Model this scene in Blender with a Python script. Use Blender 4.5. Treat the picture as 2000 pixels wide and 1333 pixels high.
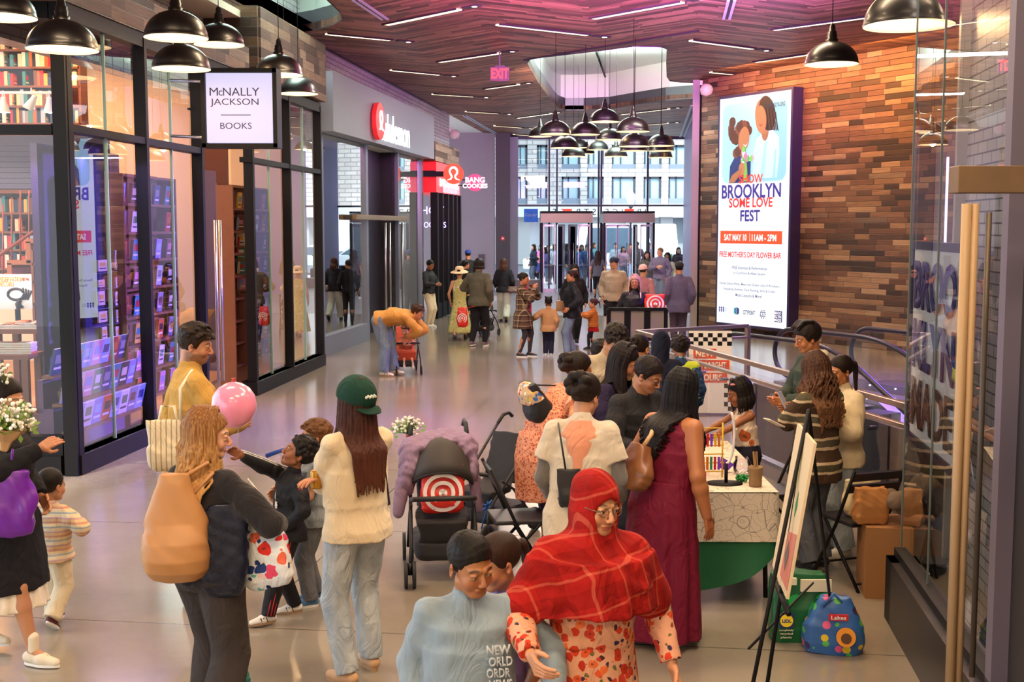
import bpy, bmesh, math, random
import numpy as np
from mathutils import Vector as Ve, Matrix as Mx
from math import sin, cos, sqrt, atan2, atan, hypot, tan, degrees
PI = math.pi
R = math.radians
SC = bpy.context.scene
COL = SC.collection
for _o in list(bpy.data.objects):
 bpy.data.objects.remove(_o, do_unlink=True)
F = 2360.0
HC = 2.46
PITCH = atan((666.5 - 443.0) / F)
cd = bpy.data.cameras.new('camera')
cam = bpy.data.objects.new('camera', cd)
COL.objects.link(cam)
cam.location = (0, 0, HC)
cam.rotation_euler = (PI / 2 - PITCH, 0, 0)
cd.sensor_width = 36
cd.lens = 36 * F / 2000
cd.clip_start = 0.1
cd.clip_end = 400
SC.camera = cam
cd.dof.use_dof = False
SC.view_settings.view_transform = 'Standard'
SC.view_settings.look = 'None'
SC.view_settings.gamma = 1.0
SC.view_settings.exposure = 0.86
SC.view_settings.use_curve_mapping = False
SC.cycles.use_denoising = True
SC.cycles.max_bounces = 8
SC.cycles.diffuse_bounces = 3
SC.cycles.glossy_bounces = 4
SC.cycles.transmission_bounces = 6
SC.cycles.transparent_max_bounces = 24
SC.cycles.caustics_reflective = False
SC.cycles.caustics_refractive = False
SC.cycles.sample_clamp_indirect = 6.0
w = bpy.data.worlds.new('World')
SC.world = w
w.use_nodes = True
_n = w.node_tree.nodes
_bg = _n['Background']
_sky = _n.new('ShaderNodeTexSky')
_sky.sky_type = 'HOSEK_WILKIE'
_sky.turbidity = 3.0
_sky.sun_direction = (-0.35, 0.3, 0.8)
_mix = _n.new('ShaderNodeMixRGB')
_mix.inputs[0].default_value = 0.72
_mix.inputs[2].default_value = (0.8, 0.91, 1.0, 1)
w.node_tree.links.new(_sky.outputs[0], _mix.inputs[1])
w.node_tree.links.new(_mix.outputs[0], _bg.inputs[0])
_bg.inputs[1].default_value = 2.6
def ray(px, py):
 c = (px - 1000.0) / F
 r = (666.5 - py) / F
 cp, sp = (cos(PITCH), sin(PITCH))
 return Ve((c, cp + r * sp, -sp + r * cp))
def G(px, py, z=0.0):
 d = ray(px, py)
 return Ve((0, 0, HC)) + d * ((z - HC) / d.z)
def AT(px, py, Y):
 d = ray(px, py)
 return Ve((0, 0, HC)) + d * (Y / d.y)
def linear(c):
 if isinstance(c, str):
  c = c.lstrip('#')
  c = tuple((int(c[i:i + 2], 16) / 255.0 for i in (0, 2, 4)))
  return tuple((x / 12.92 if x <= 0.04045 else ((x + 0.055) / 1.055) ** 2.4 for x in c))
 return tuple(c[:3])
def light(name, kind, loc, energy, color, size=1.0, size_y=None, rot=(0, 0, 0), target=None, spread=None):
 ld = bpy.data.lights.new(name, kind)
 ld.energy = energy
 ld.color = linear(color)
 if kind == 'AREA':
  ld.shape = 'RECTANGLE'
  ld.size = size
  ld.size_y = size_y or size
  if spread:
   ld.spread = R(spread)
 elif kind in ('POINT', 'SPOT'):
  ld.shadow_soft_size = size
 o = bpy.data.objects.new(name, ld)
 o.location = loc
 if target is not None:
  o.rotation_euler = (Ve(target) - Ve(loc)).to_track_quat('-Z', 'Y').to_euler()
 else:
  o.rotation_euler = rot
 COL.objects.link(o)
 return o
_sun = light('sun', 'SUN', (-12, 30, 40), 3.0, '#fff6ea', target=(6, 70, 0))
_sun.data.angle = R(3)
for _x, _y, _e in ((-2.5, -3.5, 170), (2.5, -3.5, 170), (-1.5, 1.0, 120), (1.2, 3.5, 100), (-2.6, 7.5, 90), (1.2, 8.5, 90), (-1.0, 13.0, 100), (2.5, 14.0, 90), (-0.5, 19.0, 110), (3.2, 19.5, 120), (0.4, 25.5, 90), (0.8, 33, 80), (2.0, 40, 80)):
 light('ceiling_light', 'AREA', (_x, _y, 5.86), _e, '#ffdcb2' if _y < 16 else '#ffeadb', 2.2, 0.5)
for _x, _y, _e, _c in ((-0.6, 15.5, 230, '#e27ad0'), (1.6, 15.5, 230, '#d878e0'), (4.0, 16.5, 100, '#c070f4'), (1.2, 26.0, 70, '#ffd6bc')):
 light('added_tint_light', 'AREA', (_x, _y, 5.15), _e, _c, 1.4, 0.4, target=(_x * 0.7 + 1.0, _y + 5.5, 7.2), spread=78)  # area lights added in mid-air, without fixtures, to tint the ceiling
light('added_tint_light', 'AREA', (7.4, 15.5, 4.4), 150, '#8a70ff', 0.7, 0.4, target=(-4.0, 14.5, 1.2), spread=32)  # added narrow beam, no fixture, turns the bookshop frames violet
light('added_tint_light', 'AREA', (7.8, 18.0, 4.6), 170, '#7a58ff', 0.9, 0.5, target=(4.2, 17.0, 0.0), spread=100)  # added light, no fixture, for the lilac glow by the escalators
_ww = light('wall_washer', 'AREA', (6.3, 24.0, 5.86), 190, '#ffb45a', 7.5, 0.2)
_zx = Ve((0.497, -0.868, 0))
_zz = -(Ve((0.868, 0.497, 0)) * 0.75 + Ve((0, 0, -1))).normalized()
_ww.rotation_euler = Mx((_zx, _zz.cross(_zx), _zz)).transposed().to_euler()
def tag(o, label=None, cat=None, group=None, kind=None):
 if label:
  o['label'] = label
 if cat:
  o['category'] = cat
 if group:
  o['group'] = group
 if kind:
  o['kind'] = kind
 return o
def thing(name, label, cat, loc=(0, 0, 0), rz=0.0, group=None):
 o = bpy.data.objects.new(name, None)
 o.empty_display_size = 0.1
 COL.objects.link(o)
 o.location = loc
 o.rotation_euler = (0, 0, rz)
 return tag(o, label, cat, group)
def link_mesh(name, me, parent=None, mats=None, smooth=False, world=False):
 o = bpy.data.objects.new(name, me)
 COL.objects.link(o)
 if mats is not None and len(me.materials) == 0:
  for m in mats if isinstance(mats, (list, tuple)) else [mats]:
   me.materials.append(m)
 if parent is not None:
  if world:
   M = Mx.Identity(4)
   p = parent
   while p is not None:
    M = p.matrix_basis.copy() @ M
    p = p.parent
   me.transform(M.inverted())
  o.parent = parent
 if smooth:
  me.polygons.foreach_set('use_smooth', [True] * len(me.polygons))
 return o
def dup(root, loc, rz, label=None, group=None, cat=None):
 r = root.copy()
 COL.objects.link(r)
 r.location = loc
 r.rotation_euler = (0, 0, rz)
 if label:
  r['label'] = label
 if group:
  r['group'] = group
 for ch in list(root.children):
  c = ch.copy()
  COL.objects.link(c)
  c.parent = r
  for g in list(ch.children):
   d = g.copy()
   COL.objects.link(d)
   d.parent = c
 return r
class MB:
 def __init__(s):
  s.v = []
  s.f = []
  s.m = []
  s.sm = []
  s.M = None
 def add(s, vs, fs, mi=0, smooth=False):
  n = len(s.v)
  if s.M is not None:
   vs = [s.M @ Ve(p) for p in vs]
  s.v += [tuple(p) for p in vs]
  for f in fs:
   s.f.append([i + n for i in f])
   s.m.append(mi)
   s.sm.append(smooth)
  return s
 def box(s, c, d, rz=0.0, mi=0, rx=0.0, ry=0.0):
  M = Mx.Translation(Ve(c)) @ Mx.Rotation(rz, 4, 'Z') @ Mx.Rotation(ry, 4, 'Y') @ Mx.Rotation(rx, 4, 'X')
  x, y, z = (d[0] / 2, d[1] / 2, d[2] / 2)
  vs = [M @ Ve(p) for p in ((-x, -y, -z), (x, -y, -z), (x, y, -z), (-x, y, -z), (-x, -y, z), (x, -y, z), (x, y, z), (-x, y, z))]
  return s.add(vs, [(0, 3, 2, 1), (4, 5, 6, 7), (0, 1, 5, 4), (1, 2, 6, 5), (2, 3, 7, 6), (3, 0, 4, 7)], mi)
 def span(s, p0, p1, t, z0, z1, mi=0, off=0.0):
  p0, p1 = (Ve(p0[:2]), Ve(p1[:2]))
  d = (p1 - p0).normalized()
  n = Ve((-d.y, d.x))
  a, b = (p0 + n * off, p1 + n * off)
  c, e = (b + n * t, a + n * t)
  vs = [(q.x, q.y, z) for z in (z0, z1) for q in (a, b, c, e)]
  return s.add(vs, [(0, 3, 2, 1), (4, 5, 6, 7), (0, 1, 5, 4), (1, 2, 6, 5), (2, 3, 7, 6), (3, 0, 4, 7)], mi)
 def prism(s, pts, z0, z1, mi=0):
  n = len(pts)
  vs = [(p[0], p[1], z0) for p in pts] + [(p[0], p[1], z1) for p in pts]
  fs = [tuple(reversed(range(n))), tuple(range(n, 2 * n))]
  fs += [(i, (i + 1) % n, n + (i + 1) % n, n + i) for i in range(n)]
  return s.add(vs, fs, mi)
 def tube(s, path, r, n=8, mi=0, smooth=True, closed=False):
  P = [Ve(p) for p in path]
  rs = r if isinstance(r, (list, tuple)) else [r] * len(P)
  vs, fs = ([], [])
  up = None
  m = len(P)
  for i, p in enumerate(P):
   if closed:
    t = (P[(i + 1) % m] - P[i - 1]).normalized()
   else:
    t = P[min(i + 1, m - 1)] - P[max(i - 1, 0)]
    t = t.normalized() if t.length > 1e-09 else Ve((0, 0, 1))
   if up is None:
    up = Ve((0, 0, 1)) if abs(t.z) < 0.9 else Ve((1, 0, 0))
   x = up.cross(t)
   if x.length < 1e-06:
    x = Ve((1, 0, 0)).cross(t)
   x.normalize()
   y = t.cross(x).normalized()
   up = y
   for k in range(n):
    a = 2 * PI * k / n
    vs.append(p + (x * cos(a) + y * sin(a)) * rs[i])
  for i in range(m if closed else m - 1):
   j = (i + 1) % m
   for k in range(n):
    k2 = (k + 1) % n
    fs.append((i * n + k, i * n + k2, j * n + k2, j * n + k))
  if not closed:
   fs.append(tuple(reversed(range(n))))
   fs.append(tuple(((m - 1) * n + k for k in range(n))))
  return s.add(vs, fs, mi, smooth)
 def lathe(s, prof, n=24, c=(0, 0, 0), mi=0, smooth=True, sx=1.0, sy=1.0):
  vs, fs = ([], [])
  m = len(prof)
  for r, z in prof:
   for k in range(n):
    a = 2 * PI * k / n
    vs.append((c[0] + r * sx * cos(a), c[1] + r * sy * sin(a), c[2] + z))
  for i in range(m - 1):
   for k in range(n):
    k2 = (k + 1) % n
    fs.append((i * n + k, i * n + k2, (i + 1) * n + k2, (i + 1) * n + k))
  return s.add(vs, fs, mi, smooth)
 def ball(s, c, r, n=12, mi=0, sc=(1, 1, 1)):
  prof = []
  h = max(4, n // 2)
  for i in range(h + 1):
   a = -PI / 2 + PI * i / h
   prof.append((max(0.0001, cos(a) * r), sin(a) * r * sc[2]))
  return s.lathe(prof, n, c, mi, True, sc[0], sc[1])
 def quad(s, a, b, c, d, mi=0):
  return s.add([a, b, c, d], [(0, 1, 2, 3)], mi)
 def build(s, name, mats, parent=None, world=False, kind=None, bevel=0.0):
  me = bpy.data.meshes.new(name)
  me.from_pydata(s.v, [], s.f)
  me.polygons.foreach_set('material_index', s.m)
  me.polygons.foreach_set('use_smooth', s.sm)
  for m in mats if isinstance(mats, (list, tuple)) else [mats]:
   me.materials.append(m)
  o = link_mesh(name, me, parent, None, False, world)
  if bevel:
   b = o.modifiers.new('bevel', 'BEVEL')
   b.width = bevel
   b.segments = 2
   b.limit_method = 'ANGLE'
  if kind:
   o['kind'] = kind
  return o
def text_obj(name, s, mat, loc, rot, size, parent=None, extrude=0.004, sx=1.0, align='CENTER', bold=0.0, spacing=1.0, world_parent=None):
 c = bpy.data.curves.new(name, 'FONT')
 c.body = s
 c.size = size
 c.extrude = extrude
 c.align_x = align
 c.align_y = 'CENTER'
 c.offset = bold
 c.space_character = spacing
 c.resolution_u = 3
 tmp = bpy.data.objects.new('tmp_text', c)
 COL.objects.link(tmp)
 dg = bpy.context.evaluated_depsgraph_get()
 me = bpy.data.meshes.new_from_object(tmp.evaluated_get(dg))
 bpy.data.objects.remove(tmp, do_unlink=True)
 me.transform(Mx.Diagonal((sx, 1, 1, 1)))
 me.transform(Mx.Translation(Ve(loc)) @ rot.to_4x4())
 me.materials.clear()
 me.materials.append(mat)
 return link_mesh(name, me, parent, None, False, world=parent is not None)
def fit_text(name, s, m, c, rot, w_, h_, parent, depth=0.01, bold=0.0):
 o = text_obj(name, s, m, (0, 0, 0), Mx.Identity(3), 1.0, None, 0.0, bold=bold)
 vs = [v.co for v in o.data.vertices]
 x0, x1 = (min((v.x for v in vs)), max((v.x for v in vs)))
 y0, y1 = (min((v.y for v in vs)), max((v.y for v in vs)))
 o.data.transform(Mx.Translation((-(x0 + x1) / 2, -(y0 + y1) / 2, 0)))
 o.data.transform(Mx.Diagonal((w_ / (x1 - x0), h_ / (y1 - y0), 1, 1)))
 if depth:
  bm = bmesh.new()
  bm.from_mesh(o.data)
  r = bmesh.ops.extrude_face_region(bm, geom=bm.faces[:])
  bmesh.ops.translate(bm, verts=[v for v in r['geom'] if isinstance(v, bmesh.types.BMVert)], vec=(0, 0, depth))
  bm.to_mesh(o.data)
  bm.free()
 o.data.transform(Mx.Translation(c) @ rot.to_4x4())
 if parent is not None:
  M = Mx.Identity(4)
  p = parent
  while p is not None:
   M = p.matrix_basis.copy() @ M
   p = p.parent
  o.data.transform(M.inverted())
  o.parent = parent
 return o
def basis(x, z):
 x = Ve(x).normalized()
 z = Ve(z).normalized()
 y = z.cross(x).normalized()
 return Mx((x, y, z)).transposed()
_mc = {}
class NT:
 def __init__(s, name):
  s.mat = bpy.data.materials.new(name)
  s.mat.use_nodes = True
  s.t = s.mat.node_tree
  s.n = s.t.nodes
  s.b = s.n['Principled BSDF']
  s.out = s.n['Material Output']
 def node(s, typ, ins=None, **props):
  nd = s.n.new('ShaderNode' + typ)
  for k, v in props.items():
   setattr(nd, k, v)
  for k, v in (ins or {}).items():
   s.set(nd, k, v)
  return nd
 def set(s, nd, k, v):
  i = nd.inputs[k]
  if isinstance(v, bpy.types.NodeSocket):
   s.t.links.new(v, i)
  elif isinstance(v, bpy.types.Node):
   s.t.links.new(v.outputs[0], i)
  else:
   if i.type == 'RGBA' and len(v) == 3:
    v = (*v, 1)
   i.default_value = v
 def math(s, op, a, b=0.0, c=0.0):
  return s.node('Math', {0: a, 1: b, 2: c}, operation=op).outputs[0]
 def mix(s, fac, a, b, typ='MIX'):
  return s.node('MixRGB', {0: fac, 1: a, 2: b}, blend_type=typ).outputs[0]
 def ramp(s, fac, stops, interp='LINEAR'):
  nd = s.node('ValToRGB', {0: fac})
  cr = nd.color_ramp
  cr.interpolation = interp
  while len(cr.elements) < len(stops):
   cr.elements.new(0.5)
  for e, (p, c) in zip(cr.elements, stops):
   e.position = p
   e.color = (*linear(c), 1)
  return nd.outputs[0]
 def coord(s, scale=(1, 1, 1), loc=(0, 0, 0), rot=(0, 0, 0), kind='Object'):
  tc = s.node('TexCoord')
  return s.node('Mapping', {0: tc.outputs[kind], 1: loc, 2: rot, 3: scale}).outputs[0]
 def noise(s, vec, scale=5.0, detail=3.0, rough=0.55):
  return s.node('TexNoise', {'Vector': vec, 'Scale': scale, 'Detail': detail, 'Roughness': rough}).outputs[0]
 def bump(s, h, strength=0.3, dist=0.01):
  s.set(s.b, 'Normal', s.node('Bump', {'Height': h, 'Strength': strength, 'Distance': dist}).outputs[0])
def mat(name, color, rough=0.55, metal=0.0, emit=0.0, noise=0.0, nscale=8.0, bump=0.0, sheen=0.0, alpha=1.0, coat=0.0, emit_color=None, spec=None):
 key = (name, str(color), rough, metal, emit, noise, nscale, bump, alpha)
 if key in _mc:
  return _mc[key]
 m = NT(name)
 c = linear(color)
 m.b.inputs['Base Color'].default_value = (*c, 1)
 m.b.inputs['Roughness'].default_value = rough
 m.b.inputs['Metallic'].default_value = metal
 if spec is not None:
  m.b.inputs['Specular IOR Level'].default_value = spec
 if sheen:
  m.b.inputs['Sheen Weight'].default_value = sheen
 if coat:
  m.b.inputs['Coat Weight'].default_value = coat
 if emit:
  m.b.inputs['Emission Color'].default_value = (*linear(emit_color or color), 1)
  m.b.inputs['Emission Strength'].default_value = emit
 if noise or bump:
  v = m.coord()
  nf = m.noise(v, nscale, 4.0)
  if noise:
   dark = tuple((x * (1 - noise) for x in c))
   lite = tuple((min(1, x * (1 + noise)) for x in c))
   m.set(m.b, 'Base Color', m.mix(nf, (*dark, 1), (*lite, 1)))
  if bump:
   m.bump(m.noise(v, nscale * 6, 3.0), bump, 0.004)
 if alpha < 1:
  m.b.inputs['Alpha'].default_value = alpha
 _mc[key] = m.mat
 return m.mat
def glass_mat(name, tint=(0.93, 0.96, 0.98), refl=1.0, rough=0.0, ior=1.5):
 key = ('glass', name)
 if key in _mc:
  return _mc[key]
 m = NT(name)
 m.n.remove(m.b)
 fr = m.node('Fresnel', {'IOR': ior})
 fac = m.math('MULTIPLY', fr.outputs[0], refl)
 tr = m.node('BsdfTransparent', {'Color': tint})
 gl = m.node('BsdfGlossy', {'Color': (1, 1, 1), 'Roughness': rough})
 mx = m.node('MixShader', {0: fac, 1: tr.outputs[0], 2: gl.outputs[0]})
 m.t.links.new(mx.outputs[0], m.out.inputs[0])
 _mc[key] = m.mat
 return m.mat
def emis(name, color, strength):
 key = ('emis', name, str(color), strength)
 if key in _mc:
  return _mc[key]
 m = NT(name)
 m.b.inputs['Base Color'].default_value = (*[x * 0.3 for x in linear(color)], 1)
 m.b.inputs['Emission Color'].default_value = (*linear(color), 1)
 m.b.inputs['Emission Strength'].default_value = strength
 _mc[key] = m.mat
 return m.mat
def plank_mat(name, stops, ucoord, vcoord, row=0.12, length=0.8, seed=0.0, rough=0.6, bumpd=0.02, gap=0.004):
 m = NT(name)
 u = ucoord(m)
 v = vcoord(m)
 rowf = m.math('DIVIDE', v, row)
 rid = m.math('FLOOR', rowf)
 wn = m.node('TexWhiteNoise', {'W': m.math('ADD', rid, seed)}, noise_dimensions='1D')
 off = m.math('MULTIPLY', wn.outputs['Value'], 17.3)
 uu = m.math('ADD', m.math('DIVIDE', u, length), off)
 uw = m.math('ADD', uu, m.math('MULTIPLY', m.math('SINE', m.math('MULTIPLY', uu, 2.3)), 0.28))
 cid = m.math('FLOOR', uw)
 comb = m.node('CombineXYZ', {0: cid, 1: rid, 2: seed})
 wn2 = m.node('TexWhiteNoise', {'Vector': comb.outputs[0]}, noise_dimensions='3D')
 tone = wn2.outputs['Value']
 gv = m.node('CombineXYZ', {0: m.math('MULTIPLY', u, 1.6), 1: m.math('MULTIPLY', v, 26.0), 2: m.math('MULTIPLY', tone, 9.0)})
 grain = m.noise(gv.outputs[0], 1.6, 5.0, 0.65)
 base = m.ramp(tone, stops)
 col = m.mix(0.55, base, m.mix(1.0, base, m.ramp(grain, [(0.3, '#5a5048'), (0.7, '#ffffff')]), 'MULTIPLY'))
 fv = m.math('FRACT', rowf)
 fu = m.math('FRACT', uw)
 ev = m.math('MINIMUM', fv, m.math('SUBTRACT', 1.0, fv))
 eu = m.math('MINIMUM', fu, m.math('SUBTRACT', 1.0, fu))
 gapf = m.math('MINIMUM', m.math('DIVIDE', ev, gap / row), m.math('DIVIDE', eu, gap / length))
 gapf = m.math('MINIMUM', gapf, 1.0)
 m.set(m.b, 'Base Color', m.mix(gapf, (0.012, 0.008, 0.006, 1), col))
 m.b.inputs['Roughness'].default_value = rough
 h = m.math('ADD', m.math('MULTIPLY', tone, 0.8), m.math('MULTIPLY', gapf, 0.5))
 h = m.math('ADD', h, m.math('MULTIPLY', grain, 0.2))
 m.bump(h, 0.7, bumpd)
 return m.mat
ANG = atan(305.0 / F)
CU = Ve((cos(ANG), -sin(ANG), 0))
CV = Ve((sin(ANG), cos(ANG), 0))
def _dot(m, vec, d):
 return m.node('VectorMath', {0: vec, 1: tuple(d)}, operation='DOT_PRODUCT').outputs['Value']
def _geo(m):
 return m.node('NewGeometry').outputs['Position']
def ceil_coords():
 def uc(m):
  return m.math('MULTIPLY', _dot(m, _geo(m), CU), 1.28)
 def vc(m):
  g = _geo(m)
  u = _dot(m, g, CU)
  v = _dot(m, g, CV)
  pp = m.math('PINGPONG', m.math('ADD', u, 4.95 + 36.0), 1.8)
  return m.math('MULTIPLY', m.math('ADD', v, m.math('MULTIPLY', pp, 0.8)), 0.78)
 return (uc, vc)
M_ceil = plank_mat('ceiling_boards', [(0.0, '#4a2c28'), (0.25, '#7a4e44'), (0.5, '#a06c58'), (0.8, '#c49072'), (1.0, '#5e3d38')], *ceil_coords(), row=0.1, length=1.3, rough=0.5, bumpd=0.006, gap=0.006)
def wall_planks(name, d, stops, row=0.12, length=0.7, seed=3.0, rough=0.6, bumpd=0.02, gap=0.004):
 return plank_mat(name, stops, lambda m: _dot(m, _geo(m), d), lambda m: _dot(m, _geo(m), (0, 0, 1)), row, length, seed, rough, bumpd, gap)
def brick_mat(name, d, c1, c2, mortar, bw, bh, ms=0.008, rough=0.35, bumpd=0.004):
 m = NT(name)
 g = _geo(m)
 v = m.node('CombineXYZ', {0: _dot(m, g, d), 1: _dot(m, g, (0, 0, 1)), 2: 0.0}).outputs[0]
 b = m.node('TexBrick', {'Vector': v, 'Color1': linear(c1), 'Color2': linear(c2), 'Mortar': linear(mortar), 'Scale': 1.0, 'Mortar Size': ms, 'Brick Width': bw, 'Row Height': bh, 'Bias': 0.0})
 m.set(m.b, 'Base Color', b.outputs['Color'])
 m.b.inputs['Roughness'].default_value = rough
 m.bump(m.math('SUBTRACT', 1.0, b.outputs['Fac']), 0.5, bumpd)
 return m.mat
def floor_mat():
 m = NT('polished_concrete')
 g = _geo(m)
 n1 = m.noise(g, 0.7, 5.0, 0.6)
 n2 = m.noise(g, 9.0, 6.0, 0.7)
 n3 = m.noise(g, 160.0, 2.0, 0.6)
 c = m.ramp(n1, [(0.25, '#7f7567'), (0.5, '#897f71'), (0.75, '#948a7c')])
 c = m.mix(0.1, c, m.ramp(n2, [(0.3, '#6c6255'), (0.7, '#9b9182')]))
 c = m.mix(0.05, c, m.ramp(n3, [(0.35, '#5d5048'), (0.65, '#d6c6b4')]))
 u = m.math('ADD', _dot(m, g, CU), 3.0)
 v = m.math('ADD', _dot(m, g, CV), 0.0)
 ju = m.math('ABSOLUTE', m.math('SUBTRACT', m.math('FRACT', m.math('ADD', m.math('DIVIDE', m.math('SUBTRACT', u, JU0), 6.4), 0.5)), 0.5))
 jv = m.math('ABSOLUTE', m.math('SUBTRACT', m.math('FRACT', m.math('ADD', m.math('DIVIDE', m.math('SUBTRACT', v, JV0), 2.42), 0.5)), 0.5))
 j = m.math('MINIMUM', m.math('MULTIPLY', ju, 6.4), m.math('MULTIPLY', jv, 2.42))
 line = m.math('LESS_THAN', j, 0.006)
 c = m.mix(m.math('MULTIPLY', line, 0.8), c, (0.05, 0.04, 0.035, 1))
 m.set(m.b, 'Base Color', c)
 r = m.math('ADD', 0.13, m.math('MULTIPLY', n1, 0.08))
 m.set(m.b, 'Roughness', r)
 m.b.inputs['Specular IOR Level'].default_value = 0.8
 m.b.inputs['Coat Weight'].default_value = 0.12
 m.b.inputs['Coat Roughness'].default_value = 0.1
 return m.mat
_gj = G(872, 857)
JU0 = _gj.dot(CU) + 3.0
JV0 = G(170, 1212).dot(CV)
def tile_mat():
 m = NT('stone_paving')
 g = _geo(m)
 v = m.node('CombineXYZ', {0: _dot(m, g, CU), 1: _dot(m, g, CV), 2: 0.0}).outputs[0]
 b = m.node('TexBrick', {'Vector': v, 'Color1': linear('#77767c'), 'Color2': linear('#8b8b90'), 'Mortar': linear('#3c3d44'), 'Scale': 1.0, 'Mortar Size': 0.008, 'Brick Width': 1.2, 'Row Height': 0.6, 'Bias': 0.0})
 m.set(m.b, 'Base Color', m.mix(0.2, b.outputs['Color'], m.noise(g, 6.0, 5.0)))
 m.b.inputs['Roughness'].default_value = 0.3
 return m.mat
M_floor = floor_mat()
M_tile = tile_mat()
M_black = mat('black_metal', '#0b090b', 0.55, spec=0.2)
M_frame = mat('dark_bronze_frame', '#0c0a0d', 0.5, spec=0.22)
M_steel = mat('brushed_steel', '#a9a7ad', 0.3, 0.9)
M_brass = mat('aged_brass', '#9c8262', 0.4, 0.75)
M_white = mat('white_paint', '#e6e4e2', 0.6)
M_greypanel = mat('grey_panel', '#9aa0ad', 0.5, 0.2)
M_glass = glass_mat('clear_glass', refl=1.25)
M_glass_far = glass_mat('facade_glass', (0.88, 0.96, 1.0), refl=0.35)
M_concrete = mat('grey_plaster', '#857b85', 0.75, noise=0.08, nscale=30, bump=0.1)
M_charcoal = mat('charcoal_stone', '#26242a', 0.5, noise=0.2, nscale=40)
ZC = 5.94
A0 = G(150, 929)
B0 = G(631, 713)
DB = (B0 - A0).normalized()
L0 = G(631, 697)
L1 = G(834, 622)
DL = (L1 - L0).normalized()
UP = Ve((0, 0, 1))
def plane_pt(P, D, px, py=443):
 r = ray(px, py)
 n = Ve((D.y, -D.x, 0))
 t = (P - Ve((0, 0, HC))).dot(n) / r.dot(n)
 return Ve((0, 0, HC)) + r * t
def s_px(P, D, px, py=600):
 return (plane_pt(P, D, px, py) - P).dot(D)
FAR_Y = 47.5
WALL_L = Ve((4.5, 29.2, 0))
WALL_D = Ve((0.497, -0.868, 0))
E_N = Ve((0.868, 0.497, 0))
pit = [WALL_L + WALL_D * s - E_N * o for s, o in ((11.2, 7.05), (20.5, 7.05), (20.5, 3.3), (11.2, 3.3))]
TILE_Y = 33.5
mb = MB()
xl, xr, y0, y1 = (-14.0, 17.0, -6.0, TILE_Y)
p0, p1, p2, p3 = [(p.x, p.y) for p in pit]
outer = [(xl, y0), (xr, y0), (xr, y1), (xl, y1)]
def slab(m, pts, z0=-0.3, z1=0.0, mi=0):
 m.prism(pts, z0, z1, mi)
cw = [p0, p1, p2, p3]
_lo = min(cw, key=lambda p: p[1])
_hi = max(cw, key=lambda p: p[1])
_le = min(cw, key=lambda p: p[0])
_ri = max(cw, key=lambda p: p[0])
slab(mb, [(xl, y0), (_lo[0], y0), _lo, _le, (xl, _le[1])])
slab(mb, [(_lo[0], y0), (xr, y0), (xr, _ri[1]), _ri, _lo])
slab(mb, [_ri, (xr, _ri[1]), (xr, y1), (_hi[0], y1), _hi])
slab(mb, [(xl, _le[1]), _le, _hi, (_hi[0], y1), (xl, y1)])
mb.build('floor', M_floor, kind='structure')
mb = MB()
mb.prism([(-14, TILE_Y), (17, TILE_Y), (17, FAR_Y + 0.5), (-14, FAR_Y + 0.5)], -0.3, 0.0)
mb.build('floor_stone', M_tile, kind='structure')
mb = MB()
for i in range(4):
 a, b = (cw[i], cw[(i + 1) % 4])
 mb.span(a, b, 0.06, -4.0, 0.0)
mb.build('wall_pit', M_concrete, kind='structure')
op_px = [(1030, 121), (1036, 115), (1060, 111), (1180, 97), (1235, 90), (1292, 91), (1303, 95), (1301, 120), (1302, 148), (1308, 157), (1330, 160), (1420, 162), (1420, 180), (1358, 191), (1300, 195), (1240, 204), (1190, 212), (1140, 214), (1104, 214), (1090, 209), (1080, 199), (1050, 158)]
op1 = [G(x, y, ZC) for x, y in op_px]
op2 = [G(x, y, ZC) for x, y in [(560, 66), (610, 58), (650, 48), (668, 36), (664, 22), (640, 0), (600, -40), (540, -90), (470, -130), (380, -150), (300, -120), (330, -60), (420, 10), (500, 60)]]
def point_in(p, poly):
 c = False
 n = len(poly)
 for i in range(n):
  a, b = (poly[i], poly[i - 1])
  if (a[1] > p[1]) != (b[1] > p[1]) and p[0] < (b[0] - a[0]) * (p[1] - a[1]) / (b[1] - a[1]) + a[0]:
   c = not c
 return c
def tessellated(outer, holes, z0, z1):
 cu = bpy.data.curves.new('tmp', 'CURVE')
 cu.dimensions = '2D'
 cu.fill_mode = 'BOTH'
 for poly in [outer] + holes:
  sp = cu.splines.new('POLY')
  sp.points.add(len(poly) - 1)
  for i, p in enumerate(poly):
   sp.points[i].co = (p[0], p[1], 0, 1)
  sp.use_cyclic_u = True
 cu.extrude = (z1 - z0) / 2
 t = bpy.data.objects.new('tmp', cu)
 COL.objects.link(t)
 dg = bpy.context.evaluated_depsgraph_get()
 me = bpy.data.meshes.new_from_object(t.evaluated_get(dg))
 bpy.data.objects.remove(t, do_unlink=True)
 me.transform(Mx.Translation((0, 0, (z0 + z1) / 2)))
 return me
cl = G(600, 76, ZC)
cr_ = G(970, 272, ZC)
cdir = (cr_ - cl).normalized()
left_edge = lambda y: cl + cdir * ((y - cl.y) / cdir.y)
ce_a, ce_b = (left_edge(-6), left_edge(FAR_Y))
me = tessellated([(ce_a.x, -6), (17, -6), (17, FAR_Y + 0.4), (ce_b.x, FAR_Y + 0.4)], [[(p.x, p.y) for p in op1], [(p.x, p.y) for p in op2]], ZC, ZC + 0.12)
o = link_mesh('ceiling', me, None, [M_ceil])
o['kind'] = 'structure'
M_cove = mat('white_cove', '#dfe6e2', 0.55)
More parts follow.
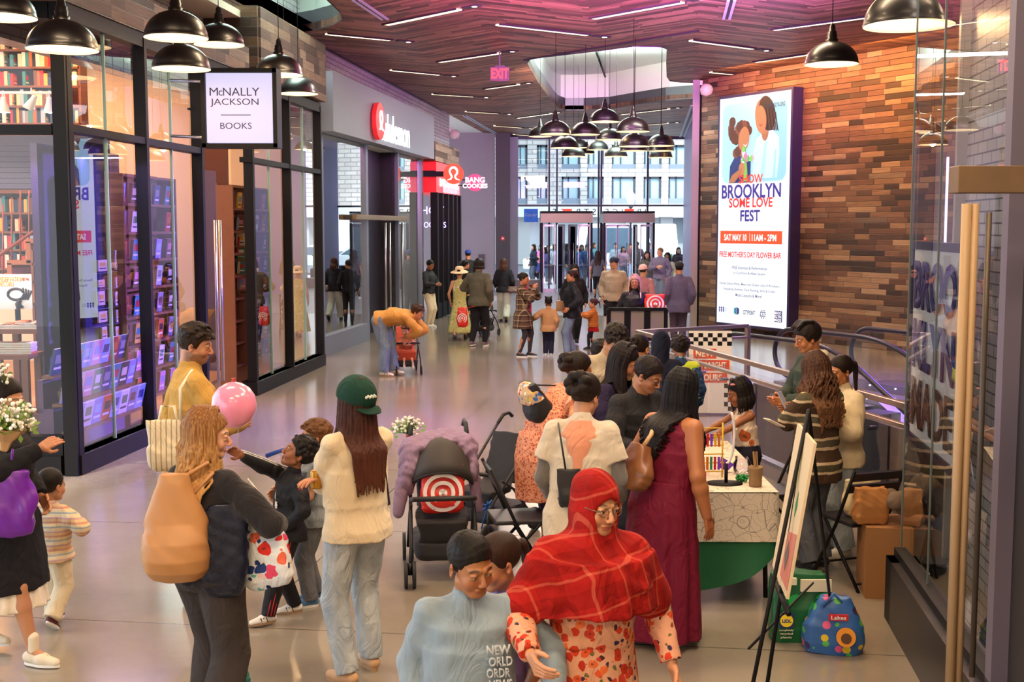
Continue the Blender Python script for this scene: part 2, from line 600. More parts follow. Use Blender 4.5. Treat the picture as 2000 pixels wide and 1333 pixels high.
for k, poly in enumerate((op1, op2)):
 c = sum(poly, Ve()) / len(poly)
 n = len(poly)
 mb = MB()
 H = 1.1
 for i in range(n):
  a, b = (poly[i], poly[(i + 1) % n])
  a1, b1 = (a + (c - a) * 0.02, b + (c - b) * 0.02)
  ao, bo = (c + (a - c) * 1.1, c + (b - c) * 1.1)
  mb.quad((a.x, a.y, ZC - 0.02), (b.x, b.y, ZC - 0.02), (b.x, b.y, ZC + 0.34), (a.x, a.y, ZC + 0.34), 1)
  mb.quad((a.x, a.y, ZC + 0.34), (b.x, b.y, ZC + 0.34), (bo.x, bo.y, ZC + 0.34), (ao.x, ao.y, ZC + 0.34))
  mb.quad((ao.x, ao.y, ZC + 0.34), (bo.x, bo.y, ZC + 0.34), (bo.x, bo.y, ZC + H), (ao.x, ao.y, ZC + H))
 mb.add([(c.x + (p.x - c.x) * 1.1, c.y + (p.y - c.y) * 1.1, ZC + H) for p in poly], [tuple(range(n))])
 mb.build('ceiling_recess', [M_cove, mat('recess_lip', '#55545a', 0.4, 0.6)], kind='structure')
 light('cove_light', 'AREA', (c.x, c.y, ZC + 0.62), 620 if k == 0 else 420, '#e4fff2', 2.6 if k == 0 else 2.0, 2.6, rot=(PI, 0, 0))
mb = MB()
a, b = (G(1165, 103, ZC + 1.0), G(1182, 150, ZC + 1.0))
mb.tube([a, b], 0.03, 6)
tag(mb.build('ceiling_track', M_black), 'thin black lighting track across the white recess above the pendants', 'lighting track')
M_whitebrick = brick_mat('white_glazed_brick', CV, '#d8d4d6', '#c9c4c8', '#8d868c', 0.42, 0.1, 0.008, 0.25)
mb = MB()
mb.span((ce_a.x, -6), (17, -6), 0.2, 0, ZC + 0.1, off=-0.2)
mb.build('wall_back', M_white, kind='structure')
mb = MB()
mb.span((17, -6), (17, FAR_Y), 0.2, 0, ZC + 0.1, off=-0.2)
mb.build('wall_right', M_white, kind='structure')
wa, wb = (left_edge(6.0), left_edge(38.0))
mb = MB()
mb.span(wa, wb, 0.25, 4.35, ZC + 2.4)
mb.build('wall_left', M_whitebrick, kind='structure')
mb = MB()
mb.span(left_edge(-6), left_edge(6.0), 0.25, 3.6, ZC + 2.4)
mb.build('wall_left', M_whitebrick, kind='structure')
BROWN = [(0.0, '#33221e'), (0.15, '#4e352b'), (0.35, '#6b4838'), (0.6, '#7d5944'), (0.8, '#9a7558'), (0.93, '#b39070'), (1.0, '#5d4a42')]
M_wood = wall_planks('reclaimed_boards', WALL_D, BROWN, 0.11, 0.62, 3.0, gap=0.008)
wend = WALL_L + WALL_D * 22
mb = MB()
mb.span(WALL_L, wend, 0.3, -4.0, ZC + 0.05)
mb.build('wall_boards', M_wood, kind='structure')
mb = MB()
mb.span(WALL_L + Ve((-0.19, 0.02, 0)), WALL_L + Ve((-0.03, -0.02, 0)), 0.5, 0, ZC)
mb.build('trim_1', mat('pale_column', '#8d8286', 0.5), kind='structure')
mb = MB()
mb.span(WALL_L + Ve((-0.03, 0, 0)), WALL_L + Ve((0.03, -0.04, 0)), 0.3, 0, ZC)
mb.build('trim_2', M_black, kind='structure')
mb = MB()
mb.span((7.0, FAR_Y), (5.35, 31.0), 0.3, 0, ZC, off=-0.3)
mb.build('wall_panel', mat('violet_lit_panel', '#8d7fae', 0.4), kind='structure')  # violet light falling on this wall is put into its colour
fx = lambda px: (px - 1000) / F * FAR_Y
mb = MB()
mb.box(((fx(909) + fx(968)) / 2 - 2.0, FAR_Y - 1.6, ZC / 2 + 0.2), (fx(968) - fx(909) + 4.0, 0.5, ZC + 1.0))
mb.build('wall_pier', M_concrete, kind='structure')
mb = MB()
mb.box(((fx(968) + fx(995)) / 2 + 0.03, FAR_Y - 1.3, ZC / 2), (fx(995) - fx(968), 1.4, ZC))
mb.build('wall_column', M_charcoal, kind='structure')
FX0, FX1 = (fx(995), fx(1346))
M_pane = M_glass_far
M_mull = mat('dark_blue_mullion', '#2c333e', 0.4, 0.5)
mb = MB()
mb.quad((FX0, FAR_Y, 0.42), (FX1, FAR_Y, 0.42), (FX1, FAR_Y, ZC), (FX0, FAR_Y, ZC))
mb.build('window_1', M_pane, kind='structure')
mb = MB()
zt = AT(1170, 402, FAR_Y).z
for px in (1008, 1072, 1087, 1168, 1173, 1263, 1346):
 mb.box((fx(px), FAR_Y, ZC / 2), (0.07, 0.16, ZC))
mb.box(((FX0 + FX1) / 2, FAR_Y, zt), (FX1 - FX0, 0.14, 0.07))
mb.box(((FX0 + FX1) / 2, FAR_Y, ZC - 0.05), (FX1 - FX0, 0.14, 0.1))
mb.build('window_frame', M_mull, kind='structure')
mb = MB()
mb.box(((FX0 + fx(1056)) / 2, FAR_Y - 0.3, 0.2), (fx(1056) - FX0, 0.7, 0.4))
mb.box(((fx(1278) + FX1) / 2, FAR_Y - 0.1, 0.2), (FX1 - fx(1278), 0.4, 0.4))
mb.build('trim_3', mat('granite_curb', '#8b8380', 0.5, noise=0.15, nscale=30), kind='structure')
mb = MB()
mb.box(((FX0 + fx(1014)) / 2 - 0.02, FAR_Y - 0.35, ZC / 2), (fx(1014) - FX0 - 0.06, 0.5, ZC - 0.1))
mb.build('wall_reveal', mat('pale_blue_stone', '#9fb0bb', 0.5), kind='structure')
M_doorhead = mat('bronze_door_head', '#8c7d70', 0.35, 0.6)
DT = AT(1107, 425, FAR_Y - 2).z
for k, (pa, pb, desc) in enumerate(((1056, 1157, 'left glass door vestibule with bronze head, beside the blue hanging sign'), (1178, 1278, 'right glass door vestibule with bronze head, nearer the board wall'))):
 y = FAR_Y - 2.0
 xa, xb = ((pa - 1000) / F * y, (pb - 1000) / F * y)
 xm, wd = ((xa + xb) / 2, xb - xa)
 t = thing('entrance_vestibule', desc, 'glass door', (xm, y, 0), 0)
 mb = MB()
 mb.box((0, 0.9, DT - 0.02), (wd, 1.8, 0.34))
 mb.build('door_head', M_doorhead, t)
 mb = MB()
 mb.box((0, 0.9, DT + 0.2), (wd, 1.8, 0.08))
 mb.build('roof_cap', M_frame, t)
 for sx in (-1, 1):
  for yy in (0.03, 1.75):
   mb = MB()
   mb.box((sx * (wd / 2 - 0.04), yy, (DT - 0.2) / 2), (0.08, 0.08, DT - 0.2))
   mb.build('jamb', M_frame, t)
  mb = MB()
  mb.box((sx * (wd / 2 - 0.04), 0.9, (DT - 0.2) / 2), (0.012, 1.6, DT - 0.25))
  mb.build('side_pane', M_glass, t)
 nleaf = 4
 for i in range(nleaf):
  lx = -wd / 2 + 0.1 + (wd - 0.2) * (i + 0.5) / nleaf
  lw = (wd - 0.2) / nleaf - 0.02
  ang = (0.0, 0.9, -0.9, 0.0)[i] if k == 0 else (0.0, 0.0, 1.1, 0.0)[i]
  d = thing('door_leaf', None, None, (lx, 0.05, 0), ang)
  d.parent = t
  mb = MB()
  mb.box((0, 0, (DT - 0.25) / 2), (lw - 0.06, 0.012, DT - 0.35))
  mb.build('pane', M_glass, d)
  mb = MB()
  for sx in (-1, 1):
   mb.box((sx * lw / 2, 0, (DT - 0.25) / 2), (0.035, 0.04, DT - 0.3))
  mb.box((0, 0, 0.07), (lw, 0.04, 0.12))
  mb.box((0, 0, DT - 0.3), (lw, 0.04, 0.08))
  mb.tube([(lw * 0.32, -0.06, 0.75), (lw * 0.32, -0.06, 1.85)], 0.016, 6)
  mb.tube([(-lw / 2, -0.05, 1.02), (lw / 2, -0.05, 1.02)], 0.014, 6)
  mb.build('leaf_frame', M_steel, d)
M_exit = emis('exit_red', '#ff3018', 1.5)
for px, nm in ((1108, 'left'), (1229, 'right')):
 p = AT(px, 413, FAR_Y - 0.15)
 mb = MB()
 mb.box(p, (0.36, 0.06, 0.2))
 tag(mb.build('exit_lamp', mat('exit_red_housing', '#d8402c', 0.5, emit=0.9)), 'small red exit lamp over the %s entrance vestibule' % nm, 'exit sign')
rb = basis((-1, 0, 0), (0, 1, 0))
pa, pb = (AT(1257, 415, FAR_Y + 0.15), AT(1090, 415, FAR_Y + 0.15))
t = thing('street_name_letters', 'dark letters fixed along the outside of the entrance glass, seen in reverse', 'lettering', (0, FAR_Y + 0.15, pa.z))
text_obj('lettering', 'PRINCE STREET', M_black, ((pa.x + pb.x) / 2, FAR_Y + 0.15, pa.z), rb, 0.36, t, 0.02, spacing=1.75, sx=0.92)
M_asphalt = mat('asphalt', '#6d7178', 0.9, noise=0.1)
mb = MB()
mb.box((5, 82, -0.2), (120, 69, 0.3))
mb.build('ground_street', M_asphalt, kind='structure')
mb = MB()
mb.box((5, FAR_Y + 6.5, -0.06), (60, 12, 0.1))
mb.build('ground_sidewalk', mat('sidewalk', '#a9a9ac', 0.8, noise=0.06), kind='structure')
BY = 80.0
M_pbrick = brick_mat('pale_brick', (1, 0, 0), '#cfc8c2', '#b9b2ae', '#8f8c8c', 0.9, 0.3, 0.03, 0.8)
M_fascia = mat('white_shop_fascia', '#e8e9ea', 0.6)
M_wing = mat('window_glass_blue', '#a9cbd6', 0.15, 0.1)
M_winf = mat('window_frame_dark', '#454d58', 0.5)
M_spand = mat('spandrel_grey', '#7b8796', 0.6)
b = thing('street_building', 'pale brick building across the street with rows of tall dark-framed windows', 'building', (6, BY, 0))
bx = lambda px: (px - 1000) / F * BY
zr = lambda py: AT(1170, py, BY).z
mb = MB()
zg = zr(405)
cols = [(1008, 1030), (1048, 1069), (1096, 1132), (1146, 1178), (1193, 1240), (1255, 1290), (1303, 1345), (1358, 1392), (1410, 1450), (968, 994), (920, 948), (1468, 1505)]
cols.sort()
rows = [(283, 330), (345, 398), (190, 262), (110, 170), (20, 90)]
rows.sort()
xs0, xs1 = (bx(620), bx(1700))
edges = [xs0] + [v for a_, b_ in cols for v in (bx(a_), bx(b_))] + [xs1]
zs = [zr(405)] + [v for a_, b_ in sorted(rows, key=lambda r: -r[0]) for v in (zr(b_), zr(a_))] + [zr(-40)]
for i in range(0, len(edges), 2):
 mb.box(((edges[i] + edges[i + 1]) / 2, BY + 0.5, (zs[0] + zs[-1]) / 2), (edges[i + 1] - edges[i], 1.0, zs[-1] - zs[0]))
for i in range(0, len(zs), 2):
 for a_, b_ in cols:
  mb.box(((bx(a_) + bx(b_)) / 2, BY + 0.55, (zs[i] + zs[i + 1]) / 2), (bx(b_) - bx(a_), 0.9, zs[i + 1] - zs[i]))
mb.build('brick_wall', M_pbrick, b, True)
for ra, rb_ in rows:
 for a_, b_ in cols:
  x0, x1, z0, z1 = (bx(a_), bx(b_), zr(rb_), zr(ra))
  wd, ht = (x1 - x0, z1 - z0)
  f = MB()
  cx, cz = ((x0 + x1) / 2, (z0 + z1) / 2)
  for sx in (-1, 1):
   f.box((cx + sx * (wd / 2 - 0.07), BY + 0.35, cz), (0.14, 0.2, ht))
  f.box((cx - wd * 0.12, BY + 0.35, cz), (0.08, 0.2, ht))
  f.box((cx, BY + 0.35, z1 - 0.07), (wd, 0.2, 0.14))
  f.box((cx, BY + 0.3, z0 + ht * 0.1), (wd, 0.3, ht * 0.2), mi=1)
  fo = f.build('window', [M_winf, M_spand], b, True)
  g = MB()
  g.quad((x0, BY + 0.4, z0), (x1, BY + 0.4, z0), (x1, BY + 0.4, z1), (x0, BY + 0.4, z1))
  g.build('pane', M_wing, fo, True)
mb = MB()
mb.box(((xs0 + xs1) / 2, BY - 0.6, zr(413)), (xs1 - xs0, 2.0, zr(402) - zr(425)))
mb.build('shop_fascia', M_fascia, b, True)
mb = MB()
for px in (960, 1022, 1088, 1160, 1230, 1298, 1350, 1450, 1560):
 mb.box((bx(px), BY - 0.2, zr(415) / 2), (0.8, 1.2, zr(415)))
mb.build('shop_pier', mat('pale_stone', '#cbc9c6', 0.7), b, True)
for pa_, pb_, c_ in ((964, 1018, '#c9d3d6'), (1026, 1084, '#eef2f2'), (1092, 1156, '#e4ece8'), (1164, 1226, '#f3f4f2'), (1234, 1294, '#f3f6f6'), (1302, 1346, '#aab6bc'), (1354, 1446, '#c0c8cc')):
 g = MB()
 g.box(((bx(pa_) + bx(pb_)) / 2, BY + 0.2, zr(425) / 2), (bx(pb_) - bx(pa_), 0.1, zr(425)))
 g.build('shop_window', mat('shopfront_' + c_[1:], c_, 0.3), b, True)
mb = MB()
for i in range(46):
 mb.box((bx(1000) - 12.6, BY - 14, 3.0 + i * 0.4), (21.5, 10, 0.34))
mb.box((bx(1000) - 12.6, BY - 13.9, 10), (21.3, 9.8, 20))
tag(mb.build('siding_building', mat('pale_siding', '#c4ccd2', 0.6)), 'pale building with horizontal siding at the left edge of the street view', 'building')
p = AT(1037, 421, FAR_Y + 0.55)
t = thing('blue_hanging_sign', 'square bright blue sign with white lettering outside the entrance glass', 'sign', (p.x, p.y, p.z))
mb = MB()
mb.box((0, 0, 0), (0.55, 0.08, 0.52))
mb.build('board', mat('casper_blue', '#0b62c9', 0.5, emit=0.25), t)
mb = MB()
mb.box((0, -0.28, 0.1), (0.03, 0.5, 0.03))
mb.box((0, -0.28, -0.1), (0.03, 0.5, 0.03))
mb.build('bracket', M_black, t)
text_obj('lettering', 'Casper', M_white, (p.x, p.y - 0.045, p.z + 0.02), basis((1, 0, 0), (0, -1, 0)), 0.17, t, 0.003)
p = AT(1232, 400, 58)
t = thing('street_lamp', 'old fashioned lantern post on the far sidewalk', 'street lamp', (p.x, 58, 0))
mb = MB()
mb.lathe([(0.16, 0), (0.16, 0.5), (0.06, 0.7), (0.05, p.z - 0.2), (0.12, p.z - 0.1)], 10)
mb.build('pole', M_mull, t)
mb = MB()
mb.lathe([(0.1, p.z - 0.1), (0.24, p.z + 0.35), (0.26, p.z + 0.4), (0.1, p.z + 0.6), (0.03, p.z + 0.8)], 8, smooth=False)
mb.build('lantern', mat('lantern_glass', '#c9d8dc', 0.3), t)
def car(x, y, label, col, L=4.5, H=1.45, van=False, heading=0):
 t = thing('van' if van else 'car', label, 'van' if van else 'car', (x, y, 0), heading, None)
 prof = [(-L / 2, 0.35), (-L / 2, 0.95), (-L / 2 + 0.15, H), (L / 2 - 1.2, H), (L / 2 - 0.75, 1.25), (L / 2 - 0.05, 1.05), (L / 2, 0.35)] if van else [(-L / 2, 0.4), (-L / 2, 0.85), (-L / 2 + 0.5, 0.95), (-L / 2 + 1.0, H), (L / 2 - 1.9, H), (L / 2 - 1.15, 0.98), (L / 2 - 0.15, 0.82), (L / 2, 0.4)]
 n = len(prof)
 mb = MB()
 W = 0.9
 vs = [(a, -W + (0.1 if z > 1.0 else 0), z) for a, z in prof] + [(a, W - (0.1 if z > 1.0 else 0), z) for a, z in prof]
 fs = [tuple(range(n)), tuple(reversed(range(n, 2 * n)))] + [(i, n + i, n + (i + 1) % n, (i + 1) % n) for i in range(n)]
 mb.add(vs, fs)
 mb.build('car_body', mat('paint_' + col[1:], col, 0.25, 0.2), t, bevel=0.06)
 mb = MB()
 z0, z1 = (1.15, H - 0.2) if van else (0.98, H - 0.1)
 for sy in (-1, 1):
  mb.quad((-L / 2 + (2.2 if van else 1.05), sy * 0.915, z0), (L / 2 - 1.25, sy * 0.915, z0), (L / 2 - (1.5 if van else 1.95), sy * 0.85, z1), (-L / 2 + (2.2 if van else 1.25), sy * 0.85, z1))
 mb.build('side_window', mat('car_glass', '#4e6270', 0.1), t)
 for sx in (-1, 1):
  for sy in (-1, 1):
   mb = MB()
   mb.M = Mx.Translation((sx * L * 0.31, sy * 0.8, 0.33)) @ Mx.Rotation(PI / 2, 4, 'X')
   mb.lathe([(0.05, -0.1), (0.2, -0.1), (0.33, -0.08), (0.33, 0.08), (0.2, 0.1), (0.05, 0.1)], 16)
   mb.build('wheel', M_black, t)
car(5.6, 64.0, 'large white box van parked outside the left doors', '#f2f3f4', 6.2, 2.6, True, PI)
car(11.5, 62.0, 'pale silver car parked behind the right doors', '#cdd6de', 4.5, 1.5)
car(2.8, 60.0, 'white car parked across the street at the left', '#dfe5e8', 4.5, 1.5)
car(-4.5, 58.2, 'grey car waiting at the far left of the street', '#9aa6b0', 4.5, 1.5)
rnd = random.Random(5)
mb = MB()
for i in range(420):
 c = Ve((rnd.uniform(6.6, 8.2), rnd.uniform(52.0, 52.7), rnd.uniform(0.5, 1.25)))
 r = 0.09
 a, e = (rnd.uniform(0, 6.28), rnd.uniform(-1, 1))
 u = Ve((cos(a), sin(a), e)).normalized() * r
 v_ = u.orthogonal().normalized() * r * 0.7
 mb.add([c - u, c - v_, c + u, c + v_], [(0, 1, 2, 3)])
mb.box((7.4, 52.35, 0.3), (1.7, 0.8, 0.6), mi=1)
mb.box((7.4, 52.35, 0.85), (1.5, 0.6, 0.6), mi=0)
tag(mb.build('planter_hedge', [mat('hedge_green', '#4f7a4a', 0.7), M_charcoal]), 'low green hedge in a dark planter outside the glass at the right', 'planter')
VIO = M_frame
DN = Ve((-DB.y, DB.x, 0))
LBS = (B0 - A0).length
def LP(s, off, z):
 return A0 + DB * s + DN * off + UP * z
sB = lambda px, py=600: s_px(A0, DB, px, py)
ZT0, ZT1 = (plane_pt(A0, DB, 139, 258).z, plane_pt(A0, DB, 139, 243).z)
ZH = plane_pt(A0, DB, 176, 56).z
ZS = plane_pt(A0, DB, 154, 892).z + 0.02
S1, S2 = (sB(289), sB(396))
S3, S4, S5 = (sB(494), sB(567), LBS - 0.02)
RZB = atan2(DB.y, DB.x)
RET = -3.6
def member(m, s0, s1, z0, z1, o0=-0.03, o1=0.14):
 pts = [LP(s0, o0, 0), LP(s1, o0, 0), LP(s1, o1, 0), LP(s0, o1, 0)]
 m.prism([(p.x, p.y) for p in pts], z0, z1)
mb = MB()
for a_, b_ in ((0, S2 + 0.05), (S3 - 0.05, S5)):
 member(mb, a_, b_, 0, 0.2, -0.06, 0.2)
 member(mb, a_, b_, 0.2, ZS, -0.03, 0.14)
 member(mb, a_, b_, ZT0, ZT1)
member(mb, 0, S5, ZH, ZH + 0.16)
member(mb, S2, S3, ZT0 + 0.55, ZT1 + 0.5, 0.02, 0.14)
for s_, w_ in ((0.0, 0.09), (S1, 0.07), (S2, 0.08), (S3, 0.08), (S4, 0.06), (S5 - 0.06, 0.06)):
 member(mb, s_, s_ + w_, 0.2, ZH + 0.1, -0.04, 0.1)
mb.build('window_frame', M_frame, kind='structure')
mb = MB()
xa = A0.x + 0.02
mb.box((xa - 2.75, A0.y + 0.05, 0.1), (5.2, 0.22, 0.2))
mb.box((xa - 2.75, A0.y + 0.07, 0.29), (5.2, 0.14, 0.2))
zr0, zr1 = (AT(60, 262, A0.y).z, AT(60, 243, A0.y).z)
mb.box((xa - 2.75, A0.y + 0.07, (zr0 + zr1) / 2), (5.2, 0.14, zr1 - zr0))
mb.box((xa - 2.75, A0.y + 0.07, ZH + 0.08), (5.2, 0.14, 0.16))
mb.box((xa - 0.05, A0.y + 0.04, ZH / 2), (0.13, 0.2, ZH))
mb.build('window_frame', M_black, kind='structure')
mb = MB()
mb.quad((xa - 5.2, A0.y + 0.07, 0.35), (xa - 0.1, A0.y + 0.07, 0.35), (xa - 0.1, A0.y + 0.07, ZH), (xa - 5.2, A0.y + 0.07, ZH))
mb.build('window_2', glass_mat('shop_glass', refl=0.9), kind='structure')
for k, (a_, b_) in enumerate(((0.09, S1), (S1 + 0.07, S2), (S3 + 0.08, S4), (S4 + 0.06, S5 - 0.06))):
 mb = MB()
 p, q = (LP(a_, 0.04, 0), LP(b_, 0.04, 0))
 mb.quad((p.x, p.y, ZS), (q.x, q.y, ZS), (q.x, q.y, ZH), (p.x, p.y, ZH))
 mb.build('window_%d' % (k + 3), glass_mat('shop_glass_side', (0.9, 0.9, 0.96), refl=2.4), kind='structure')
 mb = MB()
 m_ = (a_ + b_) / 2
 member(mb, m_ - 0.006, m_ + 0.006, ZS, ZH, 0.02, 0.05)
 mb.build('window_joint', mat('silicone_joint', '#8fb5a8', 0.3), kind='structure')
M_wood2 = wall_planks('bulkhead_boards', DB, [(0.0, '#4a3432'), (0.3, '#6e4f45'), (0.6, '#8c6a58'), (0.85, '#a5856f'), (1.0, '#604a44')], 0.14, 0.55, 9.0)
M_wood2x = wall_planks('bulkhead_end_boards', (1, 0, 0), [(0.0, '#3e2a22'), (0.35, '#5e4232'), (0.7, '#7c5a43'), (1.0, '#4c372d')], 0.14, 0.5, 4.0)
zb = plane_pt(A0, DB, 495, 49).z
mb = MB()
pts = [LP(-6.0, -0.05, 0), LP(S3 - 0.1, -0.05, 0), LP(S3 - 0.1, 1.2, 0), LP(-6.0, 1.2, 0)]
mb.prism([(p.x, p.y) for p in pts], ZH + 0.16, 4.98)
mb.build('wall_bulkhead', M_wood2, kind='structure')
s49, s63 = (sB(495, 100), sB(632, 150))
zt_ = AT(495, 49, LP(s49, 0, 0).y).z
zl_ = AT(632, 187, LP(s63, 0, 0).y).z
mb = MB()
pts = [LP(s49 - 0.02, -0.12, 0), LP(S5 + 0.05, -0.12, 0), LP(S5 + 0.05, 0.6, 0), LP(s49 - 0.02, 1.0, 0)]
mb.prism([(p.x, p.y) for p in pts], ZH + 0.18, 5.62)
mb.build('wall_bulkhead', M_wood2, kind='structure')
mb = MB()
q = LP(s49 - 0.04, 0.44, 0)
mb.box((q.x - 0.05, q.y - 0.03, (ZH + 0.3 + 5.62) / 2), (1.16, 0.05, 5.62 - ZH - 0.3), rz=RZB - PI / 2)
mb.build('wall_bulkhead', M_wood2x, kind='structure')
M_bookwood = mat('walnut_shelf', '#7a4a2c', 0.5, noise=0.2, nscale=5)
mb = MB()
mb.box((-9.2, 17.2, 0.02), (9.0, 12.0, 0.04))
mb.build('floor_shop', mat('oak_floor', '#a3734a', 0.4, noise=0.2), kind='structure')
mb = MB()
pts = [LP(-0.2, 0.15, 0), LP(S5, 0.15, 0), LP(S5, 8.0, 0), LP(-0.2, 8.0, 0)]
mb.prism([(p.x, p.y) for p in pts], 5.45, 5.55)
mb.build('ceiling_shop', mat('cream_plaster', '#e9dcc6', 0.7), kind='structure')
mb = MB()
mb.box((-9.2, 21.9, 2.7), (10.9, 0.2, 5.4), rz=0.0)
mb.build('wall_shop', mat('cream_wall', '#dcc7a8', 0.7), kind='structure')
mb = MB()
for i in range(9):
 z = AT(50, 275 + i * 10.5, 14.2).z
 mb.box((-8.0, 14.2, z - 0.03), (6.6, 0.05, 0.058))
mb.box((-8.0, 14.26, AT(50, 318, 14.2).z), (6.6, 0.04, 0.62))
mb.build('wall_soffit', mat('mauve_shutter', '#4c3f48', 0.6), kind='structure')
for x_, y_, e_ in ((-6.8, 13.6, 60), (-6.0, 16.5, 70), (-8.5, 17.5, 70), (-4.6, 19.5, 50), (-7.5, 20.3, 60)):
 light('shop_light', 'AREA', (x_, y_, 5.3), e_ * 1.15, '#ffb26a', 0.7, 0.7)
light('shelf_light', 'AREA', (-8.0, 15.0, 2.85), 60, '#ffae66', 3.0, 0.4)
light('window_display_light', 'AREA', LP(1.3, 0.45, 3.2), 26, '#b9a2ff', 1.8, 0.2)
LN = Ve((-DL.y, DL.x, 0))
def QP(s, off, z):
 return L0 + DL * s + LN * off + UP * z
sL = lambda px, py=450: s_px(L0, DL, px, py)
LLEN = s_px(QP(0, -0.32, 0), DL, 848, 280)
RZL = atan2(DL.y, DL.x)
zf0 = plane_pt(L0, DL, 700, 283).z
zf1 = plane_pt(L0, DL, 640, 148).z
fas = thing('shop_fascia', 'long pale grey fascia box carrying white lettering and a red round emblem', 'shop sign', QP(0, 0, 0))
mb = MB()
pts = [QP(-0.2, -0.32, 0), QP(LLEN, -0.32, 0), QP(LLEN, -0.02, 0), QP(-0.2, -0.02, 0)]
mb.prism([(p.x, p.y) for p in pts], 4.22, 5.32)
mb.build('fascia_panel', M_greypanel, fas, True)
rbL = basis(DL, -LN)
M_signw = emis('sign_white', '#ffffff', 0.8)
FO = -0.36
def on_fascia(px, py, off=FO):
 return plane_pt(QP(0, off, 0), DL, px, py)
pw0, pw1 = (on_fascia(745, 250), on_fascia(799, 262))
fit_text('lettering', 'lululemon', M_signw, (pw0 + pw1) / 2, rbL, (pw1 - pw0).length, abs(on_fascia(760, 216).z - on_fascia(760, 270).z), fas, 0.02, bold=0.0)
def omega(parent, c, rot, r, mw, depth=0.02):
 pts = []
 for i in range(25):
  a = R(-62) + R(244) * i / 24
  pts.append((cos(a) * 0.3, 0.16 + sin(a) * 0.34, 0.17))
 L = [(-0.12, -0.26, 0.15), (-0.22, -0.42, 0.12), (-0.48, -0.5, 0.04)]
 path = [(0.5, -0.5, 0.04), (0.24, -0.42, 0.12), (0.13, -0.26, 0.15)] + [(p[0], p[1], 0.13 + 0.05 * sin(PI * i / 24)) for i, p in enumerate(pts)] + L
 mbx = MB()
 vs, fs = ([], [])
 n = len(path)
 for i, (x, y, w_) in enumerate(path):
  a_ = Ve(path[max(i - 1, 0)][:2])
  b_ = Ve(path[min(i + 1, n - 1)][:2])
  t_ = (b_ - a_).normalized()
  nn = Ve((-t_.y, t_.x)) * w_ * 0.5
  for sgn in (1, -1):
   for dz in (0, depth):
    vs.append(((x + nn.x * sgn) * r, (y + nn.y * sgn) * r, dz))
 for i in range(n - 1):
  o_ = i * 4
  fs += [(o_ + 1, o_ + 5, o_ + 7, o_ + 3), (o_, o_ + 4, o_ + 5, o_ + 1), (o_ + 2, o_ + 3, o_ + 7, o_ + 6)]
 M = Mx.Translation(c) @ rot.to_4x4()
 mbx.add([M @ Ve(v) for v in vs], fs)
 return mbx.build('emblem', mw, parent, True)
def disc(mb, c, rot, r, t, n=40, mi=0):
 M = Mx.Translation(c) @ rot.to_4x4()
 mb.add([M @ Ve((cos(2 * PI * k / n) * r, sin(2 * PI * k / n) * r, z)) for z in (0, t) for k in range(n)], [tuple(reversed(range(n))), tuple(range(n, 2 * n))] + [(k, (k + 1) % n, n + (k + 1) % n, n + k) for k in range(n)], mi)
c_ = on_fascia(735, 237)
rd = abs(on_fascia(735, 201).z - on_fascia(735, 273).z) / 2
mb = MB()
disc(mb, c_, rbL, rd, 0.09)
mb.build('round_emblem_plate', mat('emblem_red', '#d8272b', 0.4, emit=0.35), fas, True)
omega(fas, c_ - LN * 0.1, rbL, rd, M_signw)
p = AT(886, 340, QP(LLEN, 0, 0).y)
t = thing('round_blade_sign', 'round glowing orange sign with a white looped emblem, projecting from the shopfront', 'sign', p)
rF = basis((1, 0, 0), (0, -1, 0))
rr = 19.5 / F * p.y
mb = MB()
disc(mb, p + Ve((0, 0.1, 0)), rF, rr, 0.2)
mb.build('disc_case', emis('sign_orange', '#f0461c', 0.75), t, True)
omega(t, p + Ve((0, -0.11, 0)), rF, rr * 1.25, M_signw)
mb = MB()
mb.box(p + Ve((-rr - 0.25, 0.02, 0)), (0.7, 0.06, 0.14))
mb.build('bracket', M_black, t, True)
M_lframe = mat('satin_grey_frame', '#8d93a3', 0.35, 0.7)
mb = MB()
bays = [(0.0, sL(716)), (sL(776), LLEN - 0.1)]
def memL(m, s0, s1, z0, z1, o0=-0.03, o1=0.12):
 pts = [QP(s0, o0, 0), QP(s1, o0, 0), QP(s1, o1, 0), QP(s0, o1, 0)]
 m.prism([(p.x, p.y) for p in pts], z0, z1)
for a_, b_ in bays:
 memL(mb, a_, b_, 0, 0.38, -0.05, 0.15)
 memL(mb, b_ - 0.12, b_ + 0.06, 0, 4.22)
 memL(mb, a_ - 0.02, a_ + 0.1, 0, 4.22)
mb.build('window_frame', M_lframe, kind='structure')
for k, (a_, b_) in enumerate(bays):
 mb = MB()
 p, q = (QP(a_, 0.03, 0), QP(b_, 0.03, 0))
 mb.quad((p.x, p.y, 0.38), (q.x, q.y, 0.38), (q.x, q.y, 4.22), (p.x, p.y, 4.22))
 mb.build('window_%d' % (k + 7), glass_mat('mirror_like_glass', (0.75, 0.8, 0.86), refl=1.9), kind='structure')
s0, s1 = (bays[0][1], bays[1][0])
mb = MB()
memL(mb, s0 + 0.1, s1, 0, 4.22, 1.1, 1.2)
memL(mb, s1 - 0.02, s1 + 0.04, 0, 4.22, 0.05, 1.2)
mb.build('wall_entrance', M_charcoal, kind='structure')
mb = MB()
memL(mb, s0 + 0.1, (s0 + s1) / 2 + 1.2, 0, 4.2, 0.35, 0.42)
mb.build('door_1', mat('dark_door', '#1c1620', 0.35), kind='structure')
pb = plane_pt(QP(0, -0.12, 0), DL, 735, 426)
zbar = pb.z
t = thing('brass_door_bar', 'long aged brass header bar with two tall pulls at the activewear entrance', 'door hardware', QP(s0, 0, 0))
mb = MB()
a_, b_ = (s_px(L0, DL, 682, 430), s_px(L0, DL, 785, 430))
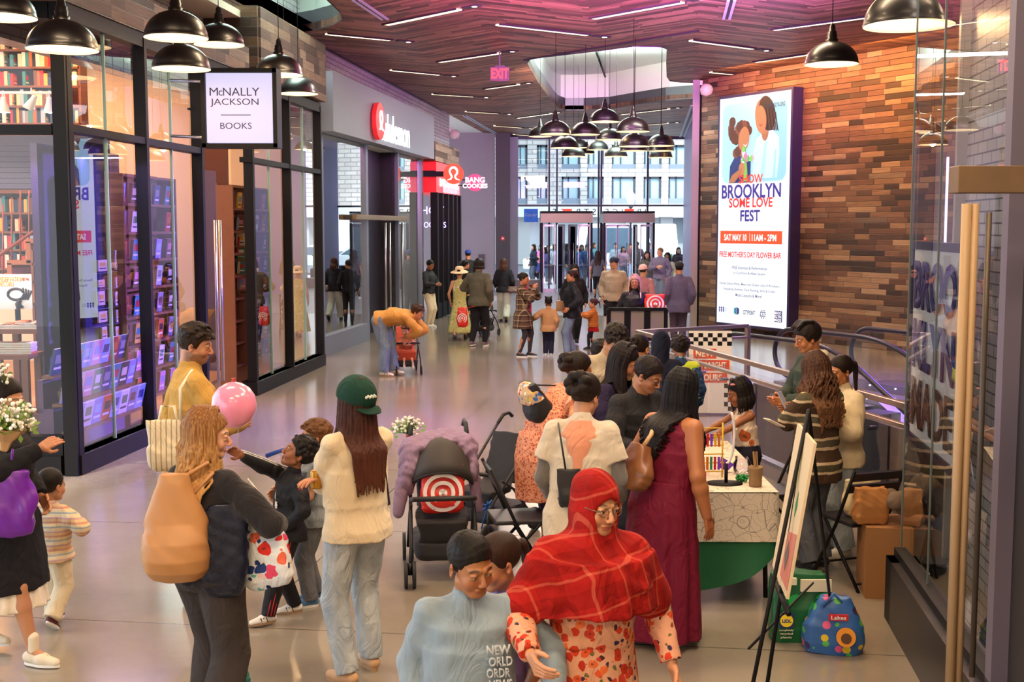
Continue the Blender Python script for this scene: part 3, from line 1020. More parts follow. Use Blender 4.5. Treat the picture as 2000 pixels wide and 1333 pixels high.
memL(mb, a_, b_, zbar - 0.05, zbar + 0.06, -0.16, -0.06)
mb.build('header_bar', M_brass, t, world=True, bevel=0.01)
for px in (741, 750, 775):
 mb = MB()
 s_ = s_px(L0, DL, px, 500)
 a3, b3 = (QP(s_, -0.14, 0.35), QP(s_, -0.14, zbar - 0.1))
 mb.tube([a3, b3], 0.03, 8)
 mb.build('pull_handle', M_steel, t, True)
mb = MB()
memL(mb, -0.1, LLEN, 0, 4.3, 4.6, 4.7)
mb.build('wall_shop', mat('pale_interior', '#d9dde2', 0.7), kind='structure')
mb = MB()
memL(mb, -0.1, LLEN, 4.22, 4.3, 0.1, 4.6)
mb.build('ceiling_shop', M_white, kind='structure')
mb = MB()
memL(mb, -0.12, -0.02, 0, 5.2, 0.0, 4.6)
memL(mb, LLEN - 0.02, LLEN + 0.06, 0, 4.3, 0.0, 4.6)
mb.build('wall_party', M_white, kind='structure')
q = QP(LLEN * 0.3, 2.2, 4.15)
light('shop_light', 'AREA', q, 60, '#fff3e6', 3, 1.5)
q = QP(LLEN * 0.75, 2.2, 4.15)
light('shop_light', 'AREA', q, 60, '#fff3e6', 3, 1.5)
LK = 3.6
K0 = QP(LLEN + 0.25, -0.3, 0)
def KP(s, off, z):
 return K0 + DL * s + LN * off + UP * z
def memK(m, s0, s1, z0, z1, o0=0.0, o1=0.14, mi=0):
 pts = [KP(s0, o0, 0), KP(s1, o0, 0), KP(s1, o1, 0), KP(s0, o1, 0)]
 m.prism([(p.x, p.y) for p in pts], z0, z1, mi)
M_wood3 = wall_planks('cookie_boards', DL, [(0.0, '#5d4637'), (0.3, '#8a6f5a'), (0.6, '#ab917a'), (1.0, '#c0a98f')], 0.16, 0.8, 7.0)
zk = lambda py, px=870: AT(px, py, KP(LK * 0.3, 0, 0).y).z
mb = MB()
memK(mb, 0, LK, zk(318), zk(281), 0.0, 0.9)
mb.build('wall_bulkhead', M_wood3, kind='structure')
mb = MB()
_q = KP(-0.03, 0.45, 0)
M_wood3x = wall_planks('cookie_end_boards', (1, 0, 0), [(0.0, '#4b2d1c'), (0.4, '#7a4c2e'), (0.7, '#a8754a'), (1.0, '#6a4630')], 0.3, 1.6, 2.0)
memK(mb, -0.04, 0.0, zk(318), zk(281), 0.0, 0.9)
mb.build('wall_bulkhead', M_wood3x, kind='structure')
t = thing('red_shop_fascia', 'glossy red fascia panel with drip pattern above the cookie shop glass', 'shop sign', KP(0, 0, 0))
mb = MB()
memK(mb, 0.0, LK, zk(378), zk(320), -0.02, 0.9)
mb.build('fascia_panel', mat('cookie_red', '#d81f25', 0.35, emit=0.35), t, True)
mb = MB()
pz = (zk(378) + zk(345)) / 2
for i in range(14):
 s_ = LK * (0.25 + 0.05 * i)
 h_ = 0.16 + 0.14 * sin(i * 1.7) ** 2
 memK(mb, s_, s_ + 0.12, zk(378) + 0.02, zk(378) + 0.1 + h_, -0.035, -0.01)
mb.build('drip_pattern', mat('cookie_pink', '#f2c7d6', 0.4, emit=0.3), t, True)
fit_text('lettering', 'BANG COOKIES', M_signw, KP(LK * 0.5, -0.04, zk(358)), rbL, LK * 0.8, 0.22, t, 0.01, bold=0.02)
mb = MB()
memK(mb, -0.03, 0.0, zk(345), zk(337), 0.0, 0.9)
mb.build('dark_band', M_black, t, True)
mb = MB()
memK(mb, 0, LK, 0, 0.4, -0.03, 0.12)
for f_ in (0.0, 0.2, 0.42, 0.62, 0.8, 0.96):
 memK(mb, LK * f_, LK * f_ + 0.16, 0, zk(378), -0.05, 0.14)
mb.build('window_frame', M_black, kind='structure')
mb = MB()
p, q = (KP(0.1, 0.04, 0), KP(LK, 0.04, 0))
mb.quad((p.x, p.y, 0.4), (q.x, q.y, 0.4), (q.x, q.y, zk(378)), (p.x, p.y, zk(378)))
mb.build('window_9', glass_mat('shop_glass_side', (0.95, 0.95, 1.0), refl=1.25), kind='structure')
mb = MB()
memK(mb, 0, LK, 0, 4.3, 2.6, 2.7)
mb.build('wall_shop', mat('cookie_wall_red', '#b8262c', 0.6), kind='structure')
q = KP(LK * 0.5, 1.4, 4.0)
light('shop_light', 'AREA', q, 50, '#ffd9c8', 3, 1)
t = thing('neon_window_sign', 'violet and white neon writing hung in the cookie shop window', 'neon sign', KP(0.6, 0.3, 3.2))
M_neon = emis('neon_violet', '#b9a4ff', 2.5)
text_obj('neon_tube', 'HOT', M_neon, plane_pt(KP(0, 0.25, 0), DL, 844, 412), basis((1, 0, 0), (0, -1, 0)), 0.3, t, 0.01)
text_obj('neon_tube', 'COOKIES', M_neon, plane_pt(KP(0, 0.25, 0), DL, 845, 440), basis((1, 0, 0), (0, -1, 0)), 0.22, t, 0.01, sx=0.8)
p = AT(928, 357, KP(LK * 0.8, 0, 0).y)
t = thing('round_blade_sign', 'round glossy red cookie shop sign with white lettering on two short brackets', 'sign', p)
rr = 16.5 / F * p.y
mb = MB()
disc(mb, p + Ve((0, 0.08, 0)), rF, rr, 0.16)
mb.build('disc_case', mat('cookie_sign_red', '#d01840', 0.3, emit=0.6), t, True)
text_obj('lettering', 'BANG', M_signw, p + Ve((0, -0.09, 0.07)), rF, 0.21, t, 0.004, bold=0.006)
text_obj('lettering', 'COOKIES', M_signw, p + Ve((0, -0.09, -0.1)), rF, 0.17, t, 0.004, bold=0.006)
mb = MB()
for dz in (-0.08, 0.08):
 mb.box(p + Ve((-rr - 0.1, 0, dz)), (0.3, 0.03, 0.03))
mb.build('bracket', M_black, t, True)
mb = MB()
p_ = left_edge(37.0)
q_ = left_edge(FAR_Y)
mb.prism([(p_.x, p_.y), (q_.x, q_.y), (q_.x - 6, q_.y), (p_.x - 3, p_.y)], ZC + 0.02, ZC + 0.1)
mb.build('ceiling_soffit', M_white, kind='structure')
p0 = AT(472, 213, 13.2)
t = thing('bookshop_blade_sign', 'square white lit bookshop sign in a dark frame, hung out over the corridor', 'sign', p0)
wS, hS = (137 / F * 13.2, 142 / F * 13.2)
mb = MB()
mb.box(p0, (wS - 0.06, 0.22, hS - 0.06))
mb.build('lit_panel', emis('sign_panel_lilac', '#dcd8ff', 0.46), t, True)
mb = MB()
for sx in (-1, 1):
 mb.box(p0 + Ve((sx * wS / 2, 0, 0)), (0.045, 0.27, hS + 0.04))
 mb.box(p0 + Ve((0, 0, sx * hS / 2)), (wS + 0.04, 0.27, 0.045))
mb.build('sign_frame', M_frame, t, True)
mb = MB()
for dz in (0.3, -0.3):
 mb.tube([p0 + Ve((-wS / 2, 0.05, dz)), p0 + Ve((-wS / 2 - 0.45, 0.25, dz + 0.03))], 0.018, 6)
mb.build('bracket', M_steel, t, True)
M_ink = mat('sign_ink', '#35304c', 0.6)
kx = 13.2 / F
yy = p0.y - 0.112
for s_, xa_, xb_, ya_, yb_ in (('M', 423, 439, 172, 187), ('c', 440, 447.5, 177, 187), ('NALLY', 448.5, 518, 172, 187), ('JACKSON', 424, 516, 193, 209), ('BOOKS', 442, 502, 240, 252)):
 fit_text('lettering', s_, M_ink, Ve((((xa_ + xb_) / 2 - 1000) * kx, yy, AT(434, (ya_ + yb_) / 2, 13.1).z)), rF, (xb_ - xa_) * kx, (yb_ - ya_) * kx, t, 0.002)
mb = MB()
z_ = AT(434, 225, 13.1).z
mb.box(((472 - 1000) * kx, yy, z_), (57 * kx, 0.004, 0.008))
mb.build('rule_line', M_ink, t, True)
M_strip = emis('strip_warm', '#ffe2b8', 1.6)
M_slot = mat('slot_metal', '#2a262c', 0.5)
segs = [(754, 47, 896, 17), (638, 65, 762, 77), (972, 47, 1148, 67), (1158, 35, 1332, 3), (858, 120, 974, 103), (764, 136, 859, 145), (948, 173, 1012, 164), (845, 183, 925, 188), (910, 217, 974, 221), (1010, 230, 1076, 221), (966, 245, 1020, 249), (1350, 78, 1471, 94), (1511, 57, 1696, 32), (1476, 120, 1580, 105), (1389, 140, 1432, 144), (1212, 223, 1306, 212), (1004, 262, 1036, 264), (1264, 243, 1304, 240)]
names = ['beside the white slot diffuser', 'over the left shopfronts', 'above the middle of the hall', 'at the top middle of the ceiling', 'left of the exit sign, sloping up', 'left of the exit sign, second row', 'right above the exit sign row', 'behind the exit sign', 'short one toward the glass end', 'under the near edge of the large recess', 'short one over the far walkers', 'right of the large recess', 'beside the single pendant', 'over the board wall top', 'shortest, at the column top', 'beyond the large recess', 'farthest on the left', 'farthest on the right']
for (x0, y0, x1, y1), nm in zip(segs, names):
 a, b = (G(x0, y0, ZC), G(x1, y1, ZC))
 c = (a + b) / 2
 L = (b - a).length
 ang = atan2((b - a).y, (b - a).x)
 t = thing('linear_ceiling_light', 'narrow warm linear ceiling light ' + nm, 'ceiling light', c, ang, 'linear ceiling lights')
 mb = MB()
 mb.box((0, 0, -0.012), (L, 0.13, 0.02))
 mb.build('diffuser', M_strip, t)
 mb = MB()
 for sy in (-1, 1):
  mb.box((0, sy * 0.075, -0.014), (L + 0.04, 0.02, 0.03))
 mb.build('trim_frame', M_slot, t)
 d = thing('downlight', 'small square downlight beside the linear light ' + nm, 'downlight', c + Ve((cos(ang), sin(ang), 0)) * (L / 2 + 0.32) * (1 if y1 > y0 or x1 > 1690 else 1), ang, 'small downlights')
 mb = MB()
 mb.box((0, 0, -0.01), (0.34, 0.15, 0.02))
 mb.build('housing', M_slot, d)
 mb = MB()
 mb.lathe([(0.001, -0.024), (0.045, -0.024), (0.05, -0.018)], 12, (0.07, 0, 0))
 mb.build('lamp_lens', emis('lens', '#fff1dc', 2.0), d)
for x0, y0, x1, y1, w_, m_, lb in ((696, 0, 752, 38, 0.14, 'light', 'pale twin slot air diffuser at the top of the ceiling'), (1429, 0, 1419, 37, 0.14, 'light', 'pale slot diffuser near the large recess'), (600, 77, 862, 216, 0.06, 'dark', 'thin dark slot running along the left shopfronts'), (908, 226, 984, 270, 0.14, 'light', 'pale slot diffuser close to the glass end'), (1024, 117, 1364, 60, 0.05, 'dark', 'thin dark slot along the edge of the large recess'), (1356, 206, 1332, 268, 0.22, 'light', 'wide pale grille diffuser beside the board wall')):
 a, b = (G(x0, y0, ZC - 0.01), G(x1, y1, ZC - 0.01))
 mb = MB()
 n_ = Ve((-(b - a).y, (b - a).x, 0)).normalized()
 mid, L, ang = ((a + b) / 2, (b - a).length, atan2((b - a).y, (b - a).x))
 if m_ == 'light':
  for s_ in (-1, 1):
   mb.box(mid + n_ * s_ * w_ * 0.35, (L, w_ * 0.3, 0.03), rz=ang)
  mb.box(mid + Ve((0, 0, 0.01)), (L, w_ * 0.4, 0.02), rz=ang, mi=1)
  mb.build('ceiling_slot_diffuser', [mat('diffuser_grey', '#c9cfdc', 0.5), M_slot])['label'] = lb
 else:
  mb.box(mid, (L, w_, 0.03), rz=ang)
  mb.build('ceiling_slot_diffuser', [M_slot])['label'] = lb
 o = COL.objects[-1]
 tag(o, lb, 'air vent')
p = AT(976, 145, 24.5)
t = thing('exit_sign', 'hanging red-lettered exit sign below the board ceiling', 'exit sign', p)
mb = MB()
mb.box(p, (0.38, 0.05, 0.27))
mb.build('sign_plate', mat('exit_plate', '#4a1c22', 0.5), t, True)
mb = MB()
mb.box(p + Ve((0, 0, (ZC - p.z) / 2 + 0.06)), (0.03, 0.03, ZC - p.z - 0.12))
mb.box(p + Ve((0, 0, 0.15)), (0.2, 0.05, 0.03))
mb.build('hanger', M_slot, t, True)
text_obj('lettering', 'EXIT', M_exit, p + Ve((0, -0.03, 0)), rF, 0.27, t, 0.004, sx=0.62, bold=0.01)
for px, py, Y, lb in ((690, 38, 21.5, 'small cream ceiling speaker on the left, near the small recess'), (1380, 175, 28.6, 'white camera housing on top of the pale column'), (888, 262, 38.0, 'white camera housing on the glazed brick wall')):
 p = AT(px, py, Y)
 r_ = 0.07 if px == 690 else 0.16
 mb = MB()
 mb.lathe([(0.001, -r_), (r_ * 0.8, -r_ * 0.7), (r_, 0), (r_ * 0.8, r_ * 0.5), (r_ * 0.5, r_ * 0.8), (0.001, r_ * 0.8)], 16, p)
 mb.box(p + Ve((0 if px == 690 else -0.12, 0.05, r_)), (0.06, 0.06, 0.1))
 tag(mb.build('ceiling_speaker' if px == 690 else 'security_camera', mat('cream_plastic', '#d8d0c6', 0.4)), lb, 'speaker' if px == 690 else 'camera')
M_enamel = mat('black_enamel', '#0e0b0f', 0.36, 0.0, coat=0.12)
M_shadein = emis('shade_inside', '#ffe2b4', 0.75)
def pendant(px, py, wpx, D=0.56, label='', group=None, glow=0.0, first=[None]):
 Y = D * F / wpx
 p = AT(px, py, Y)
 if first[0] is None:
  t = thing('dome_pendant', label, 'pendant lamp', p, 0, group)
  s = D / 0.56
  mb = MB()
  prof = []
  for i in range(13):
   a = R(2) + R(80) * i / 12
   prof.append((0.28 * cos(a), 0.235 * sin(a)))
  outer = [(0.285, -0.012), (0.287, 0.0)] + prof
  mb.lathe(outer, 40)
  mb.build('shade', M_enamel, t, bevel=0)
  mb = MB()
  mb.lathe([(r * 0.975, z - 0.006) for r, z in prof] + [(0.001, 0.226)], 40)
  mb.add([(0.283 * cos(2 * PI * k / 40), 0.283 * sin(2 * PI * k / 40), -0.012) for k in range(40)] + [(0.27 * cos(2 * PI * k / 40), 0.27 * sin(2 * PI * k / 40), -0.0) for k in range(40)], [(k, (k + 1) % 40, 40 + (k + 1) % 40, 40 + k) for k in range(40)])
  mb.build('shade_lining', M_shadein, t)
  mb = MB()
  mb.lathe([(0.062, 0.21), (0.066, 0.255), (0.05, 0.26), (0.054, 0.3), (0.046, 0.305), (0.048, 0.335), (0.036, 0.34), (0.03, 0.4), (0.012, 0.42), (0.001, 0.43)], 20)
  mb.build('socket', M_enamel, t)
  mb = MB()
  mb.ball((0, 0, 0.11), 0.05, 12)
  mb.build('bulb', emis('bulb', '#fff0d0', 4.0), t)
  first[0] = t
 else:
  t = dup(first[0], p, 0, label, group)
 s = D / 0.56
 t.scale = (s, s, s)
 for o in list(t.children):
  if o.name.startswith('cable'):
   bpy.data.objects.remove(o, do_unlink=True)
 top = ZC + (1.1 if point_in(p, [tuple(q[:2]) for q in op1]) or point_in(p, [tuple(q[:2]) for q in op2]) else 0.0)
 mb = MB()
 mb.tube([(0, 0, 0.42), (0, 0, (top - p.z) / s)], 0.0045 if Y > 12 else 0.004, 5)
 mb.build('cable', M_black, t)
 if glow:
  light('pendant_bulb', 'POINT', p + Ve((0, 0, 0.02)), glow, '#ffcf92', 0.06)
 return t
far = [(1055, 266, 44, 'leftmost of the far pendant cluster'), (1085, 261, 60, 'far cluster, second from its left'), (1143, 262, 56, 'far cluster, below the gap left of the high one'), (1181, 237, 58, 'highest of the far cluster'), (1236, 256, 64, 'largest-looking of the far cluster, right of the high one'), (1291, 284, 52, 'far cluster, right side upper'), (1103, 288, 54, 'far cluster, low left'), (1190, 272, 50, 'far cluster, centre'), (1167, 292, 42, 'far cluster, small one low in the centre'), (1239, 285, 58, 'far cluster, second one under the largest-looking'), (1203, 305, 44, 'lowest of the far cluster, centre'), (1238, 294, 54, 'far cluster, third one under the largest-looking'), (1120, 305, 46, 'far cluster, lowest left'), (1291, 294, 50, 'far cluster, right side middle'), (1290, 307, 46, 'far cluster, right side lowest'), (1130, 288, 38, 'far cluster, half hidden low left'), (1146, 300, 30, 'far cluster, smallest')]
near = [(122, 95, 132, 'large black dome pendant in front of the bookshop corner'), (344, 72, 119, 'black dome pendant, upper one of the pair left of the bookshop sign'), (428, 86, 94, 'black dome pendant above the bookshop sign, cut by its neighbour'), (354, 133, 109, 'black dome pendant, lower one of the pair left of the bookshop sign'), (545, 145, 90, 'black dome pendant at the right of the bookshop sign'), (583, 182, 74, 'black dome pendant low behind the one right of the bookshop sign'), (556, 163, 68, 'black dome pendant mostly hidden by the bookshop sign'), (5, 32, 124, 'black dome pendant cut by the left edge'), (1624, 124, 100, 'single black dome pendant in front of the board wall'), (1775, 47, 168, 'black dome pendant partly behind the tall glass pane')]
for i, (px, py, w_, lb) in enumerate(near):
 pendant(px, py, w_, label=lb, group='black dome pendants', glow=14)
for i, (px, py, w_, lb) in enumerate(far):
 pendant(px, py, w_, label='black dome pendant, ' + lb, group='black dome pendants', glow=7 if i % 3 == 0 else 0)
SP = WALL_L - E_N * 0.28
rbS = basis(WALL_D, -E_N)
c_bl, c_tl = (plane_pt(SP, WALL_D, 1400, 629), plane_pt(SP, WALL_D, 1405, 195))
c_br = plane_pt(SP, WALL_D, 1536, 642)
SW = (Ve((c_br.x, c_br.y, 0)) - Ve((c_bl.x, c_bl.y, 0))).length
SH = c_tl.z - c_bl.z
z0s = c_bl.z
O = Ve((c_bl.x, c_bl.y, z0s))
disp = thing('digital_display', 'tall bright digital poster display in a thick dark case on the board wall', 'display', O)
mb = MB()
mid = O + WALL_D * SW / 2 + UP * SH / 2 + E_N * 0.15
mb.box(mid, (SW + 0.12, 0.3, SH + 0.12), rz=atan2(WALL_D.y, WALL_D.x))
mb.build('display_case', mat('display_case_violet', '#2c2350', 0.4), disp, True)
SX, SY = (130.5, 440.0)
def S(x, y, d=0.004):
 return O + WALL_D * (x * SW) + UP * ((1 - y) * SH) - E_N * d
def spoly(pts, m, nm, d):
 o_ = MB()
 o_.add([S(x, y, d) for x, y in pts], [tuple(range(len(pts)))])
 return o_
E_SC = 0.62
mscr = emis('screen_white', '#e6f1fb', E_SC)
b_ = spoly([(0, 1), (1, 1), (1, 0), (0, 0)], mscr, 's', 0.004)
b_.build('screen', mscr, disp, True)
art = MB()
cols_ = []
def amat(c):
 m_ = emis('screen_' + c[1:], c, E_SC)
 if m_ not in cols_:
  cols_.append(m_)
 return cols_.index(m_)
_dd = [0.006]
def shape(pts, c):
 _dd[0] += 0.0006
 a_ = sum((pts[i - 1][0] * pts[i][1] - pts[i][0] * pts[i - 1][1] for i in range(len(pts))))
 if a_ > 0:
  pts = pts[::-1]
 art.add([S(x, y, _dd[0]) for x, y in pts], [tuple(range(len(pts)))], amat(c))
def ell(cx, cy, rx, ry, c, n=20, rot=0.0, wob=0.0):
 pts = []
 for k in range(n):
  a_ = 2 * PI * k / n
  q = 1 + wob * sin(a_ * 5 + cx * 90)
  x_, y_ = (rx * cos(a_) * q, ry * sin(a_) * q)
  pts.append((cx + x_ * cos(rot) - y_ * sin(rot), cy + (x_ * sin(rot) + y_ * cos(rot)) * SW / SH))
 shape(pts, c)
def rrect(x0, y0, x1, y1, r, c):
 pts = []
 for cx_, cy_, a0 in ((x1 - r, y0 + r * SW / SH, -90), (x1 - r, y1 - r * SW / SH, 0), (x0 + r, y1 - r * SW / SH, 90), (x0 + r, y0 + r * SW / SH, 180)):
  for k in range(6):
   a_ = R(a0 + 18 * k)
   pts.append((cx_ + cos(a_) * r, cy_ + sin(a_) * r * SW / SH))
 shape(pts, c)
rrect(0.045, 0.028, 0.955, 0.375, 0.09, '#9fd2e8')
rrect(0.55, 0.03, 0.955, 0.37, 0.09, '#8cc9e6')
shape([(0.5, 0.36), (0.5, 0.25), (0.55, 0.185), (0.66, 0.16), (0.76, 0.155), (0.85, 0.19), (0.86, 0.26), (0.83, 0.36)], '#b9e6f4')
shape([(0.6, 0.36), (0.66, 0.2), (0.69, 0.2), (0.66, 0.36)], '#9dd4ea')
shape([(0.77, 0.36), (0.8, 0.24), (0.82, 0.24), (0.81, 0.36)], '#98cfe6')
ell(0.66, 0.16, 0.05, 0.09, '#9c6a4c')
ell(0.625, 0.098, 0.105, 0.17, '#a9724f', 24, -0.2)
ell(0.685, 0.085, 0.11, 0.17, '#3c2a27', 24, -0.35)
ell(0.6, 0.108, 0.075, 0.13, '#b27a55', 24, -0.15)
for k in range(7):
 x_ = 0.66 + k * 0.022
 shape([(x_, 0.06 + k * 0.004), (x_ + 0.014, 0.06 + k * 0.004), (x_ + 0.055, 0.155 + k * 0.002), (x_ + 0.035, 0.158)], '#55392f' if k % 2 else '#2c1f1f')
shape([(0.565, 0.125), (0.6, 0.132), (0.635, 0.125), (0.6, 0.138)], '#8c3a34')
shape([(0.16, 0.375), (0.17, 0.3), (0.24, 0.26), (0.4, 0.25), (0.47, 0.28), (0.47, 0.375)], '#2b3a6e')
ell(0.335, 0.225, 0.04, 0.08, '#9a6242')
for k in range(26):
 a_ = k * 2.4
 rr_ = 0.03 + 0.12 * (k % 7 / 7.0)
 ell(0.295 + cos(a_) * rr_ * 1.1, 0.168 + sin(a_) * rr_ * SW / SH * 1.3, 0.05, 0.05, '#5c352a' if k % 3 else '#7a4733', 9)
ell(0.375, 0.185, 0.078, 0.115, '#b47a52', 20, 0.15)
shape([(0.36, 0.208), (0.4, 0.213), (0.43, 0.205), (0.4, 0.22)], '#f4ece4')
for k in range(24):
 a_ = k * 2.1
 ell(0.41 + cos(a_) * 0.1 * (k % 5 / 5 + 0.2), 0.27 + sin(a_) * 0.045 * (k % 4 / 4 + 0.2), 0.022, 0.03, ('#d97aa8', '#5fae5a', '#f0eef0', '#7cc25e', '#e9a2c4')[k % 5], 8)
shape([(0.38, 0.29), (0.43, 0.29), (0.45, 0.37), (0.39, 0.37)], '#79b552')
ell(0.36, 0.315, 0.045, 0.06, '#b47a52')
shape([(0.17, 0.375), (0.22, 0.34), (0.36, 0.31), (0.36, 0.33), (0.26, 0.372)], '#a86e49')
shape([(0.06, 0.586), (0.94, 0.586), (0.94, 0.642), (0.06, 0.642)], '#f2502a')
shape([(0.49, 0.595), (0.494, 0.595), (0.494, 0.632), (0.49, 0.632)], '#ffffff')
for k in range(3):
 ell(0.065 + 0.03 * k, 0.932, 0.011, 0.012, '#3a2f7a', 8)
 shape([(0.055 + 0.03 * k, 0.938), (0.075 + 0.03 * k, 0.938), (0.07 + 0.03 * k, 0.952), (0.06 + 0.03 * k, 0.952)], '#3a2f7a')
shape([(0.285, 0.93), (0.325, 0.924), (0.325, 0.958), (0.285, 0.952)], '#2f7f9c')
shape([(0.328, 0.924), (0.36, 0.93), (0.36, 0.952), (0.328, 0.958)], '#33306e')
shape([(0.86, 0.925), (0.965, 0.925), (0.965, 0.973), (0.86, 0.973)], '#2f2a66')
for r_ in range(5):
 for c__ in range(5):
  if (r_ * 3 + c__ * 2) % 4 != 0:
   shape([(0.665 + c__ * 0.016, 0.926 + r_ * 0.008), (0.677 + c__ * 0.016, 0.926 + r_ * 0.008), (0.677 + c__ * 0.016, 0.932 + r_ * 0.008), (0.665 + c__ * 0.016, 0.932 + r_ * 0.008)], '#3a3760')
art.build('poster_artwork', cols_, disp, True)
def stext(s, x, y, h, c, width, bold=0.0):
 m_ = emis('screen_' + c[1:], c, E_SC)
 fit_text('lettering', s, m_, S(x, y, 0.068), rbS, width * SW, h * SH, disp, 0.0, bold=bold * 2)
for a_ in (('BROOKLYN.ORG', 0.83, 0.055, 0.018, '#20304e', 0.24, 0.01), ('SHOW', 0.5, 0.36, 0.038, '#ff4a32', 0.34, 0.012), ('BROOKLYN', 0.5, 0.413, 0.062, '#3d2a86', 0.84, 0.012), ('SOME LOVE', 0.5, 0.463, 0.042, '#f2322c', 0.62, 0.012), ('FEST', 0.5, 0.52, 0.05, '#3d2a86', 0.28, 0.012), ('SAT MAY 10', 0.29, 0.615, 0.029, '#ffffff', 0.33, 0.012), ('11AM - 2PM', 0.7, 0.615, 0.029, '#ffffff', 0.34, 0.012), ("FREE MOTHER'S DAY FLOWER BAR", 0.5, 0.69, 0.026, '#e8322e', 0.88, 0.012), ('FREE Activities & Performances', 0.5, 0.748, 0.014, '#4a4470', 0.5, 0.004), ('at City Point & Albee Square', 0.5, 0.773, 0.014, '#4a4470', 0.45, 0.004), ('Family Dance Party, Meet the Green Lady of Brooklyn,', 0.5, 0.822, 0.014, '#4a4470', 0.86, 0.004), ('Hopalong Andrew, Face Painting, Arts & Crafts', 0.5, 0.846, 0.014, '#4a4470', 0.74, 0.004), ('Music Lessons & More!', 0.5, 0.869, 0.014, '#4a4470', 0.38, 0.004), ('CITYPOINT', 0.51, 0.943, 0.02, '#2f2a55', 0.17, 0.012), ('BROOKLYN', 0.16, 0.934, 0.006, '#6a6890', 0.07, 0), ('COMMUNITY', 0.16, 0.943, 0.006, '#6a6890', 0.07, 0), ('BROO', 0.912, 0.934, 0.012, '#ffffff', 0.09, 0.012), ('KLYN', 0.912, 0.949, 0.012, '#ffffff', 0.09, 0.012), ('MADE', 0.912, 0.964, 0.012, '#ffffff', 0.09, 0.012)):
 stext(*a_)
rb_ = random.Random(42)
M_pages = mat('pages', '#e6dcc6', 0.8)
BCOL = {'red': '#b3282a', 'white': '#e4dccc', 'navy': '#27335c', 'orange': '#d0622a', 'black': '#232026', 'teal': '#3d8486', 'yellow': '#d6a93a', 'pink': '#d88a98', 'green': '#52854a', 'cream': '#d9c7a2', 'lilac': '#8f86b8', 'pale blue': '#9ab2cc', 'brown': '#6e4630', 'grey': '#8d8a8c'}
_bm = {}
def book_mesh(col, w=0.15, h=0.22, t=0.03):
 key = (col, round(w, 3), round(h, 3), round(t, 3))
 if key in _bm:
  return _bm[key]
 m = MB()
 m.box((0, 0, h / 2), (w, t, h))
 m.box((w * 0.02, 0, h / 2), (w * 0.97, t * 0.82, h * 1.002), mi=1)
 m.box((0, -t / 2 - 0.0006, h * 0.6), (w * 0.62, 0.001, h * 0.34), mi=2)
 m.box((0, -t / 2 - 0.0006, h * 0.25), (w * 0.7, 0.001, h * 0.09), mi=3)
 me = bpy.data.meshes.new('book')
 me.from_pydata(m.v, [], m.f)
 me.polygons.foreach_set('material_index', m.m)
 ks = list(BCOL)
 i = ks.index(col)
 for mm in (mat('cover_' + col.replace(' ', '_'), BCOL[col], 0.5), M_pages, mat('cover_art_' + ks[(i * 5 + 3) % len(ks)].replace(' ', '_'), BCOL[ks[(i * 5 + 3) % len(ks)]], 0.5), mat('title_ink', '#f0e8d8' if col not in ('white', 'cream', 'yellow') else '#3a2c2c', 0.6)):
  me.materials.append(mm)
 _bm[key] = me
 return me
NB = {}
ORD = ['first', 'second', 'third', 'fourth', 'fifth', 'sixth', 'seventh', 'eighth', 'ninth', 'tenth', 'eleventh', 'twelfth']
def book(pos, rz, col, place, group, w=0.15, h=0.22, t=0.03, tilt=0.0, spine=False, name='book', flat=False):
 o = bpy.data.objects.new(name, book_mesh(col, w, h, t))
 COL.objects.link(o)
 M = Mx.Translation(pos) @ Mx.Rotation(rz, 4, 'Z') @ Mx.Rotation(-tilt, 4, 'X')
 if spine:
  M = Mx.Translation(pos) @ Mx.Rotation(rz + PI / 2, 4, 'Z')
 if flat:
  M = Mx.Translation(pos) @ Mx.Rotation(rz, 4, 'Z') @ Mx.Rotation(PI / 2, 4, 'X')
 o.matrix_world = M
 k_ = (place, col)
 NB[k_] = NB.get(k_, 0) + 1
 tag(o, '%s %s %s, %s' % (ORD[NB[k_] - 1], col, name, place) if name == 'book' else 'pale notebook %s' % place, 'book' if name == 'book' else 'notebook', group)
 return o
def shelf_unit(label, c0, dirv, length, depth, zs, back=True, thick=0.03, sides=True, mt=None):
 t = thing('bookshelf', label, 'bookshelf', c0)
 n = Ve((-dirv.y, dirv.x, 0))
 ang = atan2(dirv.y, dirv.x)
 m_ = mt or M_bookwood
 for z in zs:
  mb = MB()
  mb.box(Ve(c0) + dirv * length / 2 + n * depth / 2 + UP * (z - thick / 2), (length, depth, thick), rz=ang)
  mb.build('shelf', m_, t, True)
 if back:
  mb = MB()
  mb.box(Ve(c0) + dirv * length / 2 + n * (depth + 0.01) + UP * (zs[0] + zs[-1]) / 2, (length, 0.02, zs[-1] - zs[0] + 0.06), rz=ang)
  mb.build('back_panel', m_, t, True)
 if sides:
  for s_ in (0, length):
   mb = MB()
   mb.box(Ve(c0) + dirv * s_ + n * depth / 2 + UP * (zs[-1] / 2), (0.035, depth, zs[-1]), rz=ang)
   mb.build('side_panel', m_, t, True)
 return t
X1 = Ve((1, 0, 0))
YS = 17.6
px2x = lambda px, Y: (px - 1000) / F * Y
zpx = lambda py, Y: AT(60, py, Y).z
x0 = px2x(-60, YS)
x1 = px2x(168, YS)
zs_up = [zpx(y, YS) for y in (240, 206, 167, 130, 96, 62)]
zs_lo = [zpx(y, YS) for y in (560, 524, 487, 452, 415, 374)]
t = shelf_unit('tall walnut shelves of books filling the wall behind the corner window', Ve((x0, YS, 0)), X1, x1 - x0, 0.28, zs_lo + [3.0, 3.3] + zs_up)
wts = ['white', 'cream', 'red', 'navy', 'black', 'orange', 'white', 'grey', 'teal', 'cream', 'red', 'yellow', 'brown', 'pale blue']
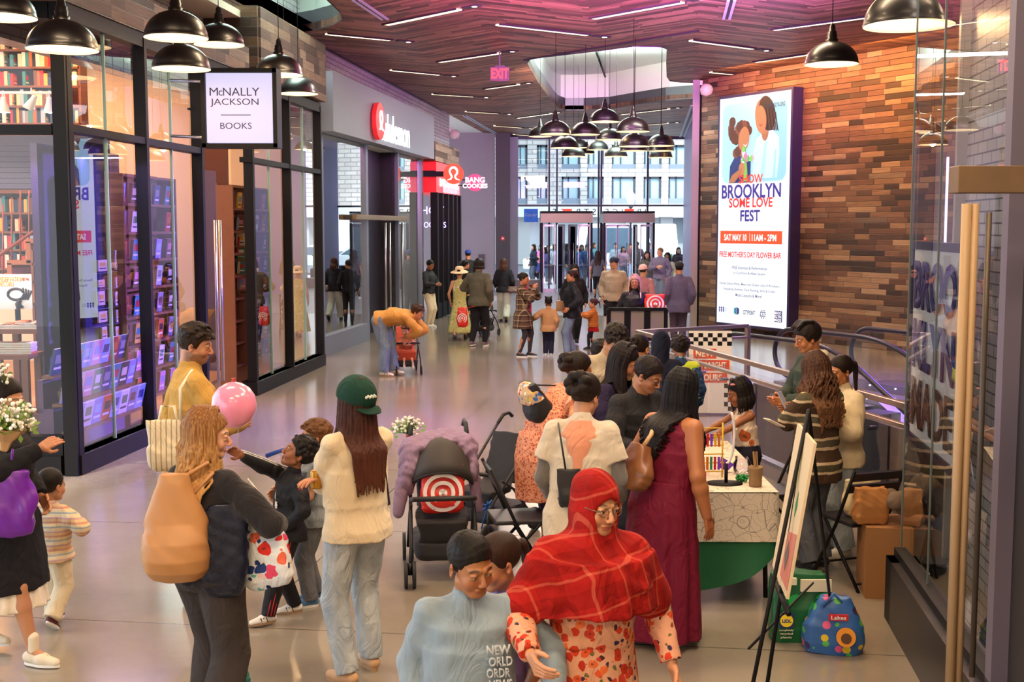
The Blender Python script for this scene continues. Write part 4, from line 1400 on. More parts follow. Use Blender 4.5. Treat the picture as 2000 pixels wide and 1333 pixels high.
for zs_, nm in ((zs_up[:-1], 'upper'), (zs_lo[:-1], 'lower')):
 for ri, z in enumerate(zs_):
  x = px2x(2, YS)
  while x < x1 - 0.08:
   if rb_.random() < 0.16:
    x += rb_.uniform(0.05, 0.12)
    continue
   tt = rb_.uniform(0.036, 0.062)
   h = rb_.uniform(0.17, 0.235)
   book(Ve((x + tt / 2, YS + 0.11, z)), 0, rb_.choice(wts), '%s tier row %s, tall shelves behind the corner window' % (nm, ['one', 'two', 'three', 'four', 'five', 'six'][ri]), 'books on the %s tier of the tall shelves' % nm, w=0.15, h=h, t=tt, spine=True)
   x += tt + 0.003
st = thing('staircase', 'wooden staircase with thin balusters rising to the right behind the corner window', 'staircase', (px2x(60, 16.2), 16.2, 0))
steps = [(0, 40, 560, 535), (24, 66, 535, 508), (62, 90, 508, 466), (84, 130, 466, 446), (120, 165, 446, 420)]
mb = MB()
for xa_, xb_, ya_, yb_ in steps:
 a_, b_ = (px2x(xa_, 16.2), px2x(xb_ + 6, 16.2))
 za_, zb_ = (zpx(ya_, 16.2), zpx(yb_, 16.2))
 mb.box(((a_ + b_) / 2, 16.5, zb_ - 0.03), (b_ - a_, 0.9, 0.06))
 mb.box((a_ + 0.03, 16.5, (za_ + zb_) / 2 - 0.04), (0.06, 0.9, zb_ - za_))
mb.build('steps', mat('warm_oak', '#8f5a2c', 0.45, noise=0.15), st, True)
hr = thing('handrail', None, None)
hr.parent = st
hr.location = (0, 0, 0)
mb = MB()
mb.tube([AT(-10, 505, 16.1), AT(126, 410, 16.1), AT(168, 380, 16.1)], 0.025, 6)
mb.build('rail', mat('cherry_wood', '#7c3a22', 0.4), hr, True)
for i in range(8):
 px = 6 + i * 17
 mb = MB()
 mb.tube([AT(px, 545 - i * 15, 16.1), AT(px, 400 - i * 14 if i < 3 else 372, 16.1)], 0.012, 5)
 mb.build('baluster', mat('cherry_wood', '#7c3a22', 0.4), st, True)
YU = 15.4
ux0, ux1 = (px2x(64, YU), px2x(150, YU))
zs_u = [zpx(y, YU) for y in (665, 592, 549, 514, 484)]
shelf_unit('low walnut shelves with books facing out under the stairs', Ve((ux0, YU, 0)), X1, ux1 - ux0, 0.26, zs_u)
for ri, z in enumerate(zs_u[:-1]):
 x = ux0 + 0.06
 while x < ux1 - 0.1:
  if rb_.random() < 0.5:
   c_ = rb_.choice(list(BCOL))
   book(Ve((x + 0.07, YU + 0.05, z)), 0, c_, 'facing out, %s shelf under the stairs' % ORD[ri], 'books under the stairs', w=0.13, h=0.19, t=0.025, tilt=-0.15)
   x += 0.16
  else:
   tt = rb_.uniform(0.02, 0.035)
   book(Ve((x + tt / 2, YU + 0.1, z)), 0, rb_.choice(wts), 'spine out, %s shelf under the stairs' % ORD[ri], 'books under the stairs', h=rb_.uniform(0.16, 0.2), t=tt, spine=True)
   x += tt + 0.002
YP = 15.0
p = AT(30, 570, YP)
t = thing('poster_board', 'white event poster board with orange title and a dark swirling hand drawing', 'poster', p)
mb = MB()
wP, hP = (66 / F * YP, 68 / F * YP)
mb.box(p, (wP, 0.02, hP))
mb.build('board', mat('poster_white', '#efe8dc', 0.6), t, True)
fit_text('lettering', 'RESERVATION', mat('poster_orange', '#eaa53c', 0.6), p + Ve((-0.04, -0.013, hP * 0.36)), rF, 0.3, 0.06, t, 0.002, bold=0.02)
fit_text('lettering', 'RECORD', mat('poster_orange', '#eaa53c', 0.6), p + Ve((-0.1, -0.013, hP * 0.22)), rF, 0.18, 0.06, t, 0.002, bold=0.02)
fit_text('lettering', 'FEST IVAL', mat('poster_red', '#c23a2c', 0.6), p + Ve((0.14, -0.013, hP * 0.36)), rF, 0.09, 0.035, t, 0.002, bold=0.02)
mb = MB()
c_ = p + Ve((0.06, -0.016, -0.05))
mb.tube([c_ + Ve((0.1 * cos(a) - 0.05, 0, 0.07 * sin(a) + 0.02)) for a in [R(x) for x in range(20, 360, 20)]], 0.016, 6)
for i in range(4):
 mb.tube([c_ + Ve((0.0 + 0.03 * i, 0, -0.05)), c_ + Ve((0.05 + 0.025 * i, 0, 0.02)), c_ + Ve((0.04 + 0.035 * i, 0, 0.1 - 0.012 * i))], 0.011, 6)
mb.tube([c_ + Ve((0, 0, -0.05)), c_ + Ve((-0.03, 0, -0.1)), c_ + Ve((0.0, 0, -0.16))], [0.03, 0.035, 0.05], 8)
mb.build('drawing', mat('poster_ink', '#3a3640', 0.7), t, True)
mb = MB()
mb.box(Ve((p.x, YP + 0.05, (p.z - hP / 2) / 2)), (0.05, 0.05, p.z - hP / 2))
mb.box(Ve((p.x, YP + 0.05, 0.06)), (0.3, 0.3, 0.05))
mb.build('stand', M_black, t, True)
def book_table(label, xa, xb, y, ztop, depth):
 t = thing('display_table', label, 'table', ((xa + xb) / 2, y, 0))
 mb = MB()
 mb.box((0, 0, ztop - 0.025), (xb - xa, depth, 0.05))
 mb.build('table_top', M_bookwood, t)
 for sx in (-1, 1):
  for sy in (-1, 1):
   mb = MB()
   mb.box((sx * ((xb - xa) / 2 - 0.05), sy * (depth / 2 - 0.05), (ztop - 0.05) / 2), (0.07, 0.07, ztop - 0.05))
   mb.build('leg', M_bookwood, t)
 mb = MB()
 mb.box((0, 0, 0.3), (xb - xa - 0.1, depth - 0.1, 0.03))
 mb.build('lower_shelf', M_bookwood, t)
YT = 14.0
zt_ = zpx(640, YT)
book_table('walnut display table spread with pale paperbacks behind the corner window', px2x(2, YT), px2x(112, YT), YT, zt_, 0.6)
bt = MB()
def flat(c, rz, w, h, t):
 bt.box(Ve(c) + UP * t / 2, (w, h, t), rz=rz, mi=rb_.randrange(3))
 bt.box(Ve(c) + UP * t / 2 + Ve((0, -0.003, 0)), (w * 0.97, h, t * 0.8), rz=rz, mi=3)
for i in range(9):
 for j in range(2):
  for k_ in range(rb_.choice([1, 2, 3])):
   flat((px2x(10 + i * 12, YT), YT - 0.14 + j * 0.27, zt_ + k_ * 0.025), rb_.uniform(-0.1, 0.1), 0.12, 0.18, 0.023)
YT2 = 13.0
zt2 = zpx(690, YT2)
book_table('low walnut table stacked with white paperbacks close to the corner window', px2x(-40, YT2), px2x(66, YT2), YT2, zt2, 0.45)
for i in range(7):
 for k_ in range(5):
  flat((px2x(-4 + i * 10, YT2), YT2 - 0.04, zt2 + k_ * 0.025), rb_.uniform(-0.05, 0.05), 0.1, 0.17, 0.023)
for i in range(2):
 for k_ in range(7):
  flat((px2x(28 + i * 16, YT2 - 0.0), YT2 - 0.02, 0.315 + k_ * 0.027), 0, 0.11, 0.17, 0.025)
tag(bt.build('book_stacks', [mat('cover_white', BCOL['white'], 0.5), mat('cover_cream', BCOL['cream'], 0.5), mat('cover_orange', BCOL['orange'], 0.5), M_pages]), 'many pale paperbacks lying in stacks on the two display tables', 'books', kind='stuff')
cols7 = ['navy', 'brown', 'lilac', 'black', 'pink', 'navy', 'yellow', 'pale blue']
YF = 12.5
rk = thing('slanted_rack', 'small slanted display rack low behind the corner window', 'display rack', (px2x(100, YF), YF, 0))
mb = MB()
mb.box((0, 0.22, 0.25), (0.5, 0.4, 0.5))
mb.build('rack_base', M_bookwood, rk)
for i, (px, py, w_, h_, c_) in enumerate(((96, 800, 0.19, 0.27, 'navy'), (117, 795, 0.13, 0.22, 'cream'), (131, 785, 0.1, 0.2, 'pink'), (97, 848, 0.17, 0.22, 'red'), (121, 828, 0.13, 0.17, 'lilac'), (118, 885, 0.2, 0.26, 'pale blue'))):
 p = AT(px, py, 12.35)
 book(p - Ve((0, 0, h_ * 0.2)), 0.1, c_, 'on the low corner window rack, %s' % ['largest', 'second along the top', 'last along the top', 'middle left', 'middle right', 'lowest'][i], 'books on the corner window rack', w=w_, h=h_, t=0.03, tilt=-0.25)
mb = MB()
sb0 = s_px(LP(0, 0.46, 0), DB, 166)
a_, b_ = (LP(sb0, 0.46, 0), LP(S1 - 0.02, 0.46, 0))
mb.span(a_, b_, 0.03, 1.06, ZT0)
tag(mb.build('display_backdrop', mat('navy_felt', '#1c1b44', 0.9)), 'tall navy backdrop panel behind the pale notebooks in the first window', 'backdrop')
PB = LP(0, 0.4, 0)
for i, (px, py, w_, h_) in enumerate(((199, 519, 32, 22), (229, 508, 20, 38), (197, 554, 22, 14), (232, 551, 28, 20), (197, 583, 24, 27), (230, 583, 24, 27), (200, 619, 30, 21), (231, 617, 20, 24), (203, 651, 18, 24), (230, 650, 20, 24))):
 c = plane_pt(PB, DB, px, py)
 dd = c.y / F
 hh, ww = (h_ * dd, w_ * dd * 1.25)
 book(c - UP * hh / 2, RZB, 'cream', 'on a clear ledge, navy backdrop, %s' % ['widest of the top row', 'tallest of the top row', 'small one of the second row', 'wide one of the second row', 'square left one of the third row', 'square right one of the third row', 'wide one of the fourth row', 'upright one of the fourth row', 'left one of the bottom row', 'right one of the bottom row'][i], 'pale notebooks on the navy backdrop', w=ww, h=hh, t=0.02, name='notebook')
for py in (531, 563, 600, 633, 664):
 c = plane_pt(PB, DB, 214, py)
 mb = MB()
 mb.box(c + DN * 0.03 - UP * 0.005, (0.75, 0.09, 0.006), rz=RZB)
 tag(mb.build('clear_ledge', mat('acrylic', '#b8b4e0', 0.1, alpha=0.45)), 'clear acrylic ledge under a row of notebooks, %s' % ['first from the top', 'second from the top', 'third from the top', 'fourth from the top', 'lowest one'][(531, 563, 600, 633, 664).index(py)], 'ledge')
rk = thing('slanted_rack', 'long slanted walnut rack of bright books along the bottom of the first corridor window', 'display rack', LP(0.2, 0.3, 0))
rows = [(0.42, 0.11, 0.0), (0.7, 0.2, 0.0), (0.98, 0.3, 0.0)]
for ri, (z, off, _) in enumerate(rows):
 mb = MB()
 mb.box(LP(S1 / 2, off + 0.02, z - 0.02), (S1 - 0.2, 0.12, 0.03), rz=RZB)
 mb.build('shelf', M_bookwood, rk, True)
mb = MB()
pts = [LP(0.12, 0.28, 0), LP(S1 - 0.06, 0.28, 0), LP(S1 - 0.06, 0.44, 0), LP(0.12, 0.44, 0)]
mb.prism([(q.x, q.y) for q in pts], 0.04, 0.64)
pts = [LP(0.12, 0.38, 0), LP(S1 - 0.06, 0.38, 0), LP(S1 - 0.06, 0.44, 0), LP(0.12, 0.44, 0)]
mb.prism([(q.x, q.y) for q in pts], 0.6, 0.93)
mb.build('rack_base', mat('rack_mauve', '#6a4a6a', 0.6), rk, True)
pal = [['pale blue', 'white', 'lilac', 'orange', 'pale blue', 'white', 'grey'], ['lilac', 'cream', 'pink', 'green', 'navy', 'teal', 'black'], ['navy', 'pink', 'teal', 'lilac', 'pink', 'pale blue', 'red']]
for ri, (z, off, _) in enumerate(rows):
 n_ = 8
 for i in range(n_):
  s_ = 0.22 + i * (S1 - 0.34) / (n_ - 1)
  c_ = pal[ri][i % 7]
  book(LP(s_, off, z), RZB, c_, '%s row of the slanted rack in the first corridor window' % ['bottom', 'middle', 'top'][ri], 'books on the first window rack', w=0.22, h=0.27, t=0.025, tilt=-0.22)
for k, (sa, sb_, nm, nrow, coln) in enumerate(((S1 + 0.12, S2 - 0.05, 'second', 8, 5), (S3 + 0.12, S4 - 0.02, 'third', 8, 5))):
 zs_ = [0.42 + 0.33 * i for i in range(nrow)]
 c0 = LP(sa, 0.3, 0)
 shelf_unit('dark shelves of face out books in the %s corridor window' % nm, c0, DB, sb_ - sa, 0.24, zs_ + [zs_[-1] + 0.33], back=True)
 for ri, z in enumerate(zs_):
  for i in range(coln):
   s_ = sa + 0.12 + i * (sb_ - sa - 0.2) / (coln - 1)
   if rb_.random() < 0.12:
    continue
   book(LP(s_, 0.4, z), RZB, rb_.choice(list(BCOL)), 'facing out on row %s in the %s corridor window' % (['one', 'two', 'three', 'four', 'five', 'six', 'seven', 'eight'][ri], nm), 'books in the %s corridor window' % nm, w=0.17, h=0.24, t=0.03, tilt=-0.12)
mb = MB()
mb.span(LP(S1 - 0.3, 1.1, 0), LP(S2 + 0.1, 1.1, 0), 0.08, 0, ZT0)
mb.build('wall_partition', mat('plum_wall', '#4a3548', 0.7), kind='structure')
YE = LP((S2 + S3) / 2, 0, 0).y + 1.6
ex0, ex1 = (px2x(434, YE), px2x(484, YE))
zs_e = [AT(460, y, YE).z for y in (566, 535, 507, 480, 449)] + [AT(460, 420, YE).z]
shelf_unit('walnut shelf of face out books standing just inside the bookshop entrance', Ve((ex0, YE, 0)), X1, ex1 - ex0 + 0.05, 0.25, [0.1] + zs_e)
mb = MB()
mb.box(((ex0 + ex1) / 2 + 0.02, YE + 0.02, zs_e[0] / 2), (ex1 - ex0, 0.05, zs_e[0] - 0.1))
tag(mb.build('cabinet_front', mat('walnut_red', '#6e3a24', 0.45)), 'plain reddish cabinet front under the entrance bookshelf', 'cabinet')
ce = [('red', 'cream'), ('grey', 'navy'), ('orange', 'cream'), ('black', 'green'), ('teal', 'pale blue')]
ce = [('yellow', 'pink'), ('pale blue', 'teal'), ('black', 'green'), ('orange', 'cream'), ('grey', 'brown')]
for z, cc in zip(zs_e[:-1], ce):
 for i in range(2):
  book(Ve((ex0 + 0.11 + i * 0.17, YE + 0.06, z)), 0, cc[i], 'facing out on the shelf inside the entrance', 'books on the entrance shelf', w=0.14, h=0.19, t=0.025, tilt=-0.1)
mb = MB()
mb.box((px2x(478, YE + 1.2), YE + 1.2, 2.2), (0.32, 0.2, 4.4))
mb.build('wall_column', mat('cream_wall', '#dcc7a8', 0.7), kind='structure')
mb = MB()
mb.box((px2x(418, YE + 2.2), YE + 2.2, 2.0), (0.55, 0.1, 4.0))
tag(mb.build('red_shelf_wall', mat('shelf_red', '#4a2219', 0.6)), 'tall dark red shelving wall seen through the bookshop entrance', 'shelving')
hd = thing('door_pull_pair', 'pair of tall slim steel door pulls in the bookshop entrance', 'door handle', LP(S2 + 0.45, 0.0, 0))
for px in (424, 433):
 mb = MB()
 c = plane_pt(LP(0, 0.1, 0), DB, px, 600)
 mb.tube([Ve((c.x, c.y, 0.35)), Ve((c.x, c.y, AT(px, 430, c.y).z))], 0.022, 8)
 mb.build('pull', M_steel, hd, True)
mb = MB()
p_, q_ = (LP(S2 + 0.1, 0.1, 0), LP(S2 + 0.9, 0.1, 0))
mb.quad((p_.x, p_.y, 0.03), (q_.x, q_.y, 0.03), (q_.x, q_.y, 3.2), (p_.x, p_.y, 3.2))
mb.build('door_2', glass_mat('clear_glass'), kind='structure')
for i, (px, py) in enumerate(((7, 205), (62, 200), (97, 205))):
 p = AT(px, py, 14.6)
 t = thing('spot_lamp', 'small white metal spotlight on the track behind the corner window, %s' % ['leftmost, cut by the edge', 'middle one, tilted', 'rightmost, next to the mullion'][i], 'spotlight', p)
 mb = MB()
 mb.M = Mx.Rotation(R((0, 28, 0)[i]), 4, 'Y')
 mb.lathe([(0.075, -0.09), (0.06, -0.04), (0.035, 0.04), (0.03, 0.09), (0.001, 0.1)], 14)
 mb.build('shade', M_white, t)
 mb = MB()
 mb.ball((0, 0, -0.07), 0.035, 8)
 mb.build('bulb', emis('spot_bulb', '#fff0cc', 5), t)
 mb = MB()
 mb.tube([(0, 0, 0.09), (0, 0, 0.17)], 0.008, 5)
 mb.build('stem', M_white, t)
mb = MB()
mb.box(AT(50, 181, 14.6), (1.0, 0.04, 0.03))
tag(mb.build('lamp_track', M_white), 'thin white lamp track behind the corner window', 'lighting track')
C0 = G(1674, 1150)
C0 = Ve((C0.x, 7.45, 0))
RDv = CV.copy()
def RP(s, off, z):
 return C0 - CV * s + CU * off + UP * z
mb = MB()
a_, b_ = (RP(0, 0, 0), RP(5.2, 0, 0))
c_, d_ = (RP(5.2, 0.18, 0), RP(0, 0.18, 0))
mb.prism([(q.x, q.y) for q in (a_, b_, c_, d_)], 0, 0.4)
e_, f_ = (RP(0, 0.44, 0), RP(0.18, 0.44, 0))
mb.prism([(q.x, q.y) for q in (RP(0, 0, 0), RP(0.18, 0.0, 0), f_, e_)], 0, 0.4)
mb.build('wall_plinth', mat('black_plinth', '#121013', 0.35), kind='structure')
mb = MB()
mb.prism([(q.x, q.y) for q in (RP(-0.01, 0.05, 0), RP(4.6, 0.05, 0), RP(4.6, 0.12, 0), RP(-0.01, 0.12, 0))], 0.4, 0.45)
mb.build('trim_4', M_frame, kind='structure')
mb = MB()
p_, q_ = (RP(0.0, 0.09, 0), RP(2.2, 0.09, 0))
mb.quad((p_.x, p_.y, 0.45), (q_.x, q_.y, 0.45), (q_.x, q_.y, ZC), (p_.x, p_.y, ZC))
mb.build('window_10', glass_mat('vitrine_glass', (0.9, 0.93, 0.93), refl=1.35), kind='structure')
mb = MB()
p_, q_ = (RP(0.0, 0.09, 0), RP(0.0, 0.38, 0))
mb.quad((p_.x, p_.y, 0.45), (q_.x, q_.y, 0.45), (q_.x, q_.y, ZC), (p_.x, p_.y, ZC))
mb.build('window_11', glass_mat('vitrine_return', (0.93, 0.95, 0.95), refl=0.8), kind='structure')
mb = MB()
for s_ in (0.0, 0.78):
 mb.prism([(q.x, q.y) for q in (RP(s_, 0.085, 0), RP(s_ + 0.01, 0.085, 0), RP(s_ + 0.01, 0.097, 0), RP(s_, 0.097, 0))], 0.45, ZC)
mb.build('window_joint', mat('silicone_dark', '#5f6b66', 0.4), kind='structure')
mb = MB()
mb.prism([(q.x, q.y) for q in (RP(2.2, 0.05, 0), RP(2.3, 0.05, 0), RP(2.3, 0.5, 0), RP(2.2, 0.5, 0))], 0, ZC)
mb.build('wall_post', mat('lilac_grey_post', '#6a6272', 0.5), kind='structure')
mb = MB()
mb.prism([(q.x, q.y) for q in (RP(2.3, 0.12, 0), RP(5.2, 0.12, 0), RP(5.2, 0.4, 0), RP(2.3, 0.4, 0))], 0, ZC)
mb.build('wall_door_recess', mat('charcoal_panel', '#2f2b2c', 0.55), kind='structure')
M_gb = brick_mat('grey_glazed_brick', CV, '#b3a8a2', '#c0b5ae', '#4a3f3c', 0.2, 0.067, 0.005, 0.4)
mb = MB()
p_, q_ = (RP(0.1, 1.6, 0), RP(5.2, 1.6, 0))
mb.prism([(q.x, q.y) for q in (RP(0.0, 0.4, 0), RP(2.2, 0.4, 0), RP(2.2, 0.5, 0), RP(0.0, 0.5, 0))], 0, ZC)
mb.build('wall_box', M_gb, kind='structure')
mb = MB()
mb.prism([(q.x, q.y) for q in (RP(-0.02, 0.34, 0), RP(0.03, 0.34, 0), RP(0.03, 0.5, 0), RP(-0.02, 0.5, 0))], 0, ZC)
mb.build('wall_post', mat('beige_post', '#a59a8c', 0.5), kind='structure')
light('vitrine_light', 'AREA', RP(1.1, 0.26, 5.8), 110, '#ffe8d6', 0.2, 2.2, rot=(0, 0, -ANG))
t = thing('brass_door_bar', 'thick brown header bar with a tall pull, closest to the camera', 'door hardware', RP(2.6, 0, 0))
zb_ = AT(1900, 352, 4.7).z
mb = MB()
p_ = AT(1856, 352, 4.72)
mb.box(p_ + Ve((0.6, -0.03, 0)), (1.2, 0.1, 52 / F * 4.72))
mb.build('header_bar', mat('wood_brass', '#7a6148', 0.5, noise=0.2, nscale=6), t, world=True, bevel=0.004)
mb = MB()
p_ = AT(1899, 398, 4.45)
for dx, r_ in ((-0.02, 0.018), (0.012, 0.014)):
 mb.tube([Ve((p_.x + dx, p_.y, 0.5)), Ve((p_.x + dx, p_.y, p_.z))], r_, 10)
mb.build('pull_handle', mat('pull_brass', '#a88a66', 0.55), t, True)
mb = MB()
p2 = AT(1932, 415, 4.6)
mb.tube([Ve((p2.x, p2.y, 0.7)), p2], 0.012, 8)
mb.build('pull_handle', mat('pull_dim', '#5a5048', 0.5, 0.4), t, True)
SPn = RP(0, 0.16, 0)
q1, q2 = (plane_pt(SPn, CV, 1778, 700), plane_pt(SPn, CV, 1876, 700))
zt1, zb1 = (plane_pt(SPn, CV, 1800, 480).z, plane_pt(SPn, CV, 1776, 850).z)
t = thing('window_sign', 'large white window sign with violet block lettering and dark violet edge inside the glass box', 'sign', (q1 + q2) / 2)
ctr = (q1 + q2) / 2
ctr.z = (zt1 + zb1) / 2
wS, hS = (Ve((q2.x - q1.x, q2.y - q1.y, 0)).length, zt1 - zb1)
mb = MB()
mb.box(ctr + CU * 0.02, (wS, 0.03, hS), rz=atan2(CV.y, CV.x))
mb.build('panel', mat('sign_panel', '#cfc6c0', 0.5, emit=0.12), t, True)
mb = MB()
for sz in (-1, 1):
 mb.box(ctr + UP * sz * hS / 2 + CU * 0.02, (wS + 0.05, 0.06, 0.05), rz=atan2(CV.y, CV.x))
for sx in (-1, 1):
 mb.box(ctr + CV * sx * wS / 2 + CU * 0.02, (0.03, 0.06, hS), rz=atan2(CV.y, CV.x))
mb.build('edge', mat('sign_edge_violet', '#2c1c40', 0.5), t, True)
rbR = basis(-CV, -CU)
M_vio = mat('letter_violet', '#3c2a72', 0.6)
for i, (tx, m_) in enumerate((('BROO', M_vio), ('KLYN', M_vio), ('MADE', mat('letter_brown', '#5a3a38', 0.7)))):
 fit_text('lettering', tx, m_, ctr - CU * 0.005 + UP * hS * (0.3 - 0.3 * i), rbR, wS * 0.84, hS * 0.25, t, 0.006, bold=0.03)
mb = MB()
p_ = plane_pt(RP(0, 0.3, 0), CV, 1845, 500)
mb.tube([Ve((p_.x, p_.y, zb1 + 0.55)), Ve((p_.x, p_.y, zb1 + 1.75))], 0.008, 6)
tag(mb.build('neon_tube', emis('neon_stick', '#c9b8ff', 2.2)), 'thin upright violet neon tube in the glass box by the window sign', 'neon tube')
M_rail = mat('rail_steel', '#b9a99c', 0.28, 0.85)
RA0 = Ve((1.66, 16.0, 0))
RA1 = Ve((3.32, 16.95, 0))
RB1 = Ve((2.63, 11.4, 0))
RBD = (RB1 - RA0).normalized()
RB2 = RA0 + RBD * ((RB1 - RA0).length + 3.2)
for nm, a_, b_, lb in (('glass_railing', RA0, RA1, 'short far run of steel and glass railing ending in a square post'), ('glass_railing', RA0, RB2, 'long steel and glass railing running diagonally toward the craft table')):
 t = thing(nm, lb, 'railing', a_)
 d_ = (b_ - a_).normalized()
 L_ = (b_ - a_).length
 ang = atan2(d_.y, d_.x)
 for z in (1.07, 0.91):
  mb = MB()
  mb.box((a_ + b_) / 2 + UP * z, (L_, 0.055, 0.05 if z > 1 else 0.035), rz=ang)
  mb.build('rail', M_rail, t, world=True, bevel=0.006)
 mb = MB()
 mb.box((a_ + b_) / 2 + UP * 0.06, (L_, 0.09, 0.12), rz=ang)
 mb.build('base_shoe', M_steel, t, True)
 npan = max(1, round(L_ / 1.3))
 for i in range(npan):
  mb = MB()
  p_, q_ = (a_ + d_ * (L_ * i / npan + 0.02), a_ + d_ * (L_ * (i + 1) / npan - 0.02))
  mb.quad((p_.x, p_.y, 0.12), (q_.x, q_.y, 0.12), (q_.x, q_.y, 0.98), (p_.x, p_.y, 0.98))
  mb.build('pane', M_glass, t, True)
  for f_ in (0.25, 0.75):
   mb = MB()
   r_ = p_.lerp(q_, f_)
   nn = Ve((d_.y, -d_.x, 0))
   mb.tube([r_ + UP * 0.8, r_ + UP * 0.8 - nn * 0.09], 0.018, 8)
   mb.build('clamp', M_steel, t, True)
 mb = MB()
 for e_ in (b_,) if lb[0] == 's' else (b_,):
  mb.box(e_ + UP * 0.53, (0.06, 0.06, 1.06), rz=ang)
 mb.build('post', M_rail, t, True)
mb = MB()
s1_ = s_px(RA0, RBD, 1452, 800)
nn = Ve((-RBD.y, RBD.x, 0))
p_, q_ = (RA0 + RBD * s1_ + nn * 0.1, RB2 + nn * 0.1)
mb.span(p_, q_, 0.04, 0.14, 0.84)
tag(mb.build('guard_panel', mat('grey_guard', '#665c58', 0.7, noise=0.08, nscale=40)), 'plain grey guard panel standing behind the long glass railing', 'panel')
M_rubber = mat('handrail_rubber', '#1a1720', 0.35)
for i, (sx_, ox_, lb) in enumerate(((9.3, 7.0, 'nearest escalator balustrade with a round newel end'), (9.1, 5.75, 'second escalator balustrade, behind the nearest one'), (9.6, 4.65, 'third escalator balustrade, toward the board wall'), (9.6, 3.4, 'farthest escalator balustrade, along the board wall'))):
 o_ = WALL_L + WALL_D * sx_ - E_N * ox_
 t = thing('escalator_balustrade', lb, 'escalator', o_, atan2(WALL_D.y, WALL_D.x))
 H = 0.92
 r = 0.36
 top = [(r + 0.0 - r * cos(a), H - r + r * sin(a)) for a in [R(x) for x in range(-80, 91, 10)]]
 L1_, L2_ = (1.7, 8.5)
 top += [(L1_, H)]
 for k in range(1, 7):
  a = R(30 * k / 6)
  top.append((L1_ + 2.2 * sin(a), H - 2.2 * (1 - cos(a))))
 ex, ez = top[-1]
 top.append((ex + (L2_ - ex), ez - (L2_ - ex) * tan(R(30))))
 mb = MB()
 mb.tube([(x, 0, z) for x, z in top], 0.035, 8)
 mb.build('handrail', M_rubber, t)
 mb = MB()
 for k in range(len(top) - 1):
  (xa_, za_), (xb_, zb2) = (top[k], top[k + 1])
  if xb_ <= xa_:
   continue
  def base(x):
   return 0.1 if x < L1_ + 0.4 else 0.1 - (x - L1_ - 0.4) * tan(R(30))
  mb.quad((xa_, 0, max(base(xa_), za_ - 0.95) if xa_ < 0.3 else base(xa_)), (xb_, 0, base(xb_)), (xb_, 0, zb2 - 0.03), (xa_, 0, za_ - 0.03))
 mb.build('glass_panel', glass_mat('clear_glass'), t)
 mb = MB()
 pts = [(0.1, 0.12), (L1_ + 0.4, 0.12), (L2_, 0.12 - (L2_ - L1_ - 0.4) * tan(R(30)))]
 for (xa_, za_), (xb_, zb2) in zip(pts, pts[1:]):
  vs = [(xa_, -0.1, za_ - 0.12), (xb_, -0.1, zb2 - 0.12), (xb_, 0.1, zb2 - 0.12), (xa_, 0.1, za_ - 0.12), (xa_, -0.1, za_), (xb_, -0.1, zb2), (xb_, 0.1, zb2), (xa_, 0.1, za_)]
  mb.add(vs, [(0, 3, 2, 1), (4, 5, 6, 7), (0, 1, 5, 4), (1, 2, 6, 5), (2, 3, 7, 6), (3, 0, 4, 7)])
 mb.build('skirt', M_steel, t)
 mb = MB()
 for k in range(5):
  mb.ball((0.5 + 0.5 * k, -0.105, 0.08), 0.012, 6)
 mb.build('skirt_lamps', emis('skirt_lamp', '#fff2e0', 4), t)
for i, (ox_, lb) in enumerate(((6.38, 'nearer flight of escalator steps, going down'), (4.0, 'farther flight of escalator steps, going down'))):
 o_ = WALL_L + WALL_D * 11.25 - E_N * ox_
 t = thing('escalator_steps', lb, 'escalator', o_, atan2(WALL_D.y, WALL_D.x))
 for k in range(9):
  mb = MB()
  x_ = 0.1 + 0.4 * k
  z_ = -0.02 if k < 1 else -0.02 - 0.22 * (k - 0)
  mb.box((x_ + 0.2, 0, z_ - 0.12), (0.4, 0.98, 0.22))
  mb.build('step', mat('step_metal', '#6a6870', 0.4, 0.8), t)
 mb = MB()
 mb.box((-0.9, 0, 0.004), (1.9, 1.0, 0.008))
 mb.build('comb_plate', M_steel, t)
o_ = Ve((2.6, 15.75, 0))
t = thing('sandwich_board', 'white sandwich board with a black and white checker band and orange late night hours lettering', 'sign', o_, R(-4))
wB, hB = (0.56, 1.08)
mb = MB()
mb.box((0, 0, hB / 2 + 0.02), (wB, 0.03, hB), rx=R(-8))
mb.build('board', mat('board_white', '#e6dfd6', 0.6), t)
mb = MB()
mb.box((0, 0.25, hB / 2 + 0.02), (wB, 0.02, hB), rx=R(8))
mb.build('rear_board', M_black, t)
Mt = Mx.Translation((0, 0, hB / 2 + 0.02)) @ Mx.Rotation(R(-8), 4, 'X')
mb = MB()
mb.M = Mt
for r_ in range(3):
 for c__ in range(9):
  if (r_ + c__) % 2 == 0:
   mb.box((-wB / 2 + (c__ + 0.5) * wB / 9, -0.0165, hB / 2 - 0.03 - (r_ + 0.5) * 0.055), (wB / 9, 0.002, 0.055))
for r_ in range(6):
 for c__ in range(2):
  if (r_ + c__) % 2 == 0:
   mb.box((wB / 2 - (c__ + 0.5) * 0.05, -0.0165, -hB / 2 + 0.06 + r_ * 0.06), (0.05, 0.002, 0.06))
mb.build('checker_pattern', M_black, t)
mb = MB()
mb.M = Mt
for w_, z_, h_, x_ in ((0.3, 0.24, 0.13, -0.07), (0.5, 0.085, 0.14, 0.0), (0.46, -0.075, 0.13, -0.01)):
 mb.box((x_, -0.0165, z_), (w_, 0.002, h_))
mb.build('orange_bands', mat('board_orange', '#d24a2c', 0.6), t)
Rw = t.matrix_basis @ Mt
rr3 = Rw.to_3x3() @ basis((1, 0, 0), (0, -1, 0))
